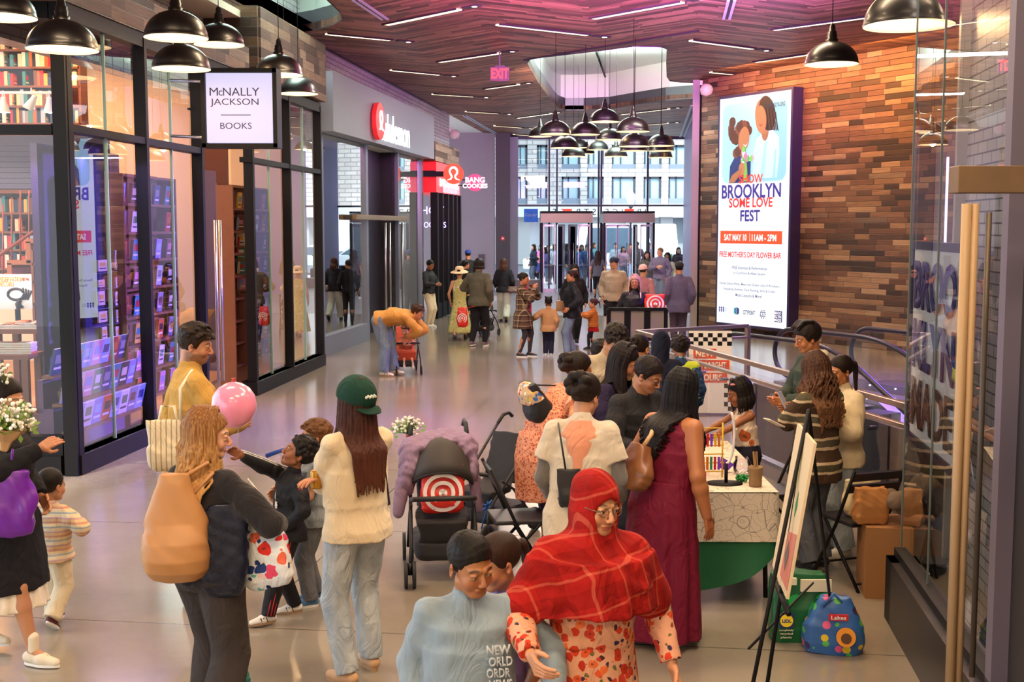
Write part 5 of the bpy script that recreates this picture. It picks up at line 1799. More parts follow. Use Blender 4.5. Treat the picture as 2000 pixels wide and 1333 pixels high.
for tx, z_, w_, h_, x_ in (('NEW', 0.24, 0.24, 0.09, -0.07), ('LATE NIGHT', 0.085, 0.42, 0.09, 0), ('HOURS', -0.075, 0.3, 0.09, 0)):
 fit_text('lettering', tx, mat('board_cream', '#f0e6d2', 0.6), Rw @ Ve((x_, -0.019, z_)), rr3, w_, h_, t, 0.002, bold=0.03)
yB = 18.9
p_ = AT(1245, 603, yB)
t = thing('bench', 'black framed bench seen from behind with three grey mesh back panels', 'bench', (p_.x, yB, 0))
wB = 114 / F * yB
mb = MB()
for z_ in (1.17, 0.7):
 mb.box((0, 0.1 * (1.17 - z_), z_), (wB, 0.05, 0.05))
for sx in (-1, -0.34, 0.34, 1):
 mb.box((sx * wB / 2 * (0.98 if abs(sx) == 1 else 1), 0.02, 0.94), (0.06 if abs(sx) == 1 else 0.1, 0.05, 0.46))
mb.build('back_frame', M_black, t)
for sx in (-0.66, 0, 0.66):
 mb = MB()
 mb.box((sx * wB / 2, 0.02, 0.94), (wB * 0.27, 0.02, 0.42))
 mb.build('back_panel', mat('bench_mesh', '#8a807a', 0.7), t)
mb = MB()
mb.box((0, 0.28, 0.44), (wB, 0.5, 0.05))
mb.build('seat', M_black, t)
for sx in (-1, 1):
 for yy in (0.05, 0.5):
  mb = MB()
  mb.box((sx * (wB / 2 - 0.05), yy, 0.33 if yy < 0.1 else 0.21), (0.05, 0.05, 0.66 if yy < 0.1 else 0.42))
  mb.build('leg', M_black, t)
p_ = AT(982, 466, FAR_Y - 2.02)
mb = MB()
mb.box(p_, (0.13, 0.05, 0.14))
mb.box(p_ + Ve((0, -0.03, 0)), (0.05, 0.02, 0.05), mi=1)
tag(mb.build('fire_call_box', [mat('fire_red', '#c8201e', 0.4), M_white]), 'small red fire call box on the black pier by the glass', 'alarm')
p_ = AT(940, 511, FAR_Y - 1.87)
mb = MB()
mb.box(p_, (0.22, 0.05, 0.55))
tag(mb.build('equipment_panel', mat('dark_plum_box', '#3c3040', 0.4)), 'dark narrow equipment panel on the grey pier', 'panel')
BIG = 9.0
def _smin(a, b, k):
 if k <= 1e-06:
  return np.minimum(a, b)
 h = np.clip(0.5 + 0.5 * (b - a) / k, 0, 1)
 return b * (1 - h) + a * h - k * h * (1 - h)
class Field:
 def __init__(s):
  s.p = []
 def cone(s, a, b, ra, rb, k=0.02, cap=False, neg=False):
  s.p.append(('c', Ve(a), Ve(b), ra, rb, k, cap, neg))
  return s
 def chain(s, pts, rs, k=0.02):
  for i in range(len(pts) - 1):
   s.cone(pts[i], pts[i + 1], rs[i], rs[i + 1], k)
  return s
 def ell(s, c, r, k=0.02, rot=None, neg=False, cut=None):
  s.p.append(('e', Ve(c), Ve(r), rot, k, neg, cut))
  return s
 def loft(s, M, st, k=0.02, fold=None, pw=2.0):
  s.p.append(('l', M, st, k, fold, pw))
  return s
 def mask(s, fn):
  s.p.append(('m', fn))
  return s
 def bounds(s):
  lo, hi = (np.full(3, 1000000000.0), np.full(3, -1000000000.0))
  for p in s.p:
   l, h = s._bb(p)
   if l is None or (p[0] == 'c' and p[7]) or (p[0] == 'e' and p[5]):
    continue
   lo, hi = (np.minimum(lo, l), np.maximum(hi, h))
  return (lo, hi)
 def _bb(s, p):
  if p[0] == 'c':
   r = max(p[3], p[4])
   a, b = (np.array(p[1]), np.array(p[2]))
   return (np.minimum(a, b) - r, np.maximum(a, b) + r)
  if p[0] == 'e':
   r = max(p[2]) if p[3] is not None else np.array(p[2])
   return (np.array(p[1]) - r, np.array(p[1]) + r)
  if p[0] == 'l':
   pts = []
   for z, cx, cy, rx, ry in p[2]:
    for sx in (-1, 1):
     for sy in (-1, 1):
      pts.append(np.array(p[1] @ Ve((cx + sx * rx * 1.12, cy + sy * ry * 1.12, z))))
   pts = np.array(pts)
   return (pts.min(0), pts.max(0))
  return (None, None)
 def mesh(s, res, wr=None, seed=0):
  lo, hi = s.bounds()
  pad = res * 3
  lo, hi = (lo - pad, hi + pad)
  n = np.maximum(4, np.ceil((hi - lo) / res).astype(int) + 1)
  ax = [lo[i] + np.arange(n[i]) * res for i in range(3)]
  f = np.full(n, BIG, dtype=np.float32)
  for p in s.p:
   if p[0] == 'm':
    X, Y, Z = np.meshgrid(*ax, indexing='ij', sparse=True)
    f = p[1](X, Y, Z, f)
    continue
   l, h = s._bb(p)
   k = {'c': 5, 'e': 4, 'l': 3}[p[0]]
   kk = p[k]
   m = kk * 1.2 + res * 2.5
   i0 = np.maximum(0, ((l - m - lo) / res).astype(int))
   i1 = np.minimum(n, ((h + m - lo) / res).astype(int) + 2)
   if (i1 <= i0).any():
    continue
   sl = tuple((slice(i0[i], i1[i]) for i in range(3)))
   X = ax[0][sl[0]].astype(np.float32)[:, None, None]
   Y = ax[1][sl[1]].astype(np.float32)[None, :, None]
   Z = ax[2][sl[2]].astype(np.float32)[None, None, :]
   neg = False
   if p[0] == 'c':
    a, b, ra, rb = (p[1], p[2], p[3], p[4])
    d = b - a
    L2 = max(d.length_squared, 1e-10)
    t = ((X - a.x) * d.x + (Y - a.y) * d.y + (Z - a.z) * d.z) / L2
    tc = np.clip(t, 0, 1)
    D = np.sqrt((X - a.x - tc * d.x) ** 2 + (Y - a.y - tc * d.y) ** 2 + (Z - a.z - tc * d.z) ** 2) - (ra + (rb - ra) * tc)
    if p[6]:
     D = np.maximum(D, (t - 1) * sqrt(L2))
    neg = p[7]
   elif p[0] == 'e':
    c, r, rot = (p[1], p[2], p[3])
    x, y, z = (X - c.x, Y - c.y, Z - c.z)
    if rot is not None:
     Q = rot.transposed()
     x, y, z = (Q[0][0] * x + Q[0][1] * y + Q[0][2] * z, Q[1][0] * x + Q[1][1] * y + Q[1][2] * z, Q[2][0] * x + Q[2][1] * y + Q[2][2] * z)
    k0 = np.sqrt((x / r.x) ** 2 + (y / r.y) ** 2 + (z / r.z) ** 2)
    k1 = np.sqrt((x / r.x ** 2) ** 2 + (y / r.y ** 2) ** 2 + (z / r.z ** 2) ** 2)
    D = k0 * (k0 - 1) / np.maximum(k1, 1e-06)
    if p[6] is not None:
     q, nn = p[6]
     D = np.maximum(D, (X - q[0]) * nn[0] + (Y - q[1]) * nn[1] + (Z - q[2]) * nn[2])
    neg = p[5]
   else:
    Mi = p[1].inverted()
    x = Mi[0][0] * X + Mi[0][1] * Y + Mi[0][2] * Z + Mi[0][3]
    y = Mi[1][0] * X + Mi[1][1] * Y + Mi[1][2] * Z + Mi[1][3]
    z = Mi[2][0] * X + Mi[2][1] * Y + Mi[2][2] * Z + Mi[2][3]
    st = np.array(p[2])
    cx, cy = (np.interp(z, st[:, 0], st[:, 1]), np.interp(z, st[:, 0], st[:, 2]))
    rx, ry = (np.interp(z, st[:, 0], st[:, 3]), np.interp(z, st[:, 0], st[:, 4]))
    dx, dy = (x - cx, y - cy)
    q = (np.abs(dx / rx) ** p[5] + np.abs(dy / ry) ** p[5]) ** (1.0 / p[5])
    rm = np.minimum(rx, ry)
    if p[4]:
     nf, ab, at, ph = p[4]
     th = np.arctan2(dy / ry, dx / rx)
     tz = np.clip((z - st[0, 0]) / (st[-1, 0] - st[0, 0]), 0, 1)
     amp = ab + (at - ab) * tz
     q = q / (1 + amp * (np.sin(nf * th + ph + 1.3 * np.sin(2 * th + ph)) * 0.7 + 0.3 * np.sin((nf * 2 + 1) * th + ph * 2)))
    D = (q - 1) * rm
    D = np.maximum(D, np.maximum(st[0, 0] - z, z - st[-1, 0]))
   if neg:
    f[sl] = -_smin(-f[sl], D, kk)
   else:
    f[sl] = _smin(f[sl], D.astype(np.float32), kk)
  if wr:
   amp, fr, stz = wr
   idx = np.nonzero(np.abs(f) < res * 2 + amp)
   x, y, z = (ax[0][idx[0]], ax[1][idx[1]], ax[2][idx[2]])
   r1 = seed * 1.7
   wx = x + 0.03 * np.sin(z * 17 + r1) + 0.02 * np.sin(y * 31 + r1)
   wz = z + 0.035 * np.sin(x * 14 + r1 * 2) + 0.02 * np.sin(y * 23 - r1)
   wy = y + 0.03 * np.sin(z * 13 + r1 * 3)
   v = np.sin(wx * fr + 2.1 * np.sin(wz * fr * 0.35)) * np.sin(wz * fr * stz + 1.7 * np.sin(wy * fr * 0.6 + r1)) * 0.6
   v += np.sin(wy * fr * 0.8 + 2.0 * np.sin(wz * fr * 0.3 + r1)) * 0.4
   v += 0.35 * np.sin(wx * fr * 2.3 + wz * fr * 1.1) * np.sin(wz * fr * 1.7 * stz + wy * fr * 2)
   f[idx] += (v * amp).astype(np.float32)
  return surface_nets(f, lo, res)
def surface_nets(f, lo, res):
 s = f < 0
 cs = s[:-1, :-1, :-1].astype(np.int8)
 for dx, dy, dz in ((1, 0, 0), (0, 1, 0), (0, 0, 1), (1, 1, 0), (1, 0, 1), (0, 1, 1), (1, 1, 1)):
  cs = cs + s[dx:dx + cs.shape[0], dy:dy + cs.shape[1], dz:dz + cs.shape[2]]
 act = (cs > 0) & (cs < 8)
 I, J, K = np.nonzero(act)
 n = len(I)
 if n == 0:
  return (np.zeros((0, 3)), np.zeros((0, 4), int))
 idx = np.full(act.shape, -1, dtype=np.int32)
 idx[I, J, K] = np.arange(n)
 acc = np.zeros((n, 3))
 cnt = np.zeros(n)
 corners = [(i, j, k) for i in (0, 1) for j in (0, 1) for k in (0, 1)]
 vals = {c: f[I + c[0], J + c[1], K + c[2]].astype(np.float64) for c in corners}
 for a in corners:
  for axs in range(3):
   if a[axs] == 0:
    b = list(a)
    b[axs] = 1
    b = tuple(b)
    va, vb = (vals[a], vals[b])
    m = (va < 0) != (vb < 0)
    t = np.where(m, va / np.where(m, va - vb, 1), 0)
    for d in range(3):
     acc[:, d] += np.where(m, a[d] + (t if d == axs else 0), 0)
    cnt += m
 P = np.stack([I, J, K], 1) + acc / cnt[:, None]
 V = lo + P * res
 quads = []
 for axs in range(3):
  sl0 = [slice(None)] * 3
  sl1 = [slice(None)] * 3
  sl0[axs], sl1[axs] = (slice(0, -1), slice(1, None))
  a, b = (s[tuple(sl0)], s[tuple(sl1)])
  o1, o2 = [d for d in range(3) if d != axs]
  X = np.nonzero(a != b)
  X = np.stack(X, 1)
  ok = (X[:, o1] > 0) & (X[:, o2] > 0) & (X[:, o1] < f.shape[o1] - 1) & (X[:, o2] < f.shape[o2] - 1)
  X = X[ok]
  inside_first = a[X[:, 0], X[:, 1], X[:, 2]]
  def at(d1, d2):
   Y = X.copy()
   Y[:, o1] -= d1
   Y[:, o2] -= d2
   return idx[Y[:, 0], Y[:, 1], Y[:, 2]]
  q = np.stack([at(1, 1), at(0, 1), at(0, 0), at(1, 0)], 1)
  flip = inside_first if axs != 1 else ~inside_first
  q[~flip] = q[~flip][:, ::-1]
  quads.append(q)
 Q = np.concatenate(quads)
 Q = Q[(Q >= 0).all(1)]
 return (V, Q)
def np_mesh(name, parts, mats, parent, cols=None, loc=None):
 me = bpy.data.meshes.new(name)
 V = np.concatenate([p[0] for p in parts])
 off = 0
 qs, mi = ([], [])
 for p in parts:
  qs.append(p[1] + off)
  mi.append(np.full(len(p[1]), p[2], dtype=np.int32))
  off += len(p[0])
 Q = np.concatenate(qs).astype(np.int32)
 mi = np.concatenate(mi)
 me.vertices.add(len(V))
 me.vertices.foreach_set('co', V.astype(np.float32).ravel())
 me.loops.add(Q.size)
 me.loops.foreach_set('vertex_index', Q.ravel())
 me.polygons.add(len(Q))
 me.polygons.foreach_set('loop_start', np.arange(0, Q.size, 4, dtype=np.int32))
 me.polygons.foreach_set('loop_total', np.full(len(Q), 4, dtype=np.int32))
 me.polygons.foreach_set('use_smooth', np.ones(len(Q), dtype=bool))
 for m in mats:
  me.materials.append(m)
 me.polygons.foreach_set('material_index', mi)
 me.update(calc_edges=True)
 me.validate()
 if cols is not None:
  C = np.concatenate(cols)
  at = me.color_attributes.new('tone', 'FLOAT_COLOR', 'POINT')
  A = np.ones((len(V), 4), dtype=np.float32)
  A[:, :3] = C
  at.data.foreach_set('color', A.ravel())
 o = bpy.data.objects.new(name, me)
 COL.objects.link(o)
 if parent is not None:
  o.parent = parent
 return o
def vcol_mat(name, rough=0.5, sss=0.0, bumpv=0.0, aniso=False):
 key = ('vcol', name)
 if key in _mc:
  return _mc[key]
 m = NT(name)
 a = m.node('VertexColor', layer_name='tone')
 m.set(m.b, 'Base Color', a.outputs[0])
 m.b.inputs['Roughness'].default_value = rough
 if sss:
  m.b.inputs['Subsurface Weight'].default_value = sss
  m.b.inputs['Subsurface Radius'].default_value = (0.02, 0.008, 0.004)
  m.b.inputs['Subsurface Scale'].default_value = 0.5
 if bumpv:
  m.bump(m.noise(m.coord(), 240, 2), bumpv, 0.001)
 _mc[key] = m.mat
 return m.mat
M_skin = vcol_mat('skin', 0.48, 0.0, 0.15)
def hair_mat(c, lite=None):
 key = ('hair', c, lite)
 if key in _mc:
  return _mc[key]
 m = NT('hair')
 v = m.coord((60, 60, 3.2))
 n = m.noise(v, 2.0, 4.0, 0.7)
 m.set(m.b, 'Base Color', m.ramp(m.math('ADD', m.math('MULTIPLY', n, 0.7), m.math('MULTIPLY', m.math('SUBTRACT', 1.0, m.node('SeparateXYZ', {0: m.node('TexCoord').outputs['Generated']}).outputs[2]), 0.3)), [(0.36, c), (0.66, lite or c)]))
 m.b.inputs['Roughness'].default_value = 0.5
 m.b.inputs['Specular IOR Level'].default_value = 0.16
 m.bump(n, 0.5, 0.004)
 _mc[key] = m.mat
 return m.mat
def rotm(rx=0, ry=0, rz=0):
 return Mx.Rotation(R(rz), 4, 'Z') @ Mx.Rotation(R(ry), 4, 'Y') @ Mx.Rotation(R(rx), 4, 'X')
def ik(a, b, l1, l2, pole):
 d = b - a
 L = d.length
 mx = (l1 + l2) * 0.998
 if L > mx:
  b = a + d * (mx / L)
  d = b - a
  L = mx
 x = (l1 * l1 - l2 * l2 + L * L) / (2 * L)
 h = sqrt(max(0.0, l1 * l1 - x * x))
 u = d / L
 p = pole - u * pole.dot(u)
 p = p.normalized() if p.length > 1e-05 else Ve((0, -1, 0))
 return (a + u * x + p * h, b)
class Fig:
 def __init__(s, h=1.65, girth=1.0, fem=True, child=None, lean=0, side=0, twist=0, head=(0, 0, 0), feet=None, hips=0.0, hipy=0.0, arms=None, sit=False, belly=0.0, neck_f=0.0, round_=0):
  s.h, s.girth, s.fem = (h, girth, fem)
  s.child = h < 1.4 if child is None else child
  s.hh = 0.228 * (h / 1.7) ** (0.25 if s.child else 0.45)
  S = (h - s.hh) / 0.868
  s.S = S
  g = girth
  w = S * (0.93 if s.fem else 1.0) * g
  s.w = w
  if s.child:
   w = s.w = S * 1.02 * g
  leg = 0.5 * S
  s.pelvis = Ve((0, hipy, leg + 0.02 * S + hips * S))
  T = Mx.Translation(s.pelvis) @ rotm(lean, side, twist)
  s.T = T
  s.lean = lean
  bend = rotm(round_, 0, 0)
  s.TU = T @ Mx.Translation((0, 0, 0.13 * S)) @ bend
  U = s.TU
  s.sh_w = 0.104 * S * (0.93 if s.fem else 1.06) * (0.9 + 0.1 * g)
  s.neck = U @ Ve((0, 0.01 * S, 0.183 * S))
  s.shoulder = {q: U @ Ve((q * s.sh_w, 0.01 * S, 0.15 * S)) for q in (-1, 1)}
  s.hip = {q: T @ Ve((q * 0.05 * S * (0.9 + 0.1 * g), 0, -0.01 * S)) for q in (-1, 1)}
  hp, hy, hr = head
  s.HM = Mx.Translation(s.neck + U.to_3x3() @ Ve((0, -0.016 * S - neck_f, 0.028 * S)) * 1.0) @ rotm(0, 0, twist) @ rotm(0, 0, hy) @ rotm(hp, hr, 0)
  s.hs = s.hh / 0.225
  feet = feet or {-1: (-0.05, 0, 0, 0), 1: (0.05, 0, 0, 0)}
  s.ankle, s.knee, s.toe = ({}, {}, {})
  lt, ls = (0.245 * S, 0.235 * S)
  for q in (-1, 1):
   fx_, fy_, fz_, fd = feet[q]
   a = Ve((fx_ * S, fy_ * S, 0.045 * S + fz_ * S))
   dirv = rotm(0, 0, fd).to_3x3() @ Ve((0, -1, 0))
   if sit:
    pole = Ve((q * 0.15, -1, 0.8))
   else:
    pole = dirv + Ve((0, 0, 0.15))
   k, a = ik(s.hip[q], a, lt, ls, pole)
   s.ankle[q], s.knee[q] = (a, k)
   s.toe[q] = dirv
  s.la, s.lf = (0.172 * S, 0.15 * S)
  s.elbow, s.wrist, s.hdir = ({}, {}, {})
  arms = arms or {}
  for q in (-1, 1):
   spec = arms.get(q, 'down')
   if spec == 'down':
    tgt, pole = (Ve((q * 0.135 * (0.6 + 0.4 * g), -0.03, -0.005)), Ve((q * 0.4, 1, 0)))
   elif spec == 'front':
    tgt, pole = (Ve((q * 0.05, -0.16, 0.12)), Ve((q * 0.8, 0.4, -0.6)))
   elif spec == 'fold':
    tgt, pole = (Ve((-q * 0.05, -0.11, 0.155)), Ve((q * 1.0, 0.1, -0.6)))
   elif spec == 'swingf':
    tgt, pole = (Ve((q * 0.13, -0.13, 0.03)), Ve((q * 0.3, 1, -0.2)))
   elif spec == 'swingb':
    tgt, pole = (Ve((q * 0.14, 0.11, 0.02)), Ve((q * 0.4, 1, 0)))
   else:
    tgt, pole = (Ve(spec[0]), Ve(spec[1]) if len(spec) > 1 else Ve((q * 0.5, 0.8, -0.5)))
   wr = T @ (tgt * S)
   if isinstance(spec, tuple) and len(spec) > 2:
    wr = tgt.copy()
   e, wr = ik(s.shoulder[q], wr, s.la, s.lf, T.to_3x3() @ pole)
   s.elbow[q], s.wrist[q] = (e, wr)
   s.hdir[q] = (wr - e).normalized()
 def head_field(s):
  f = Field()
  k = s.hs
  M = s.HM
  Rm = M.to_3x3()
  def P(x, y, z):
   return M @ (Ve((x, y, z)) * k)
  fe = s.fem and (not s.child)
  f.ell(P(0, 0.016, 0.142), Ve((0.0735, 0.093, 0.083)) * k, 0.012 * k, Rm)
  f.ell(P(0, -0.03, 0.085), Ve((0.061, 0.054, 0.082)) * k, 0.02 * k, Rm)
  jw = 0.021 if fe or s.child else 0.027
  f.ell(P(0, -0.058, 0.02), Ve((jw, 0.022, 0.02)) * k, 0.02 * k, Rm)
  for q in (-1, 1):
   f.cone(P(q * (0.047 if fe or s.child else 0.053), -0.004, 0.052), P(q * 0.022, -0.058, 0.022), 0.019 * k, 0.015 * k, 0.018 * k)
   f.ell(P(q * 0.036, -0.057, 0.074), Ve((0.022, 0.02, 0.024)) * k * (1.12 if s.child else 1.0), 0.016 * k, Rm)
   f.cone(P(q * 0.012, -0.083, 0.13), P(q * 0.044, -0.066, 0.128), 0.008 * k, 0.007 * k, 0.014 * k)
   f.ell(P(q * 0.033, -0.088, 0.109), Ve((0.017, 0.016, 0.012)) * k, 0.01 * k, Rm, neg=True)
   f.ell(P(q * 0.032, -0.0705, 0.1095), Ve((0.0155, 0.015, 0.0135)) * k, 0.004 * k, Rm)
   f.ell(P(q * 0.032, -0.076, 0.116), Ve((0.017, 0.0125, 0.0062)) * k, 0.003 * k, Rm)
   f.ell(P(q * 0.032, -0.0745, 0.101), Ve((0.016, 0.0115, 0.0045)) * k, 0.003 * k, Rm)
   f.ell(P(q * 0.078, 0.012, 0.098), Ve((0.007, 0.018, 0.03)) * k, 0.004 * k, Rm @ rotm(-12, 0, q * 22).to_3x3())
   f.ell(P(q * 0.0835, 0.005, 0.1), Ve((0.006, 0.008, 0.014)) * k, 0.003 * k, Rm @ rotm(-12, 0, q * 22).to_3x3(), neg=True)
   f.ell(P(q * 0.0105, -0.094, 0.072), Ve((0.008, 0.009, 0.007)) * k, 0.006 * k, Rm)
  ns = 0.82 if s.child else 1.0
  f.cone(P(0, -0.082, 0.118), P(0, -0.082 - 0.022 * ns, 0.079), 0.0075 * k, 0.0105 * k, 0.008 * k)
  f.ell(P(0, -0.0805, 0.0485), Ve((0.0255, 0.0085, 0.0058)) * k, 0.005 * k, Rm)
  f.ell(P(0, -0.08, 0.0392), Ve((0.0205, 0.0085, 0.0066)) * k, 0.005 * k, Rm)
  f.cone(P(-0.025, -0.087, 0.0443), P(0.025, -0.087, 0.0443), 0.002 * k, 0.002 * k, 0.003 * k, neg=True)
  nb = s.neck
  nr = (0.03 if s.fem or s.child else 0.036) * s.S * (0.75 + 0.25 * s.girth)
  if s.child:
   nr *= 1.02
  f.cone(P(0, 0.022, 0.045), nb + Ve((0, 0, -0.02 * s.S)), nr * 0.98, nr * 1.12, 0.02 * k)
  return f
 def head_mesh(s, res, skin, lip=None, brow='#1c1412', beard=None, makeup=False):
  V, Q = s.head_field().mesh(res)
  Mi = np.array(s.HM.inverted())
  L = (V @ Mi[:3, :3].T + Mi[:3, 3]) / s.hs
  C = np.tile(np.array(linear(skin)), (len(V), 1))
  x, y, z = (L[:, 0], L[:, 1], L[:, 2])
  ax_ = np.abs(x)
  bl = np.exp(-(((ax_ - 0.04) / 0.02) ** 2 + ((z - 0.072) / 0.02) ** 2)) * (y < -0.03) + np.exp(-((x / 0.014) ** 2 + ((z - 0.078) / 0.014) ** 2)) * (y < -0.08) * 0.8 + (ax_ > 0.074) * 0.5
  C = C * (1 - 0.2 * bl[:, None] * np.array([0.0, 1.0, 1.0]))
  def blend(m, col):
   nonlocal C
   m = np.clip(m, 0, 1)[:, None]
   C = C * (1 - m) + np.array(linear(col)) * m
  fr = y < -0.035
  lipc = lip or ('#a3524a' if s.fem else None)
  if lipc is None:
   c0 = linear(skin)
   lipc = (c0[0] * 0.72, c0[1] * 0.48, c0[2] * 0.5)
  blend(np.exp(-((ax_ / 0.0235) ** 6 + ((z - 0.0438) / 0.0085) ** 4)) * fr * 0.85, lipc)
  zb = 0.1345 - np.clip(ax_ - 0.034, 0, 1) * 0.35
  blend(np.exp(-(((ax_ - 0.033) / 0.019) ** 6 + ((z - zb) / (0.0036 if s.fem else 0.0046)) ** 4)) * fr * 0.9, brow)
  blend(np.exp(-(((ax_ - 0.032) / 0.0165) ** 6 + ((z - 0.1148 + np.abs(ax_ - 0.032) * 0.18) / 0.002) ** 4)) * fr * (0.95 if s.fem else 0.7), '#120c0c')
  if beard:
   bm = np.clip((0.07 - z) / 0.012, 0, 1) * np.clip((0.06 - y) / 0.03, 0, 1) * (z > -0.03)
   bm *= 1 - np.exp(-((ax_ / 0.024) ** 4 + ((z - 0.044) / 0.01) ** 4)) * (y < -0.05)
   bm = np.maximum(bm, np.exp(-((ax_ / 0.026) ** 4 + ((z - 0.058) / 0.006) ** 4)) * fr)
   blend(bm * 0.6, beard)
  return (V, Q, C)
 def eyes(s, parent, iris='#2b1a12', look=(0, 0), closed=False):
  if closed:
   return
  for q in (-1, 1):
   mb = MB()
   c = s.HM @ (Ve((q * 0.032, -0.0735, 0.1085)) * s.hs)
   mb.M = Mx.Translation(c) @ s.HM.to_3x3().normalized().to_4x4() @ rotm(look[0], 0, look[1]) @ Mx.Rotation(PI / 2, 4, 'X')
   r = 0.013 * s.hs
   prof = [(max(1e-05, r * sin(a)), r * cos(a)) for a in [R(x) for x in (0, 14, 28, 30, 45, 70, 90, 130, 180)]]
   mb.lathe(prof[:4], 14, mi=1)
   mb.lathe(prof[3:], 14, mi=0)
   mb.build('eye', [mat('eye_white', '#b4a89c', 0.3), mat('iris', iris, 0.2)], parent)
 def body_field(s, arms=True, grow=0.0, legs=True, torso=True):
  f = Field()
  S, w, T, U = (s.S, s.w, s.T, s.TU)
  if torso:
   f.loft(T, [(-0.055 * S, 0, 0, 0.05 * w, 0.045 * w), (-0.02 * S, 0, 0.006 * S, 0.092 * w, 0.063 * w), (0.03 * S, 0, 0.004 * S, 0.09 * w, 0.062 * w), (0.09 * S, 0, 0, 0.074 * w, 0.052 * w), (0.15 * S, 0, 0, 0.08 * w, 0.054 * w)], 0.03)
   f.loft(U, [(-0.03 * S, 0, 0, 0.078 * w, 0.054 * w), (0.06 * S, 0, 0, 0.09 * w, 0.062 * w), (0.12 * S, 0, 0, 0.092 * w, 0.058 * w), (0.155 * S, 0, 0.008 * S, 0.07 * w, 0.044 * w), (0.185 * S, 0, 0.01 * S, 0.03 * w, 0.032 * w)], 0.03)
   for q in (-1, 1):
    f.cone(s.neck + Ve((0, 0, -0.014 * S)), s.shoulder[q], 0.025 * w, 0.0235 * w, 0.035)
   f.cone(s.neck + Ve((0, 0, -0.01 * S)), s.HM @ Ve((0, 0.02, 0.03)), 0.032 * w, 0.03 * w, 0.02)
  if arms:
   for q in (-1, 1):
    f.cone(s.shoulder[q], s.elbow[q], 0.0255 * w, 0.02 * w, 0.03)
    f.cone(s.elbow[q], s.elbow[q].lerp(s.wrist[q], 0.3), 0.0195 * w, 0.0212 * w, 0.02)
    f.cone(s.elbow[q].lerp(s.wrist[q], 0.3), s.wrist[q], 0.0212 * w, 0.0142 * w, 0.02)
  if legs:
   for q in (-1, 1):
    f.cone(s.hip[q], s.knee[q], 0.05 * w, 0.032 * w, 0.03)
    m = s.knee[q] + (s.ankle[q] - s.knee[q]) * 0.3 + Ve((0, 0.008 * S, 0))
    f.cone(s.knee[q], m, 0.03 * w, 0.033 * w, 0.02)
    f.cone(m, s.ankle[q], 0.033 * w, 0.019 * w, 0.02)
    f.cone(s.ankle[q], s.ankle[q] + s.toe[q] * 0.07 * S + Ve((0, 0, -0.028 * S)), 0.02 * w, 0.016 * w, 0.015)
  return f
 def hand_field(s, q, curl=0.5, palm=None, scale=1.0, point=None):
  f = Field()
  k = (s.h / 1.7) ** 0.8 * scale * (0.92 if s.fem else 1.05)
  d = (point or s.hdir[q]).normalized()
  pal = Ve(palm) if palm is not None else s.T.to_3x3() @ Ve((-q, 0, 0))
  pal = pal - d * pal.dot(d)
  pal = pal.normalized() if pal.length > 0.0001 else d.orthogonal().normalized()
  sd = d.cross(pal) * (1 if q > 0 else -1)
  fwd = s.T.to_3x3() @ Ve((0, -1, 0))
  th = sd if sd.dot(fwd) > 0 else -sd
  if abs(sd.dot(fwd)) < 0.3:
   th = sd if sd.z > 0 else -sd
  W = s.wrist[q]
  f.cone(s.wrist[q] - s.hdir[q] * 0.03 * k, W + d * 0.015 * k, 0.0225 * k, 0.024 * k, 0.01)
  for i in range(4):
   o = (1.5 - i) * 0.0185 * k
   b = W + d * 0.085 * k + th * o
   f.cone(W + d * 0.02 * k + th * o * 0.6, b, 0.0145 * k, 0.0105 * k, 0.008)
   L = (0.041, 0.046, 0.043, 0.034)[i] * k
   ang = curl * (0.55 + 0.12 * i)
   p = b
   dd = d.copy()
   r = 0.0098 * k
   for j, fl in enumerate((1.0, 0.68, 0.52)):
    ca, sa = (cos(ang), sin(ang))
    dd = (dd * ca + pal * sa).normalized()
    nx = p + dd * L * fl
    f.cone(p, nx, r, r * 0.9, 0.0025)
    p, r = (nx, r * 0.9)
  a = W + d * 0.025 * k + th * 0.022 * k
  b = a + (d * 0.6 + th * 0.75 + pal * 0.25).normalized() * 0.036 * k
  f.cone(a, b, 0.0145 * k, 0.0115 * k, 0.01)
  c = b + (d * 0.92 + th * 0.25 + pal * (0.15 + 0.5 * curl)).normalized() * 0.032 * k
  f.cone(b, c, 0.0112 * k, 0.0102 * k, 0.003)
  e = c + (d * 0.95 - th * 0.05 + pal * (0.2 + 0.6 * curl)).normalized() * 0.024 * k
  f.cone(c, e, 0.0102 * k, 0.0085 * k, 0.002)
  s.palm_c = getattr(s, 'palm_c', {})
  s.palm_c[q] = W + d * 0.06 * k + pal * 0.02 * k
  return f
 def hair_field(s, style='short', L=0.3, vol=1.0, wave=0.0, seed=1, part=0.0, front=True, ease=0.03):
  f = Field()
  k = s.hs
  M = s.HM
  Rm = M.to_3x3()
  rnd = random.Random(seed)
  def P(x, y, z):
   return M @ (Ve((x, y, z)) * k)
  t = {'short': 0.01, 'crop': 0.004, 'curly': 0.02, 'long': 0.011, 'pony': 0.007, 'bun': 0.007, 'puffs': 0.006, 'bob': 0.014, 'side': 0.012, 'hood': 0.01}[style] * vol
  f.ell(P(0, 0.02, 0.15), Ve((0.0745 + t, 0.094 + t, 0.083 + t)) * k, 0.008 * k, Rm)
  Mi = M.inverted()
  hi_front = 0.182 if style == 'crop' else 0.172 if style in ('short', 'crop', 'curly', 'side') else 0.176
  low_back = 0.055 if style in ('short', 'crop', 'side') else 0.035
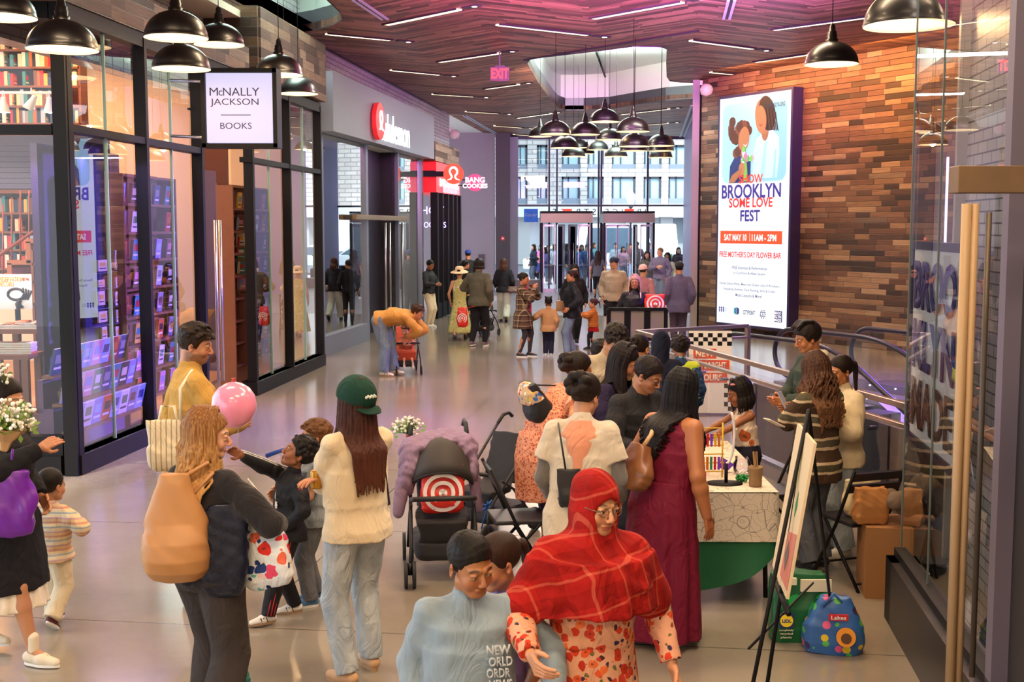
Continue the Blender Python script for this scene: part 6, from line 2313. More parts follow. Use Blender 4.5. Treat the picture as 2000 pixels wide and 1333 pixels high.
  def cutfn(X, Y, Z, fld):
   y = (Mi[1][0] * X + Mi[1][1] * Y + Mi[1][2] * Z + Mi[1][3]) / k
   z = (Mi[2][0] * X + Mi[2][1] * Y + Mi[2][2] * Z + Mi[2][3]) / k
   x = (Mi[0][0] * X + Mi[0][1] * Y + Mi[0][2] * Z + Mi[0][3]) / k
   zm = np.interp(y, [-0.12, -0.088, -0.045, -0.02, 0.012, 0.03, 0.1], [hi_front, hi_front, 0.145, 0.095 if s.fem else 0.088, 0.108, 0.07, low_back])
   zm = zm + np.clip(0.02 - np.abs(x), 0, 1) * 0.15 * part
   return np.maximum(fld, ((zm - z) * k * 0.8).astype(np.float32))
  f.mask(cutfn)
  down = Ve((0, 0, -1))
  back = Rm @ Ve((0, 1, 0))
  if style in ('curly',):
   for i in range(int(90)):
    a = rnd.uniform(0, 2 * PI)
    e = rnd.uniform(-0.25, 1.0)
    ce = sqrt(max(0, 1 - e * e)) if e > 0 else 1
    x, y, z = (cos(a) * ce, sin(a) * ce, e)
    if y < -0.45 and z < 0.45:
     continue
    r = rnd.uniform(0.012, 0.02) * k * (0.8 + 0.3 * vol)
    f.ell(P(x * (0.078 + t * 0.5), 0.02 + y * (0.098 + t * 0.5), 0.15 + z * (0.085 + t * 0.6)), Ve((r, r, r)), 0.004 * k)
  if style == 'short':
   for i in range(110):
    a = rnd.uniform(0, 2 * PI)
    e = rnd.uniform(0.15, 1.0)
    ce = sqrt(max(0, 1 - e * e))
    x, y, z = (cos(a) * ce, sin(a) * ce, e)
    p = Ve((x * (0.076 + t), 0.02 + y * (0.096 + t), 0.15 + z * (0.084 + t)))
    p = p * 0.97 + Ve((0, 0.0006, 0.0045))
    q = p + Ve((x * 0.004 + rnd.uniform(-0.012, 0.012), y * 0.004 - 0.018, z * 0.005 * vol))
    f.cone(P(*p), P(*q), 0.0095 * k, 0.006 * k, 0.013 * k)
  def strand(pts, rs, kk):
   Ui = s.TU.inverted()
   ex, ey = (0.108 * s.w + ease, 0.068 * s.w + ease)
   q = []
   for i, p in enumerate(pts):
    if i > 3:
     l = Ui @ p
     if l.z < 0.19 * s.S:
      gx, gy = (ex, ey + 0.012)
      if l.z > 0.13 * s.S:
       f_ = 1 - (l.z - 0.13 * s.S) / (0.06 * s.S)
       gx, gy = (0.05 * s.w + (gx - 0.05 * s.w) * f_, 0.045 * s.w + (gy - 0.045 * s.w) * f_)
      d = hypot(l.x / gx, l.y / gy)
      if d < 1.0 and d > 0.0001:
       if abs(l.x) / gx > 0.93 and l.y < 0:
        l.x /= d
       l.y = (1 if l.y > -0.02 else -1) * gy * sqrt(max(0, 1 - min(0.98, abs(l.x / gx)) ** 2)) if abs(l.x) < gx else l.y
       p = s.TU @ l
    q.append(p)
   o, r_ = ([], [])
   n_ = len(q)
   for i in range(n_ - 1):
    a_, b_, c_, d_ = (q[max(i - 1, 0)], q[i], q[i + 1], q[min(i + 2, n_ - 1)])
    for t_ in (0, 0.5) if i else (0, 0.33, 0.66):
     o.append(0.5 * (2 * b_ + (c_ - a_) * t_ + (2 * a_ - 5 * b_ + 4 * c_ - d_) * t_ * t_ + (3 * b_ - a_ - 3 * c_ + d_) * t_ ** 3))
     r_.append(rs[i] + (rs[i + 1] - rs[i]) * t_)
   o.append(q[-1])
   r_.append(rs[-1])
   f.chain(o, r_, kk)
  if style in ('long', 'bob'):
   n = 84 if style == 'long' else 60
   for i in range(n):
    th = (i / (n - 1) - 0.5) * 2 * (R(116) if style == 'long' else R(120))
    th += rnd.uniform(-0.03, 0.03)
    Lr = L * rnd.uniform(0.8, 1.0)
    tt = t + rnd.uniform(-0.002, 0.007)
    x0, y0 = (sin(th), cos(th))
    yr = 0.015 + 0.055 * y0 - (0.028 if y0 < 0 else 0)
    pts = [P(x0 * 0.004, yr, 0.15 + (0.083 + tt) * sqrt(max(0.2, 1 - ((yr - 0.02) / 0.098) ** 2)))]
    pts.append(P(x0 * 0.04, yr * 0.6 + (0.02 + y0 * 0.08) * 0.4, 0.15 + 0.076 + tt))
    pts.append(P(x0 * (0.066 + tt * 0.8), 0.018 + y0 * (0.08 + tt), 0.15 + 0.045))
    pts.append(P(x0 * (0.076 + tt), 0.018 + y0 * (0.094 + tt), 0.15 - 0.005))
    p = P(x0 * (0.078 + tt), 0.014 + y0 * (0.09 + tt), 0.085)
    pts.append(p)
    m = 8
    ph = rnd.uniform(0, 6.28)
    out = p - s.HM @ Ve((0, 0.01, 0.1))
    out.z = 0
    for j in range(1, m + 1):
     u = j / m
     sp = 0.25 * vol * sin(PI * min(1, u * 1.1)) - 0.14 * u
     o = out * sp * 0.8
     if wave:
      o += Ve((cos(th), sin(th), 0)) * wave * 0.016 * sin(ph + j * 1.7) + back * wave * 0.012 * cos(ph + j * 1.9)
     o += back * 0.012 * u * (0.5 + 0.5 * cos(th))
     pts.append(p + o + down * Lr * u)
    rs = [0.005, 0.006, 0.007, 0.007, 0.0075] + [(0.008 - 0.0045 * (j / m)) * (1.15 if wave else 1.0) for j in range(1, m + 1)]
    strand(pts, [r_ * k for r_ in rs], 0.0032 * k)
  if style == 'pony':
   b = P(0, 0.112, 0.15)
   n = 16
   f.ell(P(0, 0.108, 0.15), Ve((0.018, 0.018, 0.018)) * k, 0.01 * k)
   for i in range(n):
    a = 2 * PI * i / n
    o = Rm @ Ve((cos(a) * 0.016, 0, sin(a) * 0.016)) * k
    pts = [b + o * 0.5, b + o + back * 0.03 * k + Ve((0, 0, -0.01))]
    for j in range(1, 6):
     u = j / 5
     pts.append(b + o * (1.3 - 0.8 * u) + back * (0.035 + 0.015 * u) * k + down * L * u + Ve((rnd.uniform(-1, 1) * 0.006, 0, 0)))
    f.chain(pts, [0.01 * k, 0.012 * k] + [(0.011 - 0.006 * j / 5) * k for j in range(1, 6)], 0.006 * k)
  if style == 'bun':
   c = P(0, 0.108, 0.155)
   for i in range(26):
    a = i * 0.9
    p = c + Rm @ (Ve((cos(a) * 0.022, 0.01 * sin(a * 1.3), sin(a) * 0.022)) * k * vol)
    f.ell(p, Ve((0.016, 0.016, 0.016)) * k * vol, 0.005 * k)
  if style == 'puffs':
   for q in (-1, 1):
    f.ell(P(q * 0.06, 0.05, 0.225), Ve((0.028, 0.028, 0.026)) * k * vol, 0.004 * k)
  if style == 'side':
   for i in range(50):
    u = i / 49
    a = (u - 0.5) * 2.6
    p = Ve((sin(a) * 0.06, -0.02 + 0.02 * cos(a), 0.236))
    q = p + Ve((rnd.uniform(-0.012, 0.012), -0.052 - 0.01 * rnd.random(), -0.022 + rnd.uniform(-0.01, 0.014)))
    f.chain([P(*p + Ve((0, 0.07, -0.005))), P(*p + Ve((0, 0, 0.008 * vol))), P(*q)], [0.011 * k, 0.012 * k, 0.006 * k], 0.006 * k)
  return f
 def top_field(s, ease=0.012, hem=-0.02, sleeve='long', flare=0.0, hemw=None, collar=True, vneck=False, boxy=0.0):
  S, w, T, U = (s.S, s.w, s.T, s.TU)
  f = Field()
  e = ease
  hm_ = hemw or 1.0
  hw = (0.108 * w + e + 0.004) * hm_ + flare
  hd = (0.08 * w + e + 0.004) * hm_ + flare * 0.8
  bust = 0.01 * S if s.fem and (not s.child) else 0
  st = [(hem * S, 0, 0.004 * S, hw, hd)]
  if hem < -0.03:
   st.append((-0.01 * S, 0, 0.006 * S, 0.107 * w + e + 0.004 + flare * 0.3, 0.079 * w + e + 0.004 + flare * 0.3))
  st += [(0.04 * S, 0, 0.004 * S, (0.09 + boxy) * w + e + flare * 0.2, 0.064 * w + e), (0.1 * S, 0, 0, (0.08 + boxy) * w + e, 0.06 * w + e), (0.18 * S, 0, -0.002 * S, (0.084 + boxy * 0.6) * w + e, 0.06 * w + e)]
  f.loft(T, st, 0.045)
  f.loft(U, [(-0.05 * S, 0, -0.002 * S, (0.081 + boxy * 0.6) * w + e, 0.06 * w + e), (0.06 * S, 0, -bust * 0.6, 0.09 * w + e, 0.062 * w + e + bust * 0.5), (0.12 * S, 0, -bust * 0.4, 0.093 * w + e, 0.06 * w + e + bust * 0.3), (0.15 * S, 0, 0.008 * S, 0.078 * w + e * 0.6, 0.047 * w + e * 0.6), (0.182 * S, 0, 0.01 * S, 0.036 * w, 0.037 * w)], 0.045)
  if bust and sleeve != 'none2':
   for q in (-1, 1):
    f.ell(U @ Ve((q * 0.042 * S, -0.056 * w, 0.085 * S)), Ve((0.036, 0.03, 0.036)) * S * (0.8 + 0.3 * (s.girth - 0.9)), 0.03)
  sr = (0.017 if sleeve == 'none' else 0.023) * w + e * 0.4
  for q in (-1, 1):
   f.cone(s.neck + Ve((0, 0, -0.014 * S)), s.shoulder[q] + U.to_3x3() @ Ve((-q * (0.012 if sleeve == 'none' else 0) * S, 0, 0)), 0.026 * w + e * 0.4, sr, 0.04)
  if sleeve in ('long', 'short', 'half', 'puff'):
   for q in (-1, 1):
    a, b, c = (s.shoulder[q], s.elbow[q], s.wrist[q])
    if sleeve == 'long':
     m_ = a.lerp(b, 0.45)
     f.cone(a, m_, 0.0245 * w + e * 0.5, 0.025 * w + e * 0.9, 0.035)
     f.cone(m_, b, 0.025 * w + e * 0.9, 0.0225 * w + e, 0.02)
     f.cone(b, b + (c - b) * 0.96, 0.0245 * w + e, 0.0175 * w + e * 0.7, 0.012, cap=True)
    elif sleeve == 'short':
     f.cone(a, a + (b - a) * 0.62, 0.025 * w + e * 0.6, 0.029 * w + e, 0.035, cap=True)
    elif sleeve == 'half':
     m_ = a.lerp(b, 0.45)
     f.cone(a, m_, 0.0245 * w + e * 0.5, 0.025 * w + e * 0.9, 0.035)
     f.cone(m_, b, 0.025 * w + e * 0.9, 0.0225 * w + e, 0.02)
     f.cone(b, b + (c - b) * 0.3, 0.026 * w + e, 0.024 * w + e, 0.012, cap=True)
  if collar:
   f.cone(s.neck + Ve((0, 0, -0.012 * S)), s.neck + (s.HM @ Ve((0, 0.02, 0.04)) - s.neck) * collar * 0.3, 0.036 * w + e * 0.4, 0.034 * w + e * 0.3, 0.015)
  return f
 def leg_field(s, ease=0.01, hemr=None, length=1.0, rise=0.075, flare=0.0):
  S, w, T = (s.S, s.w, s.T)
  f = Field()
  f.loft(T, [(-0.05 * S, 0, 0.004 * S, 0.06 * w + ease, 0.05 * w + ease), (-0.02 * S, 0, 0.006 * S, 0.094 * w + ease, 0.066 * w + ease), (0.03 * S, 0, 0.005 * S, 0.091 * w + ease, 0.064 * w + ease), (rise * S, 0, 0.002 * S, 0.08 * w + ease, 0.056 * w + ease)], 0.03)
  for q in (-1, 1):
   h_, k_, a_ = (s.hip[q], s.knee[q], s.ankle[q])
   f.ell(s.hip[q] + T.to_3x3() @ Ve((0, 0.022 * w, -0.01 * S)), Ve((0.044, 0.04, 0.05)) * w, 0.03)
   if length > 0.55:
    kr = 0.034 * w + ease * 1.2
    f.cone(h_, k_, 0.052 * w + ease, kr, 0.025)
    hr = hemr if hemr is not None else 0.024 * w + ease
    u = (length - 0.5) * 2
    f.cone(k_, k_ + (a_ - k_) * u * 1.02, kr, hr, 0.015, cap=True)
   else:
    f.cone(h_, h_ + (k_ - h_) * length * 2, 0.054 * w + ease, 0.046 * w + ease, 0.02, cap=True)
  return f
 def skirt_field(s, z1=0.09, length=0.4, rx=0.2, ry=0.16, n=9, amp=0.06, waist=None, ease=0.012):
  S, w = (s.S, s.w)
  f = Field()
  M = Mx.Translation(s.pelvis)
  wz = 0.08 * w + ease
  f.loft(M, [(-length * S, 0, 0, rx, ry), (-length * S * 0.5, 0, 0.004, (rx + 0.1 * w) / 2 + 0.01, (ry + 0.07 * w) / 2 + 0.01), (-0.02 * S, 0, 0.006 * S, 0.098 * w + ease, 0.072 * w + ease), (z1 * S, 0, 0, wz, 0.058 * w + ease)], 0.03, fold=(n, amp, 0.0, 1.0))
  return f
 def shoe_parts(s, parent, m_up, m_sole, kind='sneaker', accent=None):
  S = s.S
  for q in (-1, 1):
   a, d = (s.ankle[q], s.toe[q].normalized())
   base = a.copy()
   pitch = 0.0
   if a.z > 0.075 * S:
    pitch = -0.5
   up = Ve((0, 0, 1))
   if pitch:
    d2 = (d - Ve((0, 0, 0.75))).normalized()
   else:
    d2 = d
   sx = d2.cross(up).normalized()
   up2 = sx.cross(d2).normalized()
   k = S / 1.66 * (1.12 if s.child else 1.0)
   o = a - up2 * (0.045 * S)
   f = Field()
   f.ell(o + d2 * 0.045 * k + up2 * 0.04 * k, (0.036 * k, 0.036 * k, 0.034 * k), 0.02 * k)
   f.cone(o - d2 * 0.035 * k + up2 * 0.045 * k, o + d2 * 0.06 * k + up2 * 0.036 * k, 0.034 * k, 0.034 * k, 0.02 * k)
   f.cone(o + d2 * 0.06 * k + up2 * 0.034 * k, o + d2 * 0.145 * k + up2 * 0.024 * k, 0.036 * k, 0.026 * k, 0.02 * k)
   f.cone(o + up2 * 0.05 * k, o + up2 * (0.085 if kind != 'boot' else 0.16) * k, 0.033 * k, 0.034 * k, 0.015 * k)
   oo, uu = (o.copy(), up2.copy())
   def cutb(X, Y, Z, fld, oo=oo, uu=uu, k=k):
    t = (X - oo.x) * uu.x + (Y - oo.y) * uu.y + (Z - oo.z) * uu.z
    return np.maximum(fld, (0.012 * k - t).astype(np.float32))
   f.mask(cutb)
   V, Q = f.mesh(max(0.006 * k, s.res * 0.9))
   sh = np_mesh('shoe', [(V, Q, 0)], [m_up], parent)
   mb = MB()
   n = 20
   pts = []
   for i in range(n):
    an = 2 * PI * i / n
    l_ = cos(an)
    wd = 0.04 if l_ > -0.2 else 0.036
    pts.append(o + d2 * (0.055 + 0.118 * l_) * k + sx * sin(an) * wd * k * (1.0 - 0.12 * max(0, l_) ** 2))
   hgt = 0.022 * k if kind == 'sneaker' else 0.014 * k
   mb.add([p for p in pts] + [p + up2 * hgt for p in pts], [tuple(range(n)), tuple(reversed(range(n, 2 * n)))] + [(i, n + i, n + (i + 1) % n, (i + 1) % n) for i in range(n)])
   mb.build('sole', m_sole, sh)
   if accent:
    mb = MB()
    for side in (-1, 1):
     for i in range(3):
      c = o + d2 * (0.02 + 0.024 * i) * k + sx * side * 0.0365 * k + up2 * 0.045 * k
      mb.M = None
      v = [c + d2 * a1 * k + up2 * b1 * k + sx * side * c1 * k for a1, b1 in ((-0.005, -0.02), (0.005, -0.02), (0.019, 0.016), (0.009, 0.016)) for c1 in (-0.006, 0.003)]
      mb.add(v, [(0, 2, 6, 4), (1, 5, 7, 3), (0, 1, 3, 2), (2, 3, 7, 6), (6, 7, 5, 4), (4, 5, 1, 0)])
    mb.build('side_stripes', accent, sh)
def fabric(name, color, rough=0.85, weave=0.25, sheen=0.0, var=0.06):
 key = ('fab', name, color)
 if key in _mc:
  return _mc[key]
 m = NT(name)
 v = m.coord()
 n = m.noise(v, 14, 4.0, 0.6)
 c = linear(color)
 m.set(m.b, 'Base Color', m.mix(n, (*[x * (1 - var) for x in c], 1), (*[min(1, x * (1 + var)) for x in c], 1)))
 m.b.inputs['Roughness'].default_value = rough
 m.b.inputs['Specular IOR Level'].default_value = 0.25
 if sheen:
  m.b.inputs['Sheen Weight'].default_value = sheen
 folds(m, v, weave)
 _mc[key] = m.mat
 return m.mat
def folds(m, v, weave=0.3, amt=0.6):
 w1 = m.node('TexNoise', {'Vector': m.coord((1, 1, 0.55)), 'Scale': 7.0, 'Detail': 3.0, 'Distortion': 1.6})
 r = m.math('ABSOLUTE', m.math('SUBTRACT', w1.outputs[0], 0.5))
 b1 = m.node('Bump', {'Height': r, 'Strength': amt, 'Distance': 0.05})
 b2 = m.node('Bump', {'Height': m.noise(v, 260, 2.0), 'Strength': weave, 'Distance': 0.002, 'Normal': b1.outputs[0]})
 m.set(m.b, 'Normal', b2.outputs[0])
def denim(name, color, lite):
 key = ('den', name, color)
 if key in _mc:
  return _mc[key]
 m = NT(name)
 v = m.coord((1, 1, 0.45))
 n = m.noise(v, 9, 5.0, 0.65)
 n2 = m.noise(m.coord((60, 60, 300)), 3, 2.0)
 m.set(m.b, 'Base Color', m.mix(0.18, m.ramp(n, [(0.35, color), (0.68, lite)]), n2))
 m.b.inputs['Roughness'].default_value = 0.85
 folds(m, v, 0.3, 0.8)
 _mc[key] = m.mat
 return m.mat
def stripes(name, stops, axis='Z', period=0.12, rough=0.9, warp=0.01, interp='CONSTANT', loc=0.0):
 key = ('str', name)
 if key in _mc:
  return _mc[key]
 m = NT(name)
 v = m.coord()
 sep = m.node('SeparateXYZ', {0: v})
 z = sep.outputs[axis]
 w_ = m.math('MULTIPLY', m.noise(v, 9, 2), warp)
 f = m.math('FRACT', m.math('DIVIDE', m.math('ADD', m.math('ADD', z, w_), loc), period))
 m.set(m.b, 'Base Color', m.ramp(f, stops, interp))
 m.b.inputs['Roughness'].default_value = rough
 m.b.inputs['Specular IOR Level'].default_value = 0.2
 folds(m, v)
 _mc[key] = m.mat
 return m.mat
def plaid(name, base, lines, px_=0.1, pz=0.1, w1=0.12, rough=0.85, second=None, warp=0.02, rot=(0, 0, 0)):
 key = ('pla', name)
 if key in _mc:
  return _mc[key]
 m = NT(name)
 v = m.coord(rot=rot)
 n = m.noise(v, 5, 2)
 sep = m.node('SeparateXYZ', {0: v})
 off = m.math('MULTIPLY', n, warp)
 def band(sock, per, wd, ph=0.0):
  f = m.math('FRACT', m.math('ADD', m.math('DIVIDE', m.math('ADD', sock, off), per), ph))
  return m.math('LESS_THAN', f, wd)
 ang = m.math('ADD', sep.outputs['X'], m.math('MULTIPLY', sep.outputs['Y'], 0.8))
 bx_ = band(ang, px_, w1)
 bz_ = band(sep.outputs['Z'], pz, w1)
 c = (*linear(base), 1)
 if second:
  b2 = m.math('MULTIPLY', m.math('ADD', band(ang, px_, 0.5, 0.3), band(sep.outputs['Z'], pz, 0.5, 0.3)), 0.5)
  c = m.mix(b2, c, (*linear(second), 1))
 f = m.math('MULTIPLY', m.math('ADD', bx_, bz_), 0.5)
 c = m.mix(f, c, (*linear(lines), 1))
 m.set(m.b, 'Base Color', c)
 m.b.inputs['Roughness'].default_value = rough
 m.b.inputs['Specular IOR Level'].default_value = 0.2
 folds(m, v)
 _mc[key] = m.mat
 return m.mat
def floral(name, base, cols, scale=18, size=0.42, rough=0.75, leaf=None, leafscale=26):
 key = ('flo', name)
 if key in _mc:
  return _mc[key]
 m = NT(name)
 v0 = m.coord()
 nz = m.node('TexNoise', {'Vector': v0, 'Scale': scale * 0.9, 'Detail': 2.0})
 v = m.node('VectorMath', {0: v0, 1: m.node('VectorMath', {0: nz.outputs['Color'], 'Scale': 0.9 / scale}, operation='SCALE').outputs[0]}, operation='ADD').outputs[0]
 c = (*linear(base), 1)
 if leaf:
  vl = m.node('TexVoronoi', {'Vector': v, 'Scale': leafscale})
  sepc = m.node('SeparateColor', {0: vl.outputs['Color']})
  on = m.math('MULTIPLY', m.math('LESS_THAN', vl.outputs['Distance'], 0.34), m.math('GREATER_THAN', sepc.outputs[0], 0.45))
  c = m.mix(on, c, m.ramp(sepc.outputs[1], [(i / len(leaf), x) for i, x in enumerate(leaf)], 'CONSTANT'))
 vo = m.node('TexVoronoi', {'Vector': v, 'Scale': scale})
 sep = m.node('SeparateColor', {0: vo.outputs['Color']})
 col = m.ramp(sep.outputs[0], [(i / len(cols), x) for i, x in enumerate(cols)], 'CONSTANT')
 rad = m.math('ADD', size * 0.6, m.math('MULTIPLY', sep.outputs[1], size * 0.6))
 f = m.math('LESS_THAN', vo.outputs['Distance'], rad)
 c = m.mix(f, c, col)
 ctr = m.math('LESS_THAN', vo.outputs['Distance'], m.math('MULTIPLY', rad, 0.28))
 c = m.mix(m.math('MULTIPLY', ctr, 0.7), c, (0.08, 0.03, 0.02, 1))
 folds(m, v0)
 m.set(m.b, 'Base Color', c)
 m.b.inputs['Roughness'].default_value = rough
 m.b.inputs['Specular IOR Level'].default_value = 0.2
 _mc[key] = m.mat
 return m.mat
SKIN = {'light': '#cf9b7c', 'fair': '#d8a88a', 'tan': '#b67c54', 'brown': '#9a6440', 'deep': '#6e4430', 'olive': '#bf8c66'}
def person(name_label, foot_px=None, pos=None, head_px=None, yaw=0, fig=None, skin='tan', hair=('short', '#1a1412', None, {}), top=None, bottom=None, shoes=None, dress=None, eyes=True, cat='person', hands=(0.5, 0.5), group=None, extra=None, brow='#1c1412', beard=None, lip=None, palms=None, points=None, bare_feet=False, z=0.0, body_skip_legs=False, top_name='top', bottom_name='trousers', look=(0, 0), closed=False):
 s = Fig(**fig or {})
 if head_px is not None:
  top_ = Mx.Rotation(R(yaw), 4, 'Z') @ (s.HM @ (Ve((0, 0.02, 0.236)) * s.hs))
  P = G(head_px[0], head_px[1], top_.z + z)
  P -= Ve((top_.x, top_.y, 0))
 else:
  P = G(*foot_px) if foot_px is not None else Ve(pos)
 P.z = z
 dist = max(2.0, (P - Ve((0, 0, HC))).length)
 res = min(0.022, max(0.0065, dist / F * 1.9))
 s.res = res
 t = thing('person', name_label, cat, P, R(yaw), group)
 sk = SKIN.get(skin, skin)
 c_ = np.array(linear(sk))
 parts, cols = ([], [])
 near = dist < 13
 bf = s.body_field()
 V, Q = bf.mesh(max(res, 0.009))
 parts.append((V, Q, 0))
 cols.append(np.tile(c_, (len(V), 1)))
 hres = min(max(0.0034 if dist < 6 else 0.0045, dist / F * 0.95), 0.012)
 V, Q, C = s.head_mesh(hres, sk, lip, brow, beard)
 parts.append((V, Q, 0))
 cols.append(C)
 for i, q in enumerate((-1, 1)):
  cu = hands[i]
  if cu is None:
   continue
  V, Q = s.hand_field(q, cu, palm=(palms or {}).get(q), point=(points or {}).get(q)).mesh(min(max(0.0032, dist / F * 0.9), 0.009))
  if len(V):
   parts.append((V, Q, 0))
   cols.append(np.tile(c_ * np.array([1.0, 0.93, 0.92]), (len(V), 1)))
 np_mesh('body', parts, [M_skin], t, cols)
 if eyes and dist < 14:
  s.eyes(t, look=look, closed=closed)
 if hair:
  st, hc, hl, kw = hair
  V, Q = s.hair_field(st, **kw).mesh(min(max(0.0042, dist / F * 1.1), 0.014), (0.0022, 150, 1) if st in ('crop', 'short', 'side') else None)
  np_mesh('hair', [(V, Q, 0)], [hair_mat(hc, hl)], t)
 if bottom:
  kw = dict(bottom)
  m_ = kw.pop('mat')
  wr = kw.pop('wr', (0.0045, 26, 0.5))
  V, Q = s.leg_field(**kw).mesh(max(res, 0.008), wr if near or True else None, seed=dist)
  np_mesh(bottom_name, [(V, Q, 0)], [m_], t)
 if dress:
  kw = dict(dress)
  m_ = kw.pop('mat')
  wr = kw.pop('wr', (0.004, 22, 0.4))
  nm = kw.pop('name', 'dress')
  V, Q = s.skirt_field(**kw).mesh(max(res, 0.008), wr, seed=dist + 1)
  np_mesh('skirt' if nm == 'dress' else nm, [(V, Q, 0)], [m_], t)
 if top:
  kw = dict(top)
  m_ = kw.pop('mat')
  wr = kw.pop('wr', (0.0045, 30, 0.8))
  V, Q = s.top_field(**kw).mesh(max(res, 0.008), wr, seed=dist + 2)
  np_mesh(top_name, [(V, Q, 0)], [m_], t)
 if shoes:
  s.shoe_parts(t, *shoes)
 t2 = t
 s.root = t
 s.W = Mx.Translation(P) @ Mx.Rotation(R(yaw), 4, 'Z')
 return s
W_ = mat('shoe_white', '#e4dfd8', 0.6)
K_ = mat('shoe_black', '#1a181a', 0.6)
SOLE_W = mat('sole_white', '#e9e6e0', 0.6)
SOLE_K = mat('sole_dark', '#2a2828', 0.7)
S_W = (W_, SOLE_W)
S_K = (K_, SOLE_K)
S_KW = (K_, SOLE_W)
S_TAN = (mat('shoe_tan', '#c49a72', 0.7), mat('sole_tan', '#a8845f', 0.8))
S_BL = (mat('shoe_blue', '#3f6f9a', 0.6), SOLE_W)
S_AD = (W_, mat('sole_gum', '#9c7c5a', 0.7), 'sneaker', K_)
BK = '#17120f'
F_black = fabric('black_jersey', '#1b1a1f', weave=0.2)
F_black2 = fabric('black_denim', '#26262c')
D_light = denim('light_denim', '#8e9ba6', '#b9c1c4')
D_mid = denim('mid_denim', '#3f5a80', '#6a85a8')
D_dark = denim('dark_denim', '#1d2740', '#34415c')
walk = {-1: (-0.055, -0.13, 0, 0), 1: (0.05, 0.15, 0.02, 0)}
walk2 = {-1: (-0.05, 0.16, 0.03, 0), 1: (0.055, -0.12, 0, 0)}
apart = {-1: (-0.085, 0, 0, -12), 1: (0.085, 0, 0, 12)}
FIG = {}
def glasses(s, m, r=0.02):
 mb = MB()
 mb.M = s.HM @ Mx.Scale(s.hs, 4)
 for q in (-1, 1):
  mb.tube([(q * 0.032 + cos(a) * r, -0.092, 0.108 + sin(a) * r * 0.8) for a in [2 * PI * i / 14 for i in range(14)]], 0.0016, 5, closed=True)
  mb.tube([(q * (0.032 + r), -0.09, 0.112), (q * 0.074, -0.06, 0.114), (q * 0.08, 0.01, 0.112)], 0.0016, 5)
 mb.tube([(-0.013, -0.093, 0.112), (0.013, -0.093, 0.112)], 0.0016, 5)
 mb.build('glasses', m, s.root)
s = FIG['hijab'] = person('woman with glasses in a red plaid headscarf and orange floral dress', head_px=(1167, 921), yaw=12, fig=dict(h=1.55, girth=1.1, head=(8, 22, 3), feet=walk, arms={-1: ((-0.19, -0.17, 0.1), (-0.6, 0.8, -0.5)), 1: ((0.2, -0.03, 0.0), (0.4, 0.8, 0))}), skin='#c8936e', hair=None, lip='#a34a40', brow='#2a1c18', top=dict(mat=floral('orange_floral', '#dba183', ['#c93c22', '#d9562c', '#c8402c', '#e0703c', '#b8301c'], 24, 0.46, leaf=['#4a2e34', '#6a6a3c', '#3d3150', '#8a4a2a'], leafscale=34), ease=0.022, hem=-0.02, hemw=0.9), dress=dict(mat=floral('orange_floral', '', []), length=0.46, rx=0.27, ry=0.23, n=13, amp=0.05, ease=0.03), shoes=S_K, hands=(0.9, 0.5), look=(6, 12), top_name='dress_bodice')
glasses(s, mat('glasses_metal', '#8c7a66', 0.3, 0.8), 0.021)
f = Field()
k = s.hs
P = lambda x, y, z: s.HM @ (Ve((x, y, z)) * k)
Rm = s.HM.to_3x3()
f.ell(P(0, 0.02, 0.148), Ve((0.088, 0.11, 0.096)) * k, 0.02, Rm)
f.ell(P(0, 0.014, 0.085), Ve((0.093, 0.092, 0.095)) * k, 0.03, Rm)
f.cone(P(0, 0.01, 0.03), s.neck + Ve((0, 0, -0.03)), 0.085, 0.125, 0.05)
z0, z1 = (s.pelvis.z + 0.235, s.neck.z)
f.loft(Mx.Identity(4), [(z0, 0.0, -0.02, 0.245, 0.19), (z0 + 0.14, 0.0, -0.015, 0.235, 0.18), (z0 + 0.26, 0, -0.01, 0.205, 0.155), (z1 - 0.04, 0, 0, 0.12, 0.11)], 0.06, fold=(7, 0.06, 0.03, 0.6))
for q in (-1, 1):
 f.cone(s.neck + Ve((0, 0, -0.05)), s.shoulder[q], 0.085, 0.072, 0.05)
 f.cone(s.shoulder[q], s.shoulder[q].lerp(s.elbow[q], 0.85), 0.072, 0.082, 0.05)
f.chain([P(-0.06, -0.035, -0.02), s.neck + Ve((-0.01, -0.115, -0.05)), s.neck + Ve((0.13, -0.085, -0.1))], [0.026, 0.03, 0.026], 0.02)
f.chain([P(0.06, -0.03, -0.02), s.neck + Ve((0.0, -0.125, -0.085)), s.neck + Ve((-0.14, -0.1, -0.17)), Ve((-0.17, -0.12, z0 + 0.06))], [0.026, 0.032, 0.04, 0.04], 0.03)
f.chain([s.neck + Ve((-0.1, -0.06, -0.05)), Ve((-0.03, -0.17, z0 + 0.16)), Ve((0.16, -0.15, z0 + 0.1))], [0.02, 0.022, 0.02], 0.03)
f.ell(P(0, -0.105, 0.08), Ve((0.062, 0.088, 0.083)) * k, 0.006, Rm, neg=True)
V, Q = f.mesh(0.0065, (0.0075, 19, 0.5), seed=3)
np_mesh('headscarf', [(V, Q, 0)], [plaid('red_plaid_scarf', '#86120f', '#c4604a', 0.13, 0.13, 0.07, 0.9, '#a51c18', 0.04, rot=(0.1, 0.25, 0))], s.root)
mb = MB()
w0 = s.wrist[-1] - s.hdir[-1] * 0.02
ux = s.hdir[-1].orthogonal().normalized()
uy = s.hdir[-1].cross(ux)
mb.tube([w0 + (ux * cos(a) + uy * sin(a)) * 0.033 for a in [2 * PI * i / 18 for i in range(18)]], 0.0045, 6, closed=True)
mb.build('bracelet', mat('gold', '#d9a441', 0.25, 1.0), s.root)
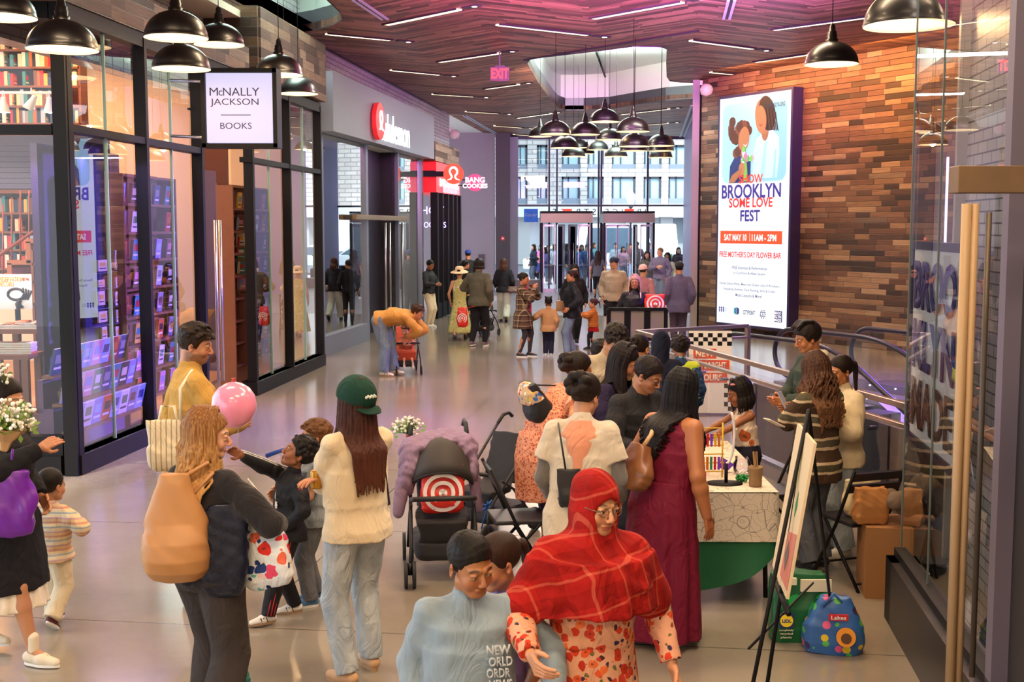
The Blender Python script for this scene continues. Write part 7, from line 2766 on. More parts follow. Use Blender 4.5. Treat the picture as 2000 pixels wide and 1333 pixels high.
s = FIG['boy'] = person('boy in a grey blue sweatshirt looking down beside the woman in red', head_px=(920, 1043), yaw=10, fig=dict(h=1.36, fem=False, girth=1.12, head=(16, 22, -4), feet=walk2, arms={-1: ((-0.155, -0.02, 0.0), (-0.2, 1, 0)), 1: ((0.22, -0.12, 0.08), (0.8, 0.6, -0.3))}), skin='#a56e48', hair=('crop', '#120f0e', '#1d1815', dict(vol=1.5)), top=dict(mat=fabric('blue_grey_fleece', '#8496a3', sheen=0.2), ease=0.022, hem=-0.05, boxy=0.012, collar=0.7), bottom=dict(mat=F_black2, ease=0.02), shoes=S_K, look=(22, 10), brow='#120d0b')
rbx = basis(s.W.to_3x3() @ Ve((1, 0, 0)), s.W.to_3x3() @ Ve((0, -1, 0.05)))
M_print = mat('chest_print_white', '#b4bdc4', 0.8)
for i, tx in enumerate(('NEW', 'ORLD', 'ORDR', 'NEWS')):
 fit_text('lettering', tx, M_print, s.W @ Ve((0.085 + 0.008 * (i % 2), -0.15, s.pelvis.z + 0.27 - i * 0.042)), rbx, 0.085, 0.034, s.root, 0.012, bold=0.02)
s = person('girl in a lavender short sleeved top half hidden behind the boy in grey blue', head_px=(966, 1043), yaw=-55, fig=dict(h=1.25, head=(14, -5, 0)), skin='#b07a56', hair=('pony', '#2a1a13', '#3d281e', dict(L=0.14)), top=dict(mat=fabric('lavender_cotton', '#8a78ac'), sleeve='short', ease=0.02, hem=-0.06, collar=0.2), bottom=dict(mat=fabric('lavender_cotton2', '#6d5e94'), ease=0.015), shoes=S_W)
s = FIG['mustard'] = person('tall man in a mustard jacket with stubble, facing right by the bookshop', head_px=(383, 634), yaw=118, fig=dict(h=1.83, fem=False, head=(10, -28, 0), arms={-1: 'front', 1: ((0.12, -0.1, 0.1), (0.5, 1, -0.3))}, feet={-1: (-0.06, 0.03, 0, 0), 1: (0.06, -0.05, 0, 0)}), skin='#b97f5a', hair=('short', '#1d1512', '#33241c', dict(vol=1.3)), beard='#3a271e', top=dict(mat=fabric('mustard_cotton', '#bd9248', weave=0.15), ease=0.032, hem=-0.14, flare=0.02, collar=1.2, boxy=0.01), bottom=dict(mat=denim('pale_blue_denim', '#9fb0bc', '#c3cdd2'), ease=0.02, hemr=0.062), shoes=S_W)
s = FIG['blonde'] = person('woman with long wavy blonde hair in black, seen from behind with bags', head_px=(404, 800), yaw=150, fig=dict(h=1.6, girth=1.06, head=(6, -48, 0), arms={-1: ((-0.13, -0.17, 0.12), (-1, 0.3, -0.5)), 1: ((0.1, -0.2, 0.13), (1, 0.2, -0.4))}, feet={-1: (-0.06, 0.05, 0, 0), 1: (0.07, -0.06, 0, 0)}), skin='#cf9b7c', hair=('long', '#7a4e2a', '#d2a262', dict(L=0.38, wave=0.8, vol=1.2, ease=0.04)), top=dict(mat=fabric('black_rib', '#252225', sheen=0.15), ease=0.03, hem=-0.02, collar=0.8), bottom=dict(mat=fabric('charcoal_twill', '#3a3331'), ease=0.03, hemr=0.105, wr=(0.006, 16, 0.35)), shoes=S_K)
s = FIG['cap'] = person('woman in a cream sweater and a backwards dark green cap, arms folded', head_px=(696, 741), yaw=-142, fig=dict(h=1.645, head=(0, 8, 0), arms={-1: ((0.085, -0.055, 0.15), (-1, -0.1, -0.5)), 1: ((-0.06, -0.14, 0.17), (1, 0.25, -0.55))}, feet={-1: (-0.07, -0.03, 0, -8), 1: (0.07, 0.05, 0, 12)}), skin='#c48d6c', hair=('long', '#2b1611', '#5a3224', dict(L=0.46, vol=0.9, ease=0.045)), top=dict(mat=fabric('cream_wool', '#dcc9a6', sheen=0.5, weave=0.6), ease=0.034, hem=-0.045, boxy=0.01, collar=0.8), bottom=dict(mat=D_light, ease=0.02, hemr=0.064, wr=(0.006, 18, 0.5)), shoes=S_TAN)
k = s.hs
P = lambda x, y, z: s.HM @ (Ve((x, y, z)) * k)
Rm = s.HM.to_3x3()
f = Field()
f.ell(P(0, 0.02, 0.15), Ve((0.101, 0.124, 0.112)) * k, 0.01, Rm)
HMi = s.HM.inverted()
def capcut(X, Y, Z, fld):
 y = HMi[1][0] * X + HMi[1][1] * Y + HMi[1][2] * Z + HMi[1][3]
 z = HMi[2][0] * X + HMi[2][1] * Y + HMi[2][2] * Z + HMi[2][3]
 return np.maximum(fld, (0.128 * k - 0.3 * y - z).astype(np.float32))
f.mask(capcut)
V, Q = f.mesh(0.005)
M_cap = fabric('dark_green_cotton', '#14382c')
cap_o = np_mesh('cap', [(V, Q, 0)], [M_cap], s.root)
mb = MB()
vs = []
for z_ in (0, -0.006):
 for i in range(13):
  a = PI * i / 12
  vs.append(P(cos(a) * 0.074, 0.11 + sin(a) * 0.075, 0.104 - sin(a) * 0.035 - abs(cos(a)) * 0.01 + z_))
mb.add(vs, [tuple(range(13)), tuple(reversed(range(13, 26)))] + [(i, 13 + i, 14 + i, i + 1) for i in range(12)])
mb.build('brim', M_cap, cap_o)
mb = MB()
for i in range(7):
 a = -0.3 + i * 0.1
 mb.ball(P(sin(a) * 0.103, 0.02 + cos(a) * 0.126, 0.15 + i % 2 * 0.006), 0.0085, 6)
mb.build('stitched_lettering', mat('cap_thread', '#cfd6c8', 0.8), cap_o)
s = FIG['adidas'] = person('boy in a black track suit with red and white stripes, reaching up', foot_px=(566, 1205), yaw=-62, fig=dict(h=1.17, fem=False, lean=-4, head=(-30, -12, 0), arms={-1: ((-0.02, -0.34, 0.44), (-0.2, -0.2, -1)), 1: ((0.11, -0.06, 0.02), (0.8, 0.6, 0))}, feet={-1: (-0.06, 0.05, 0, -6), 1: (0.08, -0.15, 0, 5)}), skin='#8f5a3a', hair=('curly', '#120f0e', '#241c18', dict(vol=0.7)), top=dict(mat=fabric('black_track', '#17161a', rough=0.6), ease=0.02, hem=-0.06, collar=1.0), bottom=dict(mat=fabric('black_track', '#17161a', rough=0.6), ease=0.016, hemr=0.044), shoes=S_AD)
M_str_r, M_str_w = (mat('stripe_red', '#b3202a', 0.7), mat('stripe_white', '#dedcdc', 0.7))
def limb_stripes(s, pts, rads, side, m, name, n=3, gap=0.016, wd=0.0075):
 mb = MB()
 for j in range(n):
  path = []
  for p, r in zip(pts, rads):
   path.append(p + side * r)
  o = (j - (n - 1) / 2) * gap
  a = []
  for i, q in enumerate(path):
   d = (path[min(i + 1, len(path) - 1)] - path[max(i - 1, 0)]).normalized()
   t = d.cross(side).normalized()
   a.append(q + t * o - side * (abs(o) * 0.35))
  mb.tube(a, wd * 0.5, 6)
 return mb.build(name, m, s.root)
def lerps(a, b, n):
 return [a.lerp(b, i / (n - 1)) for i in range(n)]
out1 = Ve((1, 0, 0.1)).normalized()
q = 1
limb_stripes(s, lerps(s.shoulder[q], s.elbow[q], 5), [0.048, 0.049, 0.048, 0.047, 0.046], out1, M_str_r, 'sleeve_stripes')
limb_stripes(s, lerps(s.elbow[q], s.wrist[q], 5)[:5], [0.046, 0.044, 0.041, 0.038, 0.034], out1, M_str_w, 'sleeve_stripes')
limb_stripes(s, lerps(s.hip[q], s.knee[q], 5) + lerps(s.knee[q], s.ankle[q], 5)[1:], [0.074, 0.07, 0.064, 0.058, 0.054, 0.053, 0.052, 0.051, 0.05], out1, M_str_r, 'leg_stripes', gap=0.019)
q = -1
limb_stripes(s, lerps(s.shoulder[q], s.wrist[q], 8), [0.05, 0.048, 0.047, 0.046, 0.045, 0.042, 0.039, 0.035], Ve((0.3, 0.1, 1)).normalized(), M_str_w, 'sleeve_stripes')
rbx = basis(s.W.to_3x3() @ Ve((1, -0.25, 0)), s.W.to_3x3() @ Ve((0.25, -1, 0.1)))
c0 = s.W @ (s.TU @ Ve((0.035, -0.095, 0.05)))
fit_text('lettering', 'adidas', M_str_w, c0 - UP * 0.035, rbx, 0.12, 0.034, s.root, 0.012, bold=0.03)
mb = MB()
for i, (h_, x_) in enumerate(((0.022, -0.034), (0.036, -0.008), (0.052, 0.022))):
 o = Mx.Translation(c0 + UP * 0.0) @ rbx.to_4x4()
 mb.add([o @ Ve(v) for v in ((x_, 0, 0.012), (x_ + 0.018, 0, 0.012), (x_ + 0.018 - h_ * 0.45, h_, 0.012), (x_ - h_ * 0.45, h_, 0.012))], [(0, 1, 2, 3)])
mb.build('three_bar_mark', M_str_w, s.root, True)
s = FIG['grayboy'] = person('boy with brown hair in a grey t-shirt behind the track suit boy', foot_px=(617, 1178), yaw=-70, fig=dict(h=1.215, fem=False, head=(-8, -8, 0), arms={-1: ((-0.02, -0.2, 0.13), (-0.8, 0.4, -0.6)), 1: ((0.06, -0.17, 0.1), (0.8, 0.6, -0.3))}, feet={-1: (-0.06, 0.02, 0, 0), 1: (0.06, -0.04, 0, 0)}), skin='#bf8c66', hair=('short', '#5a3a22', '#7a5232', dict(vol=0.7)), top=dict(mat=fabric('heather_grey', '#8f979c'), ease=0.02, hem=-0.06, sleeve='short', collar=0.2), bottom=dict(mat=denim('charcoal_denim', '#2a2c33', '#454850'), ease=0.016, hemr=0.05), shoes=S_BL)
mb = MB()
w0 = s.wrist[1] - s.hdir[1] * 0.01
ux = s.hdir[1].orthogonal().normalized()
uy = s.hdir[1].cross(ux)
mb.tube([w0 + (ux * cos(a) + uy * sin(a)) * 0.022 for a in [2 * PI * i / 14 for i in range(14)]], 0.006, 6, closed=True)
mb.box(w0 + Ve((0.022, 0, 0.004)), (0.01, 0.03, 0.03))
mb.build('wristwatch', K_, s.root)
person('small girl in a pastel striped top and cream trousers walking away, dark tied hair', foot_px=(108, 1222), yaw=165, fig=dict(h=0.985, fem=True, head=(4, -10, 0), feet={-1: (-0.07, 0.13, 0.05, 0), 1: (0.07, -0.08, 0, 0)}, arms={-1: ((-0.14, -0.1, 0.2), (-1, 0.5, -0.5)), 1: ((0.15, -0.09, 0.12), (1, 0.6, -0.2))}), skin='#b57f5c', hair=('pony', BK, '#2a2019', dict(L=0.13)), top=dict(mat=stripes('pastel_stripes', [(0, '#d9b890'), (0.18, '#c9a0a0'), (0.3, '#e3cfae'), (0.55, '#9fa9ad'), (0.66, '#dcc5a0'), (0.86, '#c88f78')], period=0.085), ease=0.028, hem=-0.05, flare=0.015, sleeve='half', collar=0.2), bottom=dict(mat=fabric('cream_cotton', '#d8c7a8'), ease=0.02, hemr=0.058, wr=(0.006, 20, 0.6)), shoes=(mat('shoe_maroon', '#5a2228', 0.6), SOLE_W))
s = FIG['edge'] = person('woman in a long black cardigan and white skirt at the left edge', head_px=(12, 737), yaw=75, fig=dict(h=1.62, arms={-1: ((-0.05, -0.18, 0.25), (-1, 0.3, -0.5)), 1: ((0.12, -0.05, 0.04), (0.6, 1, 0))}, feet=walk, head=(10, 0, 0)), skin='#b57f5c', hair=('bun', BK, '#2a2019', dict(vol=1.3)), top=dict(mat=F_black, ease=0.035, hem=-0.26, flare=0.05, collar=0.6), dress=dict(mat=fabric('white_tulle', '#e6dccb', sheen=0.3), length=0.33, rx=0.22, ry=0.2, n=12, amp=0.07, ease=0.02), shoes=(mat('boot_cream', '#d9ccb4', 0.8), SOLE_W, 'boot'))
s = FIG['peach'] = person('woman in a peach patterned dress and purple leggings bending over the table, curly bun', head_px=(1130, 688), yaw=112, fig=dict(h=1.66, girth=1.22, lean=22, round_=16, head=(8, 0, 0), hipy=0.06, arms={-1: ((-0.17, -0.1, 0.13), (-1, 0.9, 0.1)), 1: ((0.05, -0.22, 0.18), (1, 0.2, -0.5))}, feet={-1: (-0.06, 0.03, 0, 0), 1: (0.07, -0.06, 0, 0)}), skin='#b8774a', hair=('bun', BK, '#33241c', dict(vol=1.9)), top=dict(mat=floral('peach_print', '#dd9878', ['#b5583f', '#c46a4a', '#a84c3c'], 60, 0.45), ease=0.02, hem=-0.01, hemw=0.86, sleeve='short', collar=0.15), dress=dict(mat=floral('peach_print', '', []), z1=0.085, length=0.2, rx=0.175, ry=0.16, n=9, amp=0.03, ease=0.02), bottom=dict(mat=fabric('aubergine_leggings', '#2c1c3c'), ease=0.004, hemr=0.038, rise=0.02), shoes=S_TAN)
s = FIG['vback'] = person('woman in a cream and grey sweater with a peach V at the back', head_px=(1147, 731), yaw=168, fig=dict(h=1.62, girth=1.08, lean=8, head=(18, -20, 0), arms={-1: 'swingf', 1: 'swingf'}), skin='#c08a68', hair=('bun', BK, '#2c211c', dict(vol=2.2)), top=dict(mat=fabric('cream_fleece', '#cdbfa8', sheen=0.4), ease=0.034, hem=-0.1, sleeve='short', collar=0.3), bottom=dict(mat=fabric('olive_grey', '#6d6453'), ease=0.03, hemr=0.08), shoes=S_K)
for q in (-1, 1):
 f = Field()
 a, b, c = (s.shoulder[q], s.elbow[q], s.wrist[q])
 f.cone(a.lerp(b, 0.35), b, 0.06, 0.052, 0.02)
 f.cone(b, b + (c - b) * 0.95, 0.052, 0.038, 0.015, cap=True)
 V, Q = f.mesh(0.009, (0.006, 24, 0.8))
 np_mesh('sleeve', [(V, Q, 0)], [fabric('grey_fleece', '#6f6a66', sheen=0.3)], s.root)
f = Field()
f.loft(s.TU, [(-0.06 * s.S, 0, 0.03, 0.004, 0.118), (0.02 * s.S, 0, 0.03, 0.052, 0.122), (0.1 * s.S, 0, 0.028, 0.112, 0.12), (0.135 * s.S, 0, 0.026, 0.135, 0.108), (0.16 * s.S, 0, 0.024, 0.11, 0.092), (0.19 * s.S, 0, 0.02, 0.065, 0.075)], 0.02)
V, Q = f.mesh(0.008)
np_mesh('back_panel', [(V, Q, 0)], [fabric('peach_fleece', '#d89070', sheen=0.4)], s.root)
FIG['purple'] = person('woman with very long dark hair in a dark purple hoodie at the table', head_px=(1228, 675), yaw=62, fig=dict(h=1.66, girth=1.0, lean=14, head=(20, 10, 0), hipy=0.04, arms={-1: 'front', 1: 'front'}), skin='#a8704e', hair=('long', '#150f0f', '#2a1e1c', dict(L=0.5, vol=1.0, ease=0.04)), top=dict(mat=fabric('dark_purple_fleece', '#251b38'), ease=0.034, hem=-0.06, collar=1.0), bottom=dict(mat=floral('grey_print', '#5c524c', ['#3c3434', '#8a7a6c'], 50, 0.4), ease=0.02), shoes=S_K)
s = FIG['glasses'] = person('person with short dark hair and glasses looking down, in a dark top', head_px=(1278, 700), yaw=40, fig=dict(h=1.62, fem=False, lean=16, head=(28, 15, 0), hipy=0.05, arms={-1: 'front', 1: 'front'}), skin='#a8704e', hair=('crop', '#15100f', '#2a1e1c', dict(vol=3)), top=dict(mat=fabric('charcoal_wool', '#2b2a2c'), ease=0.03, hem=-0.06), bottom=dict(mat=F_black2, ease=0.02), shoes=S_K)
glasses(s, K_, 0.02)
person('man with black hair bowing his head behind the boy in plaid', head_px=(1210, 640), yaw=20, fig=dict(h=1.74, fem=False, lean=16, head=(38, 5, 0), hipy=0.04, arms={-1: 'front', 1: 'front'}), skin='#b8835c', hair=('short', BK, '#2a1f1b', dict(vol=1.4)), top=dict(mat=fabric('beige_knit', '#b5a68c'), ease=0.03, hem=-0.06), bottom=dict(mat=F_black2, ease=0.02), shoes=S_K)
person('boy with dark hair in an orange and white plaid shirt at the table', head_px=(1182, 667), yaw=70, fig=dict(h=1.48, fem=False, lean=12, head=(22, 0, 0), hipy=0.03, arms={-1: 'front', 1: 'front'}), skin='#b8774a', hair=('short', BK, '#2a1f1b', dict(vol=1.4)), top=dict(mat=plaid('orange_plaid', '#c9a27c', '#7a3020', 0.09, 0.09, 0.3, second='#e0c9ac'), ease=0.03, hem=-0.08), bottom=dict(mat=F_black2, ease=0.02), shoes=S_K)
for lb, px, h, hs_, hc in (('person with a dark bun standing behind the bowing man', (1250, 652), 1.6, 'bun', BK), ('child with dark hair mostly hidden behind the person with glasses', (1262, 694), 1.42, 'bob', '#1a1110')):
 person(lb, head_px=px, yaw=150, fig=dict(h=h, lean=6, head=(15, 0, 0)), skin='tan', hair=(hs_, hc, '#2c211c', {} if hs_ == 'bun' else dict(L=0.05)), top=dict(mat=fabric('navy_cotton', '#232a44'), ease=0.03), bottom=dict(mat=F_black2, ease=0.02), shoes=S_K)
s = FIG['hood'] = person('child in a dark navy jacket with the hood up, by the railing', head_px=(1292, 650), yaw=160, fig=dict(h=1.44, fem=False, head=(12, 0, 0)), skin='brown', hair=None, top=dict(mat=fabric('navy_hood', '#181b2c'), ease=0.035, hem=-0.1), bottom=dict(mat=F_black2, ease=0.02), shoes=S_K)
f = Field()
k = s.hs
P = lambda x, y, z: s.HM @ (Ve((x, y, z)) * k)
f.ell(P(0, 0.025, 0.14), Ve((0.098, 0.118, 0.118)) * k, 0.03, s.HM.to_3x3())
f.ell(P(0, 0.07, 0.2), Ve((0.05, 0.06, 0.05)) * k, 0.05, s.HM.to_3x3())
f.cone(P(0, 0.03, 0.05), s.neck + Ve((0, 0, -0.03)), 0.095 * k, 0.1 * k, 0.04)
f.ell(P(0, -0.12, 0.1), Ve((0.058, 0.09, 0.085)) * k, 0.01, s.HM.to_3x3(), neg=True)
V, Q = f.mesh(0.009, (0.005, 20, 0.8))
np_mesh('hood', [(V, Q, 0)], [fabric('navy_hood', '#181b2c')], s.root)
s = FIG['neon'] = person('boy with curly hair in a blue patterned jacket with a neon yellow yoke', head_px=(1329, 657), yaw=165, fig=dict(h=1.36, fem=False, head=(14, 15, 0)), skin='brown', hair=('curly', BK, '#2a1f1b', dict(vol=1.1)), top=dict(mat=floral('blue_camo', '#2c4668', ['#8fb4bc', '#1d2c50', '#5b86a0', '#18233c'], 26, 0.42), ease=0.038, hem=-0.06), bottom=dict(mat=F_black2, ease=0.02), shoes=S_K)
f = Field()
f.loft(s.TU, [(0.075 * s.S, 0, 0.012, 0.148, 0.118), (0.11 * s.S, 0, 0.012, 0.155, 0.118), (0.135 * s.S, 0, 0.012, 0.145, 0.1), (0.16 * s.S, 0, 0.01, 0.1, 0.075)], 0.02)
f.cone(s.shoulder[-1], s.shoulder[1], 0.06, 0.06, 0.03)
V, Q = f.mesh(0.009, (0.003, 24, 0.8))
np_mesh('yoke', [(V, Q, 0)], [mat('neon_yellow', '#c9d81e', 0.6)], s.root)
s = FIG['maroon'] = person('woman in a sleeveless maroon dress with long black hair at the table', head_px=(1338, 724), yaw=128, fig=dict(h=1.63, girth=1.42, lean=8, round_=6, head=(16, 0, 0), arms={-1: ((-0.17, -0.05, -0.02), (-0.5, 1, 0)), 1: ((0.12, -0.16, 0.14), (1, 0.3, -0.5))}, feet={-1: (-0.06, 0.03, 0, 0), 1: (0.08, -0.05, 0, 0)}), skin='#a9693f', hair=('long', '#0f0d0e', '#262022', dict(L=0.48, vol=1.0, ease=0.02)), top=dict(mat=fabric('maroon_jersey', '#6e0f2c', rough=0.7, weave=0.1), ease=0.01, hem=0.0, hemw=0.8, sleeve='none', collar=0.05), dress=dict(mat=fabric('maroon_jersey', '#6e0f2c', rough=0.7, weave=0.1), length=0.49, rx=0.25, ry=0.22, n=9, amp=0.09, ease=0.018), shoes=S_W, hands=(0.4, 0.5))
FIG['clip'] = person('small girl with a pink hair clip and an orange printed white top', head_px=(1440, 740), yaw=-78, fig=dict(h=1.24, head=(16, -6, 0), lean=6, arms={-1: ((-0.03, -0.32, 0.17), (-0.8, 0.2, -0.6)), 1: ((0.03, -0.32, 0.14), (0.9, 0.1, -0.6))}), skin='#8f5836', hair=('bob', '#0f0c0c', '#231c1b', dict(L=0.14, vol=0.9)), top=dict(mat=floral('tiger_print_top', '#e6d2be', ['#c8683a', '#d8825a'], 7, 0.3), ease=0.014, hem=-0.02, sleeve='none', collar=0.1), bottom=dict(mat=fabric('navy_shorts', '#1b1b2a'), ease=0.03, length=0.45), shoes=S_W)
s = FIG['clip']
mb = MB()
mb.ball(s.HM @ (Ve((0.06, -0.045, 0.21)) * s.hs), 0.018, 8, sc=(1, 1.4, 0.5))
mb.build('hair_clip', mat('pink_plastic', '#e08a8c', 0.4), s.root)
s = FIG['pony'] = person('woman in a cream jacket with a dark ponytail standing behind the striped sweater', head_px=(1642, 694), yaw=-68, fig=dict(h=1.505, head=(8, 0, 0), arms={-1: 'front', 1: 'front'}), skin='#b87a4c', hair=('pony', '#1a1210', '#33231c', dict(L=0.2)), top=dict(mat=fabric('cream_jacket', '#d9c8a4', weave=0.2), ease=0.045, hem=-0.06, collar=1.0), bottom=dict(mat=denim('faded_denim', '#8796a2', '#aab6bd'), ease=0.03, hemr=0.08), shoes=S_W)
s = FIG['curly'] = person('woman with long curly brown hair in a brown and cream striped sweater', head_px=(1588, 692), yaw=-150, fig=dict(h=1.555, girth=1.0, head=(18, 0, 0), arms={-1: ((-0.06, -0.2, 0.2), (-1, 0.2, -0.5)), 1: ((-0.03, -0.22, 0.15), (1, 0.2, -0.6))}, feet={-1: (-0.05, 0, 0, 0), 1: (0.05, 0.03, 0, 0)}), skin='#b8835c', hair=('long', '#38221a', '#7a5438', dict(L=0.4, wave=1.5, vol=1.6, ease=0.045)), top=dict(mat=stripes('brown_stripes', [(0, '#4a382c'), (0.28, '#c9b492'), (0.4, '#55503f'), (0.68, '#c4ae8c'), (0.8, '#4a382c')], period=0.17, warp=0.03, rough=0.95), ease=0.036, hem=-0.1, collar=0.8), bottom=dict(mat=D_dark, ease=0.02, hemr=0.07), shoes=S_K)
s = FIG['profile'] = person('young man in profile facing left, cream hood over a dark green shirt', head_px=(1572, 630), yaw=-80, fig=dict(h=1.7, fem=False, head=(18, 0, 0), lean=4, arms={-1: 'front', 1: 'front'}), skin='#b8784c', hair=('side', '#171211', '#2c211c', dict(vol=1.6)), top=dict(mat=fabric('moss_grey', '#3a4640'), ease=0.034, hem=-0.08), bottom=dict(mat=F_black2, ease=0.02), shoes=S_K)
f = Field()
f.ell(s.TU @ Ve((0, 0.06, 0.185 * s.S)), (0.1, 0.075, 0.05), 0.03)
f.cone(s.neck + Ve((-0.06, -0.02, 0.0)), s.neck + Ve((-0.05, 0.06, 0.02)), 0.03, 0.035, 0.03)
f.cone(s.neck + Ve((0.06, -0.02, 0.0)), s.neck + Ve((0.05, 0.06, 0.02)), 0.03, 0.035, 0.03)
V, Q = f.mesh(0.007, (0.005, 25, 1))
np_mesh('hood', [(V, Q, 0)], [fabric('cream_fleece', '#cdbfa8', sheen=0.4)], s.root)
s = FIG['bend'] = person('man in a tan jacket and jeans bending low over a stroller', foot_px=(757, 734), yaw=78, fig=dict(h=1.76, fem=False, lean=72, round_=22, head=(18, 0, 0), hipy=0.1, arms={-1: ((-0.02, -0.22, 0.22), (-0.6, 0.2, 1)), 1: ((0.03, -0.24, 0.22), (0.6, 0.2, 1))}, feet={-1: (-0.06, 0.02, 0, 0), 1: (0.06, -0.05, 0, 0)}), skin='#b87a54', hair=('short', '#2c1a12', '#4a2f20', dict(vol=1.2)), top=dict(mat=fabric('camel_cotton', '#b8813f'), ease=0.032, hem=-0.03, collar=0.8), bottom=dict(mat=D_mid, ease=0.03, hemr=0.085), shoes=S_AD)
s = FIG['hat'] = person('woman in a wide straw hat and a long yellow green floral dress walking away', foot_px=(898, 664), yaw=172, fig=dict(h=1.58, feet=walk, arms={-1: ((-0.15, -0.1, 0.12), (-1, 0.8, 0)), 1: 'down'}), skin='#c88a68', hair=('bun', BK, BK, {}), top=dict(mat=floral('lime_floral', '#c3b878', ['#8f9c4c', '#a9a85a', '#dcd2a0'], 26, 0.42), ease=0.012, hem=0, hemw=0.85, sleeve='none', collar=0.01), dress=dict(mat=floral('lime_floral', '', []), length=0.42, rx=0.26, ry=0.24, n=9, amp=0.06), shoes=S_K)
mb = MB()
mb.M = s.HM @ Mx.Scale(s.hs, 4) @ Mx.Translation((0, 0.02, 0.165)) @ Mx.Rotation(R(-8), 4, 'X')
mb.lathe([(0.2, -0.035), (0.16, -0.012), (0.098, 0), (0.094, 0.05), (0.08, 0.085), (0.05, 0.095), (0.001, 0.097)], 24)
mb.lathe([(0.197, -0.041), (0.15, -0.018), (0.09, -0.006)], 24)
mb.build('straw_hat', mat('straw', '#e0c39c', 0.9, noise=0.15, nscale=60), s.root)
f = Field()
f.loft(s.TU, [(0.03 * s.S, 0, 0.0, 0.15, 0.105), (0.1 * s.S, 0, 0, 0.15, 0.1), (0.15 * s.S, 0, 0, 0.12, 0.08), (0.18 * s.S, 0, 0, 0.06, 0.055)], 0.03, fold=(9, 0.06, 0.01, 0))
f.cone(s.shoulder[-1], s.shoulder[-1].lerp(s.elbow[-1], 0.9), 0.06, 0.06, 0.03)
V, Q = f.mesh(0.014)
np_mesh('shawl', [(V, Q, 0)], [fabric('cream_voile', '#e2cdb4')], s.root)
s = FIG['hoodie'] = person('tall man in an olive grey hoodie walking away with a red bag', foot_px=(936, 676), yaw=158, fig=dict(h=1.8, fem=False, feet={-1: (-0.06, -0.02, 0, 0), 1: (0.05, 0.1, 0.01, 0)}, head=(4, -10, 0), arms={-1: 'down', 1: ((0.12, -0.14, 0.1), (1, 0.6, -0.3))}), skin='tan', hair=('bob', BK, '#2c211c', dict(L=0.06)), top=dict(mat=fabric('olive_grey_fleece', '#5c5648'), ease=0.04, hem=-0.06, collar=1.4), bottom=dict(mat=F_black, ease=0.022, hemr=0.052), shoes=(mat('shoe_mauve', '#6c5060', 0.6), SOLE_W))
person('woman with black hair half hidden between the straw hat and the hoodie', head_px=(908, 508), yaw=160, fig=dict(h=1.64, head=(0, -40, 0)), skin='tan', hair=('pony', BK, BK, dict(L=0.1)), top=dict(mat=F_black, ease=0.02), bottom=dict(mat=F_black2, ease=0.01), shoes=S_K)
s = person('man in a blue cap and dark jacket walking away, behind the straw hat', head_px=(914, 489), yaw=178, fig=dict(h=1.8, fem=False), skin='tan', hair=('crop', BK, BK, {}), top=dict(mat=fabric('charcoal_wool', '#2b2a2c'), ease=0.035), bottom=dict(mat=F_black2, ease=0.02), shoes=S_K)
def ballcap(s, m, yaw=0, name='cap'):
 k = s.hs
 mb = MB()
 mb.M = s.HM @ Mx.Scale(k, 4) @ Mx.Translation((0, 0.018, 0.15)) @ Mx.Rotation(R(yaw), 4, 'Z')
 mb.lathe([(0.098, 0.008), (0.097, 0.03), (0.088, 0.065), (0.065, 0.09), (0.03, 0.103), (0.001, 0.106)], 20, sx=0.92, sy=1.12)
 vs = []
 for z_ in (0, -0.006):
  for i in range(11):
   a = PI + PI * i / 10
   vs.append((cos(a) * 0.072, -0.06 + sin(a) * 0.095, 0.01 + 0.02 * sin(a) * 0.6 + z_))
 mb.add(vs, [tuple(range(11)), tuple(reversed(range(11, 22)))] + [(i, 11 + i, 12 + i, i + 1) for i in range(10)])
 mb.build(name, m, s.root)
ballcap(s, mat('cap_blue', '#1f3f8f', 0.8))
person('person in a dark jacket and cream trousers leaning at the activewear shop corner', head_px=(842, 508), yaw=60, fig=dict(h=1.66, head=(20, 0, 0), arms={-1: 'front', 1: 'front'}), skin='brown', hair=('crop', BK, BK, dict(vol=2)), top=dict(mat=fabric('charcoal_wool', '#2b2a2c'), ease=0.03), bottom=dict(mat=fabric('cream_cotton', '#d8c7a8'), ease=0.02, hemr=0.06), shoes=S_W)
FIG['jeans'] = person('woman in a black off-shoulder sweater and pale loose jeans walking away, brown hair', foot_px=(984, 629), yaw=176, fig=dict(h=1.64, feet=walk2, arms={-1: 'down', 1: 'swingf'}), skin='tan', hair=('long', '#3a261c', '#5a3c2c', dict(L=0.18)), top=dict(mat=F_black, ease=0.038, hem=-0.05, collar=0.2), bottom=dict(mat=denim('bleached_denim', '#a9aaa0', '#c9c8ba'), ease=0.036, hemr=0.09), shoes=S_K)
s = FIG['plaid'] = person('woman in a long brown plaid coat with a pink scarf, hand raised', foot_px=(1022, 697), yaw=72, fig=dict(h=1.6, head=(4, 0, 0), arms={-1: ((-0.02, -0.14, 0.3), (-0.8, 0.3, -0.9)), 1: ((0.05, -0.1, 0.3), (1, 0.2, -0.9))}, feet={-1: (-0.06, 0.03, 0, 0), 1: (0.05, -0.06, 0, 0)}), skin='#b5714c', hair=('bun', BK, '#2c211c', dict(vol=1.2)), top=dict(mat=plaid('brown_plaid', '#5c4534', '#b59a7c', 0.1, 0.1, 0.16, second='#2a201c'), ease=0.04, hem=-0.18, flare=0.04, collar=0.4), bottom=dict(mat=fabric('grey_leggings', '#3b3638'), ease=0.004, hemr=0.034), shoes=S_KW)
f = Field()
f.chain([s.neck + Ve((0.02, -0.05, 0.01)), s.TU @ Ve((0.015, -0.125, 0.06 * s.S)), s.T @ Ve((0.01, -0.135, 0.02 * s.S))], [0.03, 0.03, 0.026], 0.02)
V, Q = f.mesh(0.012)
np_mesh('scarf', [(V, Q, 0)], [fabric('hot_pink', '#c8245c')], s.root)
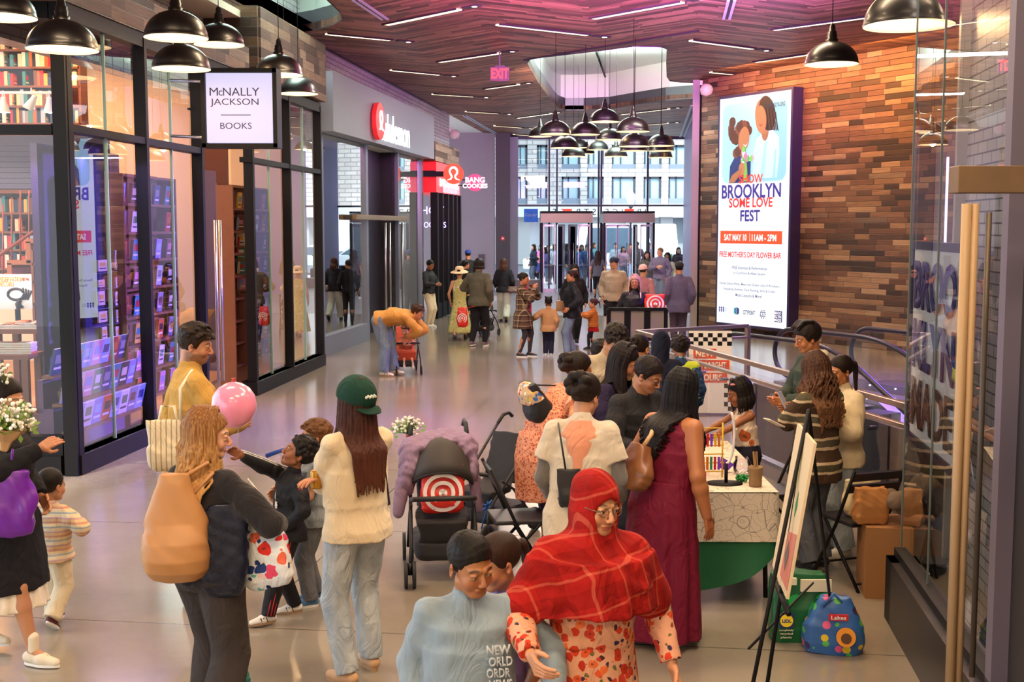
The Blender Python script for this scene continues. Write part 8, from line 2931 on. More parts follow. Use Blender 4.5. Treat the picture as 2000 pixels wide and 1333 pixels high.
FIG['beigekid'] = person('small child in a beige hoodie with hair in two puffs', foot_px=(1071, 696), yaw=176, fig=dict(h=1.14, arms={-1: 'down', 1: ((0.26, -0.02, 0.14), (0.5, 1, -0.3))}), skin='#7a4a30', hair=('puffs', BK, '#2c211c', dict(vol=0.8)), top=dict(mat=fabric('beige_fleece', '#b88a5e'), ease=0.034, hem=-0.08, collar=1.6), bottom=dict(mat=fabric('navy_trousers', '#1e2030'), ease=0.016, hemr=0.048), shoes=S_W)
FIG['blackjk'] = person('woman in a black jacket with a maroon ponytail between two children', foot_px=(1116, 694), yaw=-82, fig=dict(h=1.64, arms={-1: ((-0.12, -0.03, 0.05), (-0.5, 1, 0)), 1: ((0.14, -0.06, 0.04), (0.5, 1, 0))}, feet={-1: (-0.05, 0.03, 0, 0), 1: (0.05, -0.06, 0, 0)}), skin='#b87a54', hair=('pony', '#2a1216', '#4a2028', dict(L=0.34)), top=dict(mat=fabric('black_shell', '#15151c', rough=0.5), ease=0.045, hem=-0.08), bottom=dict(mat=D_mid, ease=0.026, hemr=0.066), shoes=S_W)
s = person('woman in sunglasses with long black hair and a black cardigan, walking toward the camera', head_px=(1122, 517), yaw=5, fig=dict(h=1.68, feet=walk), skin='#c08a68', hair=('long', '#0f0d0e', '#221c1e', dict(L=0.26)), top=dict(mat=F_black, ease=0.03), bottom=dict(mat=F_black2, ease=0.02), shoes=S_K)
mb = MB()
mb.M = s.HM @ Mx.Scale(s.hs, 4)
for q in (-1, 1):
 mb.ball((q * 0.032, -0.09, 0.11), 0.022, 10, sc=(1, 0.35, 0.8))
mb.box((0, -0.094, 0.116), (0.03, 0.006, 0.006))
mb.build('sunglasses', mat('dark_lens', '#0c0b0c', 0.15), s.root)
FIG['orangekid'] = person('small girl in an orange quilted jacket, red skirt and dark leggings with a ponytail', foot_px=(1158, 682), yaw=-95, fig=dict(h=1.03, arms={-1: ((-0.02, -0.24, 0.22), (-0.8, 0.3, -0.5)), 1: ((0.06, -0.24, 0.2), (0.8, 0.3, -0.5))}, feet={-1: (-0.05, 0.02, 0, 0), 1: (0.05, -0.09, 0, 0)}), skin='#c08a68', hair=('pony', '#3a1f22', '#5a3034', dict(L=0.12)), top=dict(mat=stripes('quilted_orange', [(0, '#8f4a22'), (0.12, '#c07038'), (0.9, '#a85c2c')], period=0.05, warp=0.002, interp='LINEAR'), ease=0.034, hem=-0.05), dress=dict(mat=fabric('red_cotton', '#b01822'), length=0.15, rx=0.125, ry=0.12, n=9, amp=0.06), bottom=dict(mat=fabric('navy_trousers', '#1e2030'), ease=0.004, hemr=0.03), shoes=S_K)
FIG['greytee'] = person('woman in a grey t-shirt and black leggings walking to the doors', foot_px=(1167, 589), yaw=176, fig=dict(h=1.66, feet=walk2), skin='tan', hair=('long', '#241614', '#3c2824', dict(L=0.36, vol=1.4)), top=dict(mat=fabric('grey_tee', '#5c5862'), sleeve='short', ease=0.024), bottom=dict(mat=F_black, ease=0.006, hemr=0.034), shoes=S_W)
s = person('man in a beige sweatshirt, black shorts and a navy cap, looking left', head_px=(1200, 503), yaw=-8, fig=dict(h=1.8, fem=False, head=(0, -35, 0), feet=walk), skin='#c48d6c', hair=('crop', '#3a281c', BK, {}), top=dict(mat=fabric('beige_sweat', '#a79584'), ease=0.034, hem=-0.05), bottom=dict(mat=F_black, ease=0.03, length=0.46), shoes=S_W)
ballcap(s, mat('cap_navy', '#1b2140', 0.8))
s = person('person in a dusty pink top and pale pink cap, back to camera', head_px=(1256, 518), yaw=150, fig=dict(h=1.66, fem=False), skin='#c48d6c', hair=('crop', '#6a4a34', BK, {}), top=dict(mat=fabric('dusty_pink', '#a8707a'), ease=0.03), bottom=dict(mat=F_black2, ease=0.02), shoes=S_W)
ballcap(s, mat('cap_pink', '#e0b4b8', 0.8), 180)
FIG['leather'] = person('woman in a black leather jacket with long pink blonde hair, hand raised', head_px=(1240, 537), yaw=6, fig=dict(h=1.66, head=(0, -14, 0), arms={-1: 'down', 1: ((0.17, -0.1, 0.22), (1, 0.2, -0.8))}), skin='#a8704e', hair=('long', '#a87a7c', '#d8b0a8', dict(L=0.26, wave=0.4)), top=dict(mat=fabric('black_leather', '#17161a', rough=0.4), ease=0.034, hem=-0.05), bottom=dict(mat=F_black2, ease=0.02), shoes=S_K)
s = FIG['leather']
f = Field()
f.loft(s.T, [(0.0, 0, -0.02, 0.055, 0.105), (0.13 * s.S, 0, -0.02, 0.055, 0.098), (0.2 * s.S, 0, -0.02, 0.06, 0.1), (0.27 * s.S, 0, -0.012, 0.055, 0.085)], 0.01)
V, Q = f.mesh(0.012)
np_mesh('shirt_front', [(V, Q, 0)], [mat('tee_white', '#d8cfc8', 0.8)], s.root)
person('tall man in a mauve grey sweater and dark jeans, smiling to the left', head_px=(1290, 484), yaw=-25, fig=dict(h=1.84, fem=False, head=(0, -20, 0), arms={-1: ((0.0, -0.15, 0.17), (-1, 0.3, -0.4)), 1: 'down'}), skin='#c08060', hair=('crop', '#6a4430', '#8a5c40', dict(vol=1.5)), top=dict(mat=fabric('mauve_knit', '#6d5c70'), ease=0.03, hem=-0.03), bottom=dict(mat=D_dark, ease=0.02, hemr=0.06), shoes=S_K)
person('woman with long brown hair standing left of the tall man in mauve', head_px=(1264, 491), yaw=0, fig=dict(h=1.66), skin='#c48d6c', hair=('long', '#2f1f1a', '#4a332a', dict(L=0.24)), top=dict(mat=fabric('olive_jacket', '#5c5a50'), ease=0.03), bottom=dict(mat=D_mid, ease=0.02), shoes=S_W)
person('woman in pale clothes with black hair behind the tall man in mauve', head_px=(1304, 494), yaw=-20, fig=dict(h=1.66), skin='#7a4a30', hair=('long', '#0f0d0e', '#221c1e', dict(L=0.2)), top=dict(mat=fabric('oat_jacket', '#b0a48e'), ease=0.04, hem=-0.2), bottom=dict(mat=fabric('cream_cotton', '#d8c7a8'), ease=0.02), shoes=S_W)
s = person('man in a violet grey jacket and black cap by the column', head_px=(1327, 513), yaw=178, fig=dict(h=1.74, fem=False, arms={-1: 'down', 1: 'down'}), skin='#b87a54', hair=('crop', BK, BK, {}), top=dict(mat=fabric('violet_grey_shell', '#5d5674'), ease=0.044, hem=-0.1), bottom=dict(mat=fabric('plum_slacks', '#4a3c4e'), ease=0.02, hemr=0.056), shoes=S_K)
ballcap(s, mat('cap_black', '#141218', 0.8))
rnd = random.Random(11)
names_o = [(1042, 'in a dark jacket at the left end', '#2a2c38', 1.7, 0.0), (1048, 'child in a blue violet top at the left end', '#5a5ea8', 1.15, 0.0), (1064, 'in a purple top near the blue sign', '#6a5a8a', 1.6, 0), (1063 + 8, 'in a navy coat left of the vestibule', '#1f2740', 1.65, 0), (1084, 'in a white top behind the left vestibule', '#d3d8dc', 1.7, 0), (1092, 'in a black coat reaching out behind the left vestibule', '#20222c', 1.65, 0), (1108, 'in dark grey behind the left vestibule', '#3a3c48', 1.75, 0), (1126, 'in slate blue with a light bag behind the left vestibule', '#5a7088', 1.65, 0), (1136, 'in steel blue right of it', '#3f6f9a', 1.7, 0), (1147, 'in an open denim jacket over a grey shirt', '#3a5a80', 1.72, 0), (1178, 'in grey between the two vestibules', '#6a6a74', 1.7, 0), (1203, 'with a light cap behind the right vestibule', '#7a8894', 1.75, 0), (1217, 'in pale pink with long dark hair behind the right vestibule', '#b88a98', 1.6, 0), (1244, 'tall, in a brown grey coat behind the right vestibule', '#6a6058', 1.82, 0), (1325, 'leaning by the hedge at the right', '#3a3038', 1.6, 0), (1100, 'in black far behind the doors', '#1c1c24', 1.68, 1), (1160, 'in teal far behind the doors', '#3f6a72', 1.7, 1), (1232, 'in wine red far behind the doors', '#6a2a34', 1.66, 1), (1056, 'in pink far back at the left', '#a85a86', 1.6, 1)]
for i, (px, d_, c_, h_, far_) in enumerate(names_o):
 Y = 57.5 if far_ else rnd.uniform(50.0, 54.5)
 p = AT(px, 500, Y)
 fem = i % 2 == 0
 person('person outside the glass, ' + d_, pos=(p.x, p.y, 0), yaw=rnd.choice([0, 20, -20, 60, -60, 170]), z=0.0, fig=dict(h=h_, fem=fem, feet=walk if i % 3 else None, arms={-1: 'swingf', 1: 'down'} if i % 2 else {-1: 'down', 1: 'front'}), skin=rnd.choice(['tan', 'light', 'brown']), hair=('long' if fem else 'short', BK, '#2c211c', dict(L=0.2) if fem else {}), top=dict(mat=fabric('street_' + c_[1:], c_), ease=0.03, hem=-0.06), bottom=dict(mat=[D_dark, F_black2, D_mid][i % 3], ease=0.02), shoes=[S_K, S_W][i % 2], group='people outside the glass')
def soft_bag(name, label, cat, c, size, m, rz=0.0, rx=0.0, ry=0.0, strap=None, strap_m=None, pw=3.5, slump=0.12, res=None, wr=(0.006, 24, 0.7), group=None, strap_r=0.007, taper=0.85):
 t = thing(name, label, cat, c, rz, group)
 w_, d_, h_ = size
 f = Field()
 M = rotm(degrees(rx), degrees(ry), 0)
 if slump > 0:
  st = [(-0.5, 0.34, 0.28, 0), (-0.47, 0.41, 0.38, 0), (-0.4, 0.47, 0.46, slump * 0.6), (-0.28, 0.5, 0.5, slump), (-0.12, 0.497, 0.5, slump * 0.8), (0.05, 0.485, 0.47, 0), (0.25, 0.25 + 0.24 * taper, 0.38, 0), (0.42, 0.08 + 0.42 * taper, 0.28, 0), (0.5, 0.5 * taper, 0.2, 0)]
 else:
  st = [(-0.5, 0.46, 0.42, 0), (-0.3, 0.5, 0.5, 0), (0, 0.48, 0.48, 0), (0.5, 0.5 * taper, 0.25, 0)]
 f.loft(M, [(z * h_, 0, 0, w_ * a, d_ * (b + g)) for z, a, b, g in st], 0.02, pw=pw)
 dist = (Ve(c) - Ve((0, 0, HC))).length
 V, Q = f.mesh(res or min(0.012, max(0.006, dist / F * 1.7)), wr, seed=w_ * 100)
 np_mesh('bag_body', [(V, Q, 0)], [m], t)
 for path in strap or []:
  mb = MB()
  mb.tube(path, strap_r, 6)
  mb.build('strap', strap_m or m, t, True)
 return t
def wp(s, v):
 return s.W @ Ve(v)
s = FIG['blonde']
y0 = s.root.location.y
c = AT(343, 1030, y0 - 0.17)
sh = s.W @ s.shoulder[1]
soft_bag('hobo_bag', 'large slouchy tan leather bag hanging on the back of the blonde woman', 'bag', c, (0.3, 0.17, 0.5), mat('tan_leather', '#b8834f', 0.45, noise=0.1), rz=0.1, slump=0.25, pw=2.6, taper=0.45, strap=[[c + Ve((0.02, 0.0, 0.22)), AT(405, 905, y0 - 0.14), sh + Ve((0.06, -0.04, 0.05)), sh + Ve((0.06, 0.1, 0.03))], [c + Ve((0.09, 0.0, 0.16)), AT(415, 925, y0 - 0.12), sh + Ve((0.09, -0.04, 0.05))]], strap_r=0.011)
c = AT(437, 1075, y0 - 0.12)
soft_bag('tote_bag', 'navy sequined tote bag carried beside the tan leather bag', 'bag', c, (0.21, 0.07, 0.44), mat('navy_sequin', '#1b2033', 0.25, 0.4, noise=0.6, nscale=60), rz=0.15, wr=(0.005, 30, 0.8), taper=0.95, strap=[[c + Ve((-0.07, 0, 0.2)), c + Ve((-0.03, 0.05, 0.34)), c + Ve((0.04, 0.0, 0.2))]])
c = AT(510, 1068, y0 - 0.02)
soft_bag('tote_bag', 'red, white and navy floral tote bag on the arm of the blonde woman', 'bag', c, (0.27, 0.09, 0.4), floral('tote_floral', '#d8dde0', ['#d8342c', '#e06a50', '#d84a6a', '#2a3f7a', '#e8c8c0'], 14, 0.45, leaf=['#1d2c5a', '#5fa8a0', '#24386c', '#c8a04a'], leafscale=24), rz=-0.25, ry=R(-14), taper=0.7, wr=(0.004, 30, 0.8), strap=[[c + Ve((-0.07, 0, 0.19)), c + Ve((-0.06, 0.02, 0.32)), c + Ve((0.04, 0, 0.2))]])
s = FIG['mustard']
y0 = s.root.location.y
c = AT(330, 870, y0 - 0.22)
sh = s.W @ s.shoulder[-1]
soft_bag('tote_bag', 'cream striped canvas tote on the shoulder of the man in mustard', 'bag', c, (0.26, 0.12, 0.33), stripes('canvas_stripes', [(0, '#e0d2b4'), (0.5, '#a8966e'), (0.75, '#e0d2b4')], axis='X', period=0.032, warp=0), rz=0.2, taper=1.05, strap=[[c + Ve((0.08, 0.0, 0.15)), AT(352, 760, y0 - 0.26), AT(375, 724, y0 - 0.12), AT(392, 735, y0 - 0.02)], [c + Ve((-0.06, 0, 0.15)), c + Ve((-0.04, 0, 0.25)), c + Ve((0.04, 0, 0.25)), c + Ve((0.06, 0, 0.15))]], strap_r=0.01, strap_m=mat('rope_cream', '#e4d8bc', 0.9))
s = FIG['edge']
c = AT(22, 985, s.root.location.y - 0.32)
soft_bag('gift_bag', 'shiny purple bag hanging at the left edge under the bouquet', 'bag', c, (0.24, 0.1, 0.36), mat('purple_foil', '#6a1f9c', 0.3), rz=0.3, wr=(0.008, 30, 0.8), strap=[[c + Ve((0, 0, 0.16)), c + Ve((0.02, 0.0, 0.3))]])
def bouquet(label, p, n=90, spread=0.13, wrap='#c49a6a', dirv=(0, 0, 1), cols=('#ece4d4', '#ffffff', '#e6dcc8'), green='#6f8f3c', big=None, seed=1, length=0.3, s_=1.0, name='bouquet'):
 t = thing(name, label, 'bouquet', p)
 rd = random.Random(seed)
 D = Ve(dirv).normalized()
 X = D.orthogonal().normalized()
 Y = D.cross(X)
 if wrap:
  mb = MB()
  pr = [(0.02, 0), (0.035, length * 0.4), (0.1 * s_, length)]
  vs = []
  for r, z in pr:
   for k in range(14):
    a = 2 * PI * k / 14
    rr_ = r * (1 + 0.12 * sin(a * 4))
    vs.append(X * cos(a) * rr_ + Y * sin(a) * rr_ + D * z)
  mb.add(vs, [(i * 14 + k, i * 14 + (k + 1) % 14, (i + 1) * 14 + (k + 1) % 14, (i + 1) * 14 + k) for i in range(2) for k in range(14)])
  mb.build('paper_wrap', mat('kraft_' + wrap[1:], wrap, 0.8), t)
 mb = MB()
 gm = MB()
 for i in range(n):
  a, r = (rd.uniform(0, 2 * PI), spread * sqrt(rd.random()))
  z = length + rd.uniform(0.0, 0.11) * s_ + 0.04 * (1 - r / spread)
  c_ = X * cos(a) * r + Y * sin(a) * r + D * z
  mb.ball(c_, rd.uniform(0.007, 0.013) * s_, 6, mi=rd.randrange(len(cols)))
  gm.tube([D * length * 0.8, c_], 0.0015, 3)
  if i % 3 == 0:
   b_ = c_ - D * 0.03
   u = Ve((rd.uniform(-1, 1), rd.uniform(-1, 1), rd.uniform(-0.3, 0.6))).normalized() * 0.045 * s_
   v = u.orthogonal().normalized() * 0.014 * s_
   gm.add([b_, b_ + u * 0.5 + v, b_ + u, b_ + u * 0.5 - v], [(0, 1, 2, 3)])
 mb.build('small_flowers', [mat('petal_' + c_[1:], c_, 0.7) for c_ in cols], t)
 gm.build('greenery', mat('leaf_' + green[1:], green, 0.7), t)
 for i, (bc, off, r) in enumerate(big or []):
  mb = MB()
  c_ = X * off[0] + Y * off[1] + D * (length + off[2])
  for k in range(9):
   a = k * 2.4
   mb.ball(c_ + Ve((cos(a), sin(a), 0.3 * (k % 3 - 1))) * r * 0.35, r * (0.7 if k else 0.9), 8, sc=(1, 1, 0.9))
  mb.build('rose', mat('petal_' + bc[1:], bc, 0.6), t)
 return t
p_ = s.W @ s.wrist[-1]
bouquet('bouquet of small cream flowers wrapped in brown paper at the left edge', AT(8, 880, s.root.location.y - 0.42), n=150, dirv=(0.25, -0.1, 1), length=0.14, spread=0.13, seed=3)
bouquet('white carnation head worn high at the left edge', AT(8, 752, s.root.location.y - 0.16), n=14, wrap=None, spread=0.035, length=0.0, green='#4a5a2c', name='flower_head')
p_ = AT(457, 791, 6.75)
t = thing('balloon', 'pink party balloon with a red knot floating beside the face of the blonde woman', 'balloon', p_)
r_ = 44 / F * 6.75
mb = MB()
mb.lathe([(0.001, -r_ * 1.08), (r_ * 0.35, -r_ * 1.0), (r_ * 0.72, -r_ * 0.72), (r_ * 0.97, -r_ * 0.25), (r_, 0.05 * r_), (r_ * 0.93, r_ * 0.42), (r_ * 0.7, r_ * 0.76), (r_ * 0.35, r_ * 0.98), (0.001, r_ * 1.06)], 32)
bm_ = mat('balloon_pink', '#ee8fae', 0.2, coat=0.6)
mb.build('skin', bm_, t)
mb = MB()
mb.lathe([(0.001, r_ * 1.02), (0.012, r_ * 1.08), (0.006, r_ * 1.14), (0.014, r_ * 1.2), (0.001, r_ * 1.2)], 10)
mb.build('knot', mat('balloon_red', '#c83a3a', 0.4), t)
mb = MB()
ph = FIG['adidas'].W @ FIG['adidas'].wrist[-1]
mb.tube([p_ + Ve((0.02, 0, -r_ * 1.05)), (p_ + ph) / 2 + Ve((0, 0, -0.1)), ph + Ve((-0.03, 0, 0.03))], 0.002, 4)
mb.build('string', mat('ribbon_white', '#d8d4cc', 0.6), t, True)
s = FIG['grayboy']
p_ = s.HM @ Ve((0, -0.1, 0.045))
p_ = s.W @ p_
t = thing('toy_tube', 'small blue plastic blower tube at the mouth of the boy in grey', 'toy', p_)
mb = MB()
e_ = AT(520, 891, p_.y + 0.02)
mb.tube([p_, p_.lerp(e_, 0.5), e_], [0.006, 0.013, 0.015], 10)
mb.build('tube', mat('toy_blue', '#1f4aa8', 0.4), t, True)
s = FIG['cap']
sh = s.shoulder[1]
mb = MB()
mb.tube([s.TU @ Ve((-0.03, 0.08, 0.17 * s.S)), s.TU @ Ve((-0.11, 0.105, 0.08 * s.S)), s.T @ Ve((-0.165, 0.07, 0.06 * s.S)), s.T @ Ve((-0.15, -0.06, 0.02 * s.S))], 0.007, 6)
mb.build('bag_strap', K_, s.root)
s = FIG['peach']
c = wp(s, s.TU @ Ve((-0.02, 0.19, 0.06)))
t = soft_bag('backpack', 'small black backpack with a colourful printed top worn by the woman in peach', 'bag', c, (0.24, 0.15, 0.3), mat('backpack_black', '#17161a', 0.6), rz=s.root.rotation_euler[2], rx=R(-24), taper=0.9, wr=(0.003, 30, 0.8), strap=[[c + Ve((0.0, 0.02, 0.12)), wp(s, s.TU @ Ve((0.09, 0.02, 0.185 * s.S))), wp(s, s.TU @ Ve((0.12, -0.1, 0.1 * s.S))), wp(s, s.TU @ Ve((0.11, 0.02, 0.0)))]], strap_m=K_)
f = Field()
f.loft(rotm(-24, 0, 0), [(0.02, 0, 0.008, 0.118, 0.078), (0.1, 0, 0.008, 0.112, 0.066), (0.152, 0, 0.008, 0.08, 0.03)], 0.01, pw=3.5)
V, Q = f.mesh(0.008)
np_mesh('printed_pocket', [(V, Q, 0)], [floral('comic_print', '#c8a880', ['#c83a3a', '#3a6ab0', '#e0c060', '#e8e0d0', '#5a9a7a'], 26, 0.5)], t)
s = FIG['vback']
c = AT(1112, 955, s.root.location.y - 0.16)
soft_bag('crossbody_bag', 'small black crossbody bag on the back of the woman in cream and grey', 'bag', c, (0.13, 0.07, 0.22), K_, rz=0.2, strap=[[c + Ve((-0.02, 0, 0.1)), AT(1094, 850, s.root.location.y - 0.15), wp(s, s.shoulder[1] + Ve((-0.03, 0.05, 0.05)))]], slump=0.2, pw=2.4, strap_r=0.006)
s = FIG['maroon']
c = AT(1240, 912, s.root.location.y - 0.12)
soft_bag('shoulder_bag', 'brown leather shoulder bag under the arm of the woman in maroon', 'bag', c, (0.12, 0.26, 0.27), mat('saddle_brown', '#7a4a28', 0.4), rz=0.5, ry=R(20), slump=0.1, strap=[[c + Ve((0.05, 0, 0.12)), AT(1272, 850, s.root.location.y - 0.1), wp(s, s.shoulder[1] + Ve((-0.03, 0.0, 0.05)))]], strap_m=mat('strap_gold', '#c8a070', 0.4), strap_r=0.014)
s = FIG['curly']
for k_, (px, py, rz_, lb) in enumerate(((1512, 826, 0.5, 'white phone held flat by the woman in the striped sweater'), (1530, 783, -0.6, 'phone with a lit screen held up by the man in profile'))):
 p_ = AT(px, py, 8.25 if k_ == 0 else 8.9)
 mb = MB()
 mb.box(p_, (0.075, 0.15, 0.009), rz=rz_ + PI / 2, rx=R(25 if k_ == 0 else 62))
 tag(mb.build('phone', mat('phone_white', '#e4dccc', 0.4) if k_ == 0 else mat('phone_grey', '#9aa0b8', 0.3), bevel=0.004), lb, 'phone')
s = FIG['hoodie']
M_red = mat('target_red', '#d8261c', 0.45)
M_bw = mat('bag_white', '#ece4e0', 0.6)
def target_bag(label, c, size, rz=0.0, ry=0.0, strap=None, rings=True):
 t = soft_bag('shopping_bag', label, 'bag', c, size, M_red, rz=rz, ry=ry, wr=(0.008, 26, 0.8), strap=strap, taper=0.9)
 w_, d_, h_ = size
 mb = MB()
 for r0, r1 in ((0.0, 0.1), (0.2, 0.29), (0.38, 0.47)):
  n = 26
  vs, fs = ([], [])
  for k in range(n):
   a = 2 * PI * k / n
   for r in (r0, r1):
    vs.append((cos(a) * r * w_ * 0.95, -d_ * 0.53 - 0.012 + 0.05 * d_ * (r / 0.5) ** 2 + 0.008 * sin(a * 3), sin(a) * r * w_ * 0.95 - h_ * 0.04))
  for k in range(n):
   fs.append((k * 2, k * 2 + 1, (k + 1) % n * 2 + 1, (k + 1) % n * 2))
  mb.add(vs, fs)
 mb.build('ring_print', M_bw, t)
 return t
p_ = AT(903, 620, s.root.location.y - 0.25)
h_ = s.W @ s.wrist[-1]
target_bag('red plastic bag with white rings held by the man in the hoodie', p_, (0.22, 0.12, 0.4), strap=[[p_ + Ve((0, 0, 0.18)), h_ + Ve((0, -0.02, -0.05))]])
s = FIG['leather']
p_ = AT(1279, 592, s.root.location.y - 0.28)
h_ = s.W @ s.wrist[1]
target_bag('bright red tote with white rings held up by the woman in the leather jacket', p_, (0.32, 0.12, 0.28), strap=[[p_ + Ve((-0.1, 0, 0.13)), h_ + Ve((-0.02, -0.02, -0.02)), p_ + Ve((0.1, 0, 0.13))]])
s = FIG['jeans']
soft_bag('handbag', 'brown handbag on the arm of the woman in the black sweater and pale jeans', 'bag', AT(1001, 566, s.root.location.y - 0.12), (0.26, 0.12, 0.18), mat('brown_bag', '#5c4038', 0.45), strap=[[AT(994, 556, s.root.location.y - 0.1), AT(997, 545, s.root.location.y - 0.1), AT(1008, 556, s.root.location.y - 0.1)]])
s = FIG['plaid']
soft_bag('gift_bag', 'purple bag behind the woman in the brown plaid coat', 'bag', AT(1034, 638, s.root.location.y + 0.22), (0.16, 0.1, 0.32), mat('purple_foil', '#6a1f9c', 0.3), rz=0.3)
s = FIG['blackjk']
soft_bag('paper_bag', 'brown paper bag with a handle beside the woman in the black jacket', 'bag', AT(1093, 598, s.root.location.y + 0.1), (0.14, 0.09, 0.2), mat('kraft', '#9a7450', 0.8), pw=6, taper=1, slump=0, wr=(0.002, 20, 1), strap=[[AT(1090, 586, s.root.location.y + 0.1), AT(1092, 576, s.root.location.y + 0.1), AT(1096, 586, s.root.location.y + 0.1)]])
def wheel(mb, c, r, w_=0.03, mi=0):
 M = Mx.Translation(c) @ Mx.Rotation(PI / 2, 4, 'Y')
 old = mb.M
 mb.M = old @ M if old is not None else M
 mb.lathe([(0.012, -w_ / 2), (r * 0.55, -w_ * 0.3), (r * 0.6, -w_ / 2), (r, -w_ / 2), (r * 1.02, 0), (r, w_ / 2), (r * 0.6, w_ / 2), (r * 0.55, w_ * 0.3), (0.012, w_ / 2)], 22, mi=mi)
 mb.M = old
def stroller(label, loc, rz, sc=1.0, canopy=True, m_fab='#221f22', hood='#332d2b', small=False, orange=False):
 t = thing('stroller', label, 'stroller', loc, rz)
 t.scale = (sc, sc, sc)
 mf = mat('stroller_fabric_' + m_fab[1:], m_fab, 0.8)
 mh = mat('stroller_hood_' + hood[1:], hood, 0.7, noise=0.1)
 for q in (-1, 1):
  for y_, z_, r_, nm in ((-0.36, 0.09, 0.09, 'front'), (0.36, 0.1, 0.1, 'rear')):
   for o_ in (-0.028, 0.028) if not small else (0,):
    mb = MB()
    wheel(mb, (q * 0.235 + o_, y_, r_), r_, 0.024)
    wo = mb.build('wheel', mat('tyre', '#1c1b1c', 0.7), t)
  mb = MB()
  mb.tube([(q * 0.235, -0.36, 0.09), (q * 0.225, -0.32, 0.3), (q * 0.22, 0.1, 0.62), (q * 0.21, 0.42, 0.92)], 0.013, 8)
  mb.tube([(q * 0.235, 0.36, 0.1), (q * 0.225, 0.05, 0.42), (q * 0.22, -0.12, 0.52)], 0.012, 8)
  mb.tube([(q * 0.235, -0.36, 0.09), (q * 0.235, -0.36, 0.17)], 0.016, 8)
  mb.build('frame_tube', K_, t)
  mb = MB()
  if not small or True:
   mb.tube([(q * 0.21, 0.42, 0.92), (q * 0.205, 0.5, 0.99), (q * 0.2, 0.58, 1.0), (q * 0.195, 0.63, 0.96)], 0.017, 8)
  mb.build('handle', K_, t)
 mb = MB()
 mb.tube([(-0.22, -0.22, 0.58), (-0.2, -0.3, 0.6), (0.2, -0.3, 0.6), (0.22, -0.22, 0.58)], 0.018, 8)
 mb.build('bumper_bar', K_, t)
 mb = MB()
 f = Field()
 f.loft(Mx.Identity(4), [(0.14, 0, 0.05, 0.19, 0.26), (0.18, 0, 0.05, 0.205, 0.28), (0.26, 0, 0.06, 0.21, 0.28)], 0.01, pw=5)
 V, Q = f.mesh(0.012, (0.004, 20, 0.6))
 np_mesh('basket', [(V, Q, 0)], [mf], t)
 f = Field()
 f.loft(Mx.Translation((0, -0.03, 0.42)) @ rotm(6, 0, 0), [(-0.05, 0, 0, 0.18, 0.17), (0.02, 0, 0, 0.19, 0.18)], 0.01, pw=4)
 f.loft(Mx.Translation((0, 0.14, 0.45)) @ rotm(-22, 0, 0), [(0, 0, 0, 0.18, 0.035), (0.45, 0, 0, 0.17, 0.035)], 0.02, pw=4)
 f.loft(Mx.Translation((0, -0.2, 0.42)) @ rotm(14, 0, 0), [(-0.2, 0, 0, 0.15, 0.02), (0, 0, 0, 0.17, 0.03)], 0.02, pw=4)
 V, Q = f.mesh(0.011, (0.004, 22, 0.6))
 np_mesh('seat', [(V, Q, 0)], [mat('seat_orange', '#b8441f', 0.7) if orange else mf], t)
 if canopy:
  vs, fs = ([], [])
  n, m_ = (18, 8)
  for j in range(m_ + 1):
   u = j / m_
   tilt = R(-62 + 92 * u)
   for i in range(n + 1):
    a = PI * i / n
    r_ = 0.255 + 0.015 * sin(PI * u) + 0.004 * sin(j * 2.1)
    x = cos(a) * 0.225
    zz = sin(a) * (r_ + 0.1)
    vs.append((x, 0.06 + sin(tilt) * zz * 0.95, 0.6 + cos(tilt) * zz))
  for j in range(m_):
   for i in range(n):
    a_ = j * (n + 1) + i
    fs.append((a_, a_ + 1, a_ + n + 2, a_ + n + 1))
  me = bpy.data.meshes.new('canopy')
  me.from_pydata(vs, [], fs)
  o = link_mesh('canopy', me, t, [mh], True)
  so = o.modifiers.new('thickness', 'SOLIDIFY')
  so.thickness = 0.008
  mb = MB()
  mb.tube([vs[i] for i in range(n + 1)], 0.009, 6)
  mb.build('canopy_rim', K_, o)
 return t
gp = G(845, 1120)
big = stroller('large black stroller with an arched dark hood, a lilac jacket thrown over it', Ve((-0.5, 8.45, 0)), R(6), 1.0)
Mb = Mx.Translation(big.location) @ Mx.Rotation(R(6), 4, 'Z')
target_bag('crumpled red shopping bag with white rings filling the seat of the large stroller', Mb @ Ve((0, -0.12, 0.635)), (0.31, 0.15, 0.34), rz=R(6))
f = Field()
for c_, r_ in (((-0.21, 0.06, 0.8), (0.09, 0.13, 0.13)), ((-0.12, 0.12, 0.9), (0.15, 0.17, 0.07)), ((0.05, 0.14, 0.94), (0.16, 0.16, 0.055)), ((0.17, 0.11, 0.87), (0.09, 0.14, 0.09)), ((-0.25, 0.02, 0.68), (0.06, 0.1, 0.12)), ((0.0, 0.24, 0.9), (0.15, 0.12, 0.08)), ((0.22, 0.06, 0.74), (0.05, 0.1, 0.12)), ((-0.2, 0.2, 0.84), (0.1, 0.1, 0.1))):
 f.ell(c_, r_, 0.05)
V, Q = f.mesh(0.009, (0.014, 30, 0.9), seed=4)
t = thing('jacket', 'lilac padded child jacket draped over the hood of the large stroller', 'jacket', big.location, R(6))
np_mesh('jacket_cloth', [(V, Q, 0)], [fabric('lilac_fabric', '#8b748e')], t)
for fa, fb, ra_, rb2 in (((-0.27, 0.0, 0.66), (-0.31, -0.05, 0.45), 0.055, 0.04), ((0.235, 0.04, 0.66), (0.26, -0.02, 0.46), 0.045, 0.035)):
 f = Field()
 f.cone(fa, fb, ra_, rb2, 0.03)
 V, Q = f.mesh(0.01, (0.006, 22, 0.9), seed=5)
 np_mesh('sleeve', [(V, Q, 0)], [fabric('lilac_fabric', '#8b748e')], t)
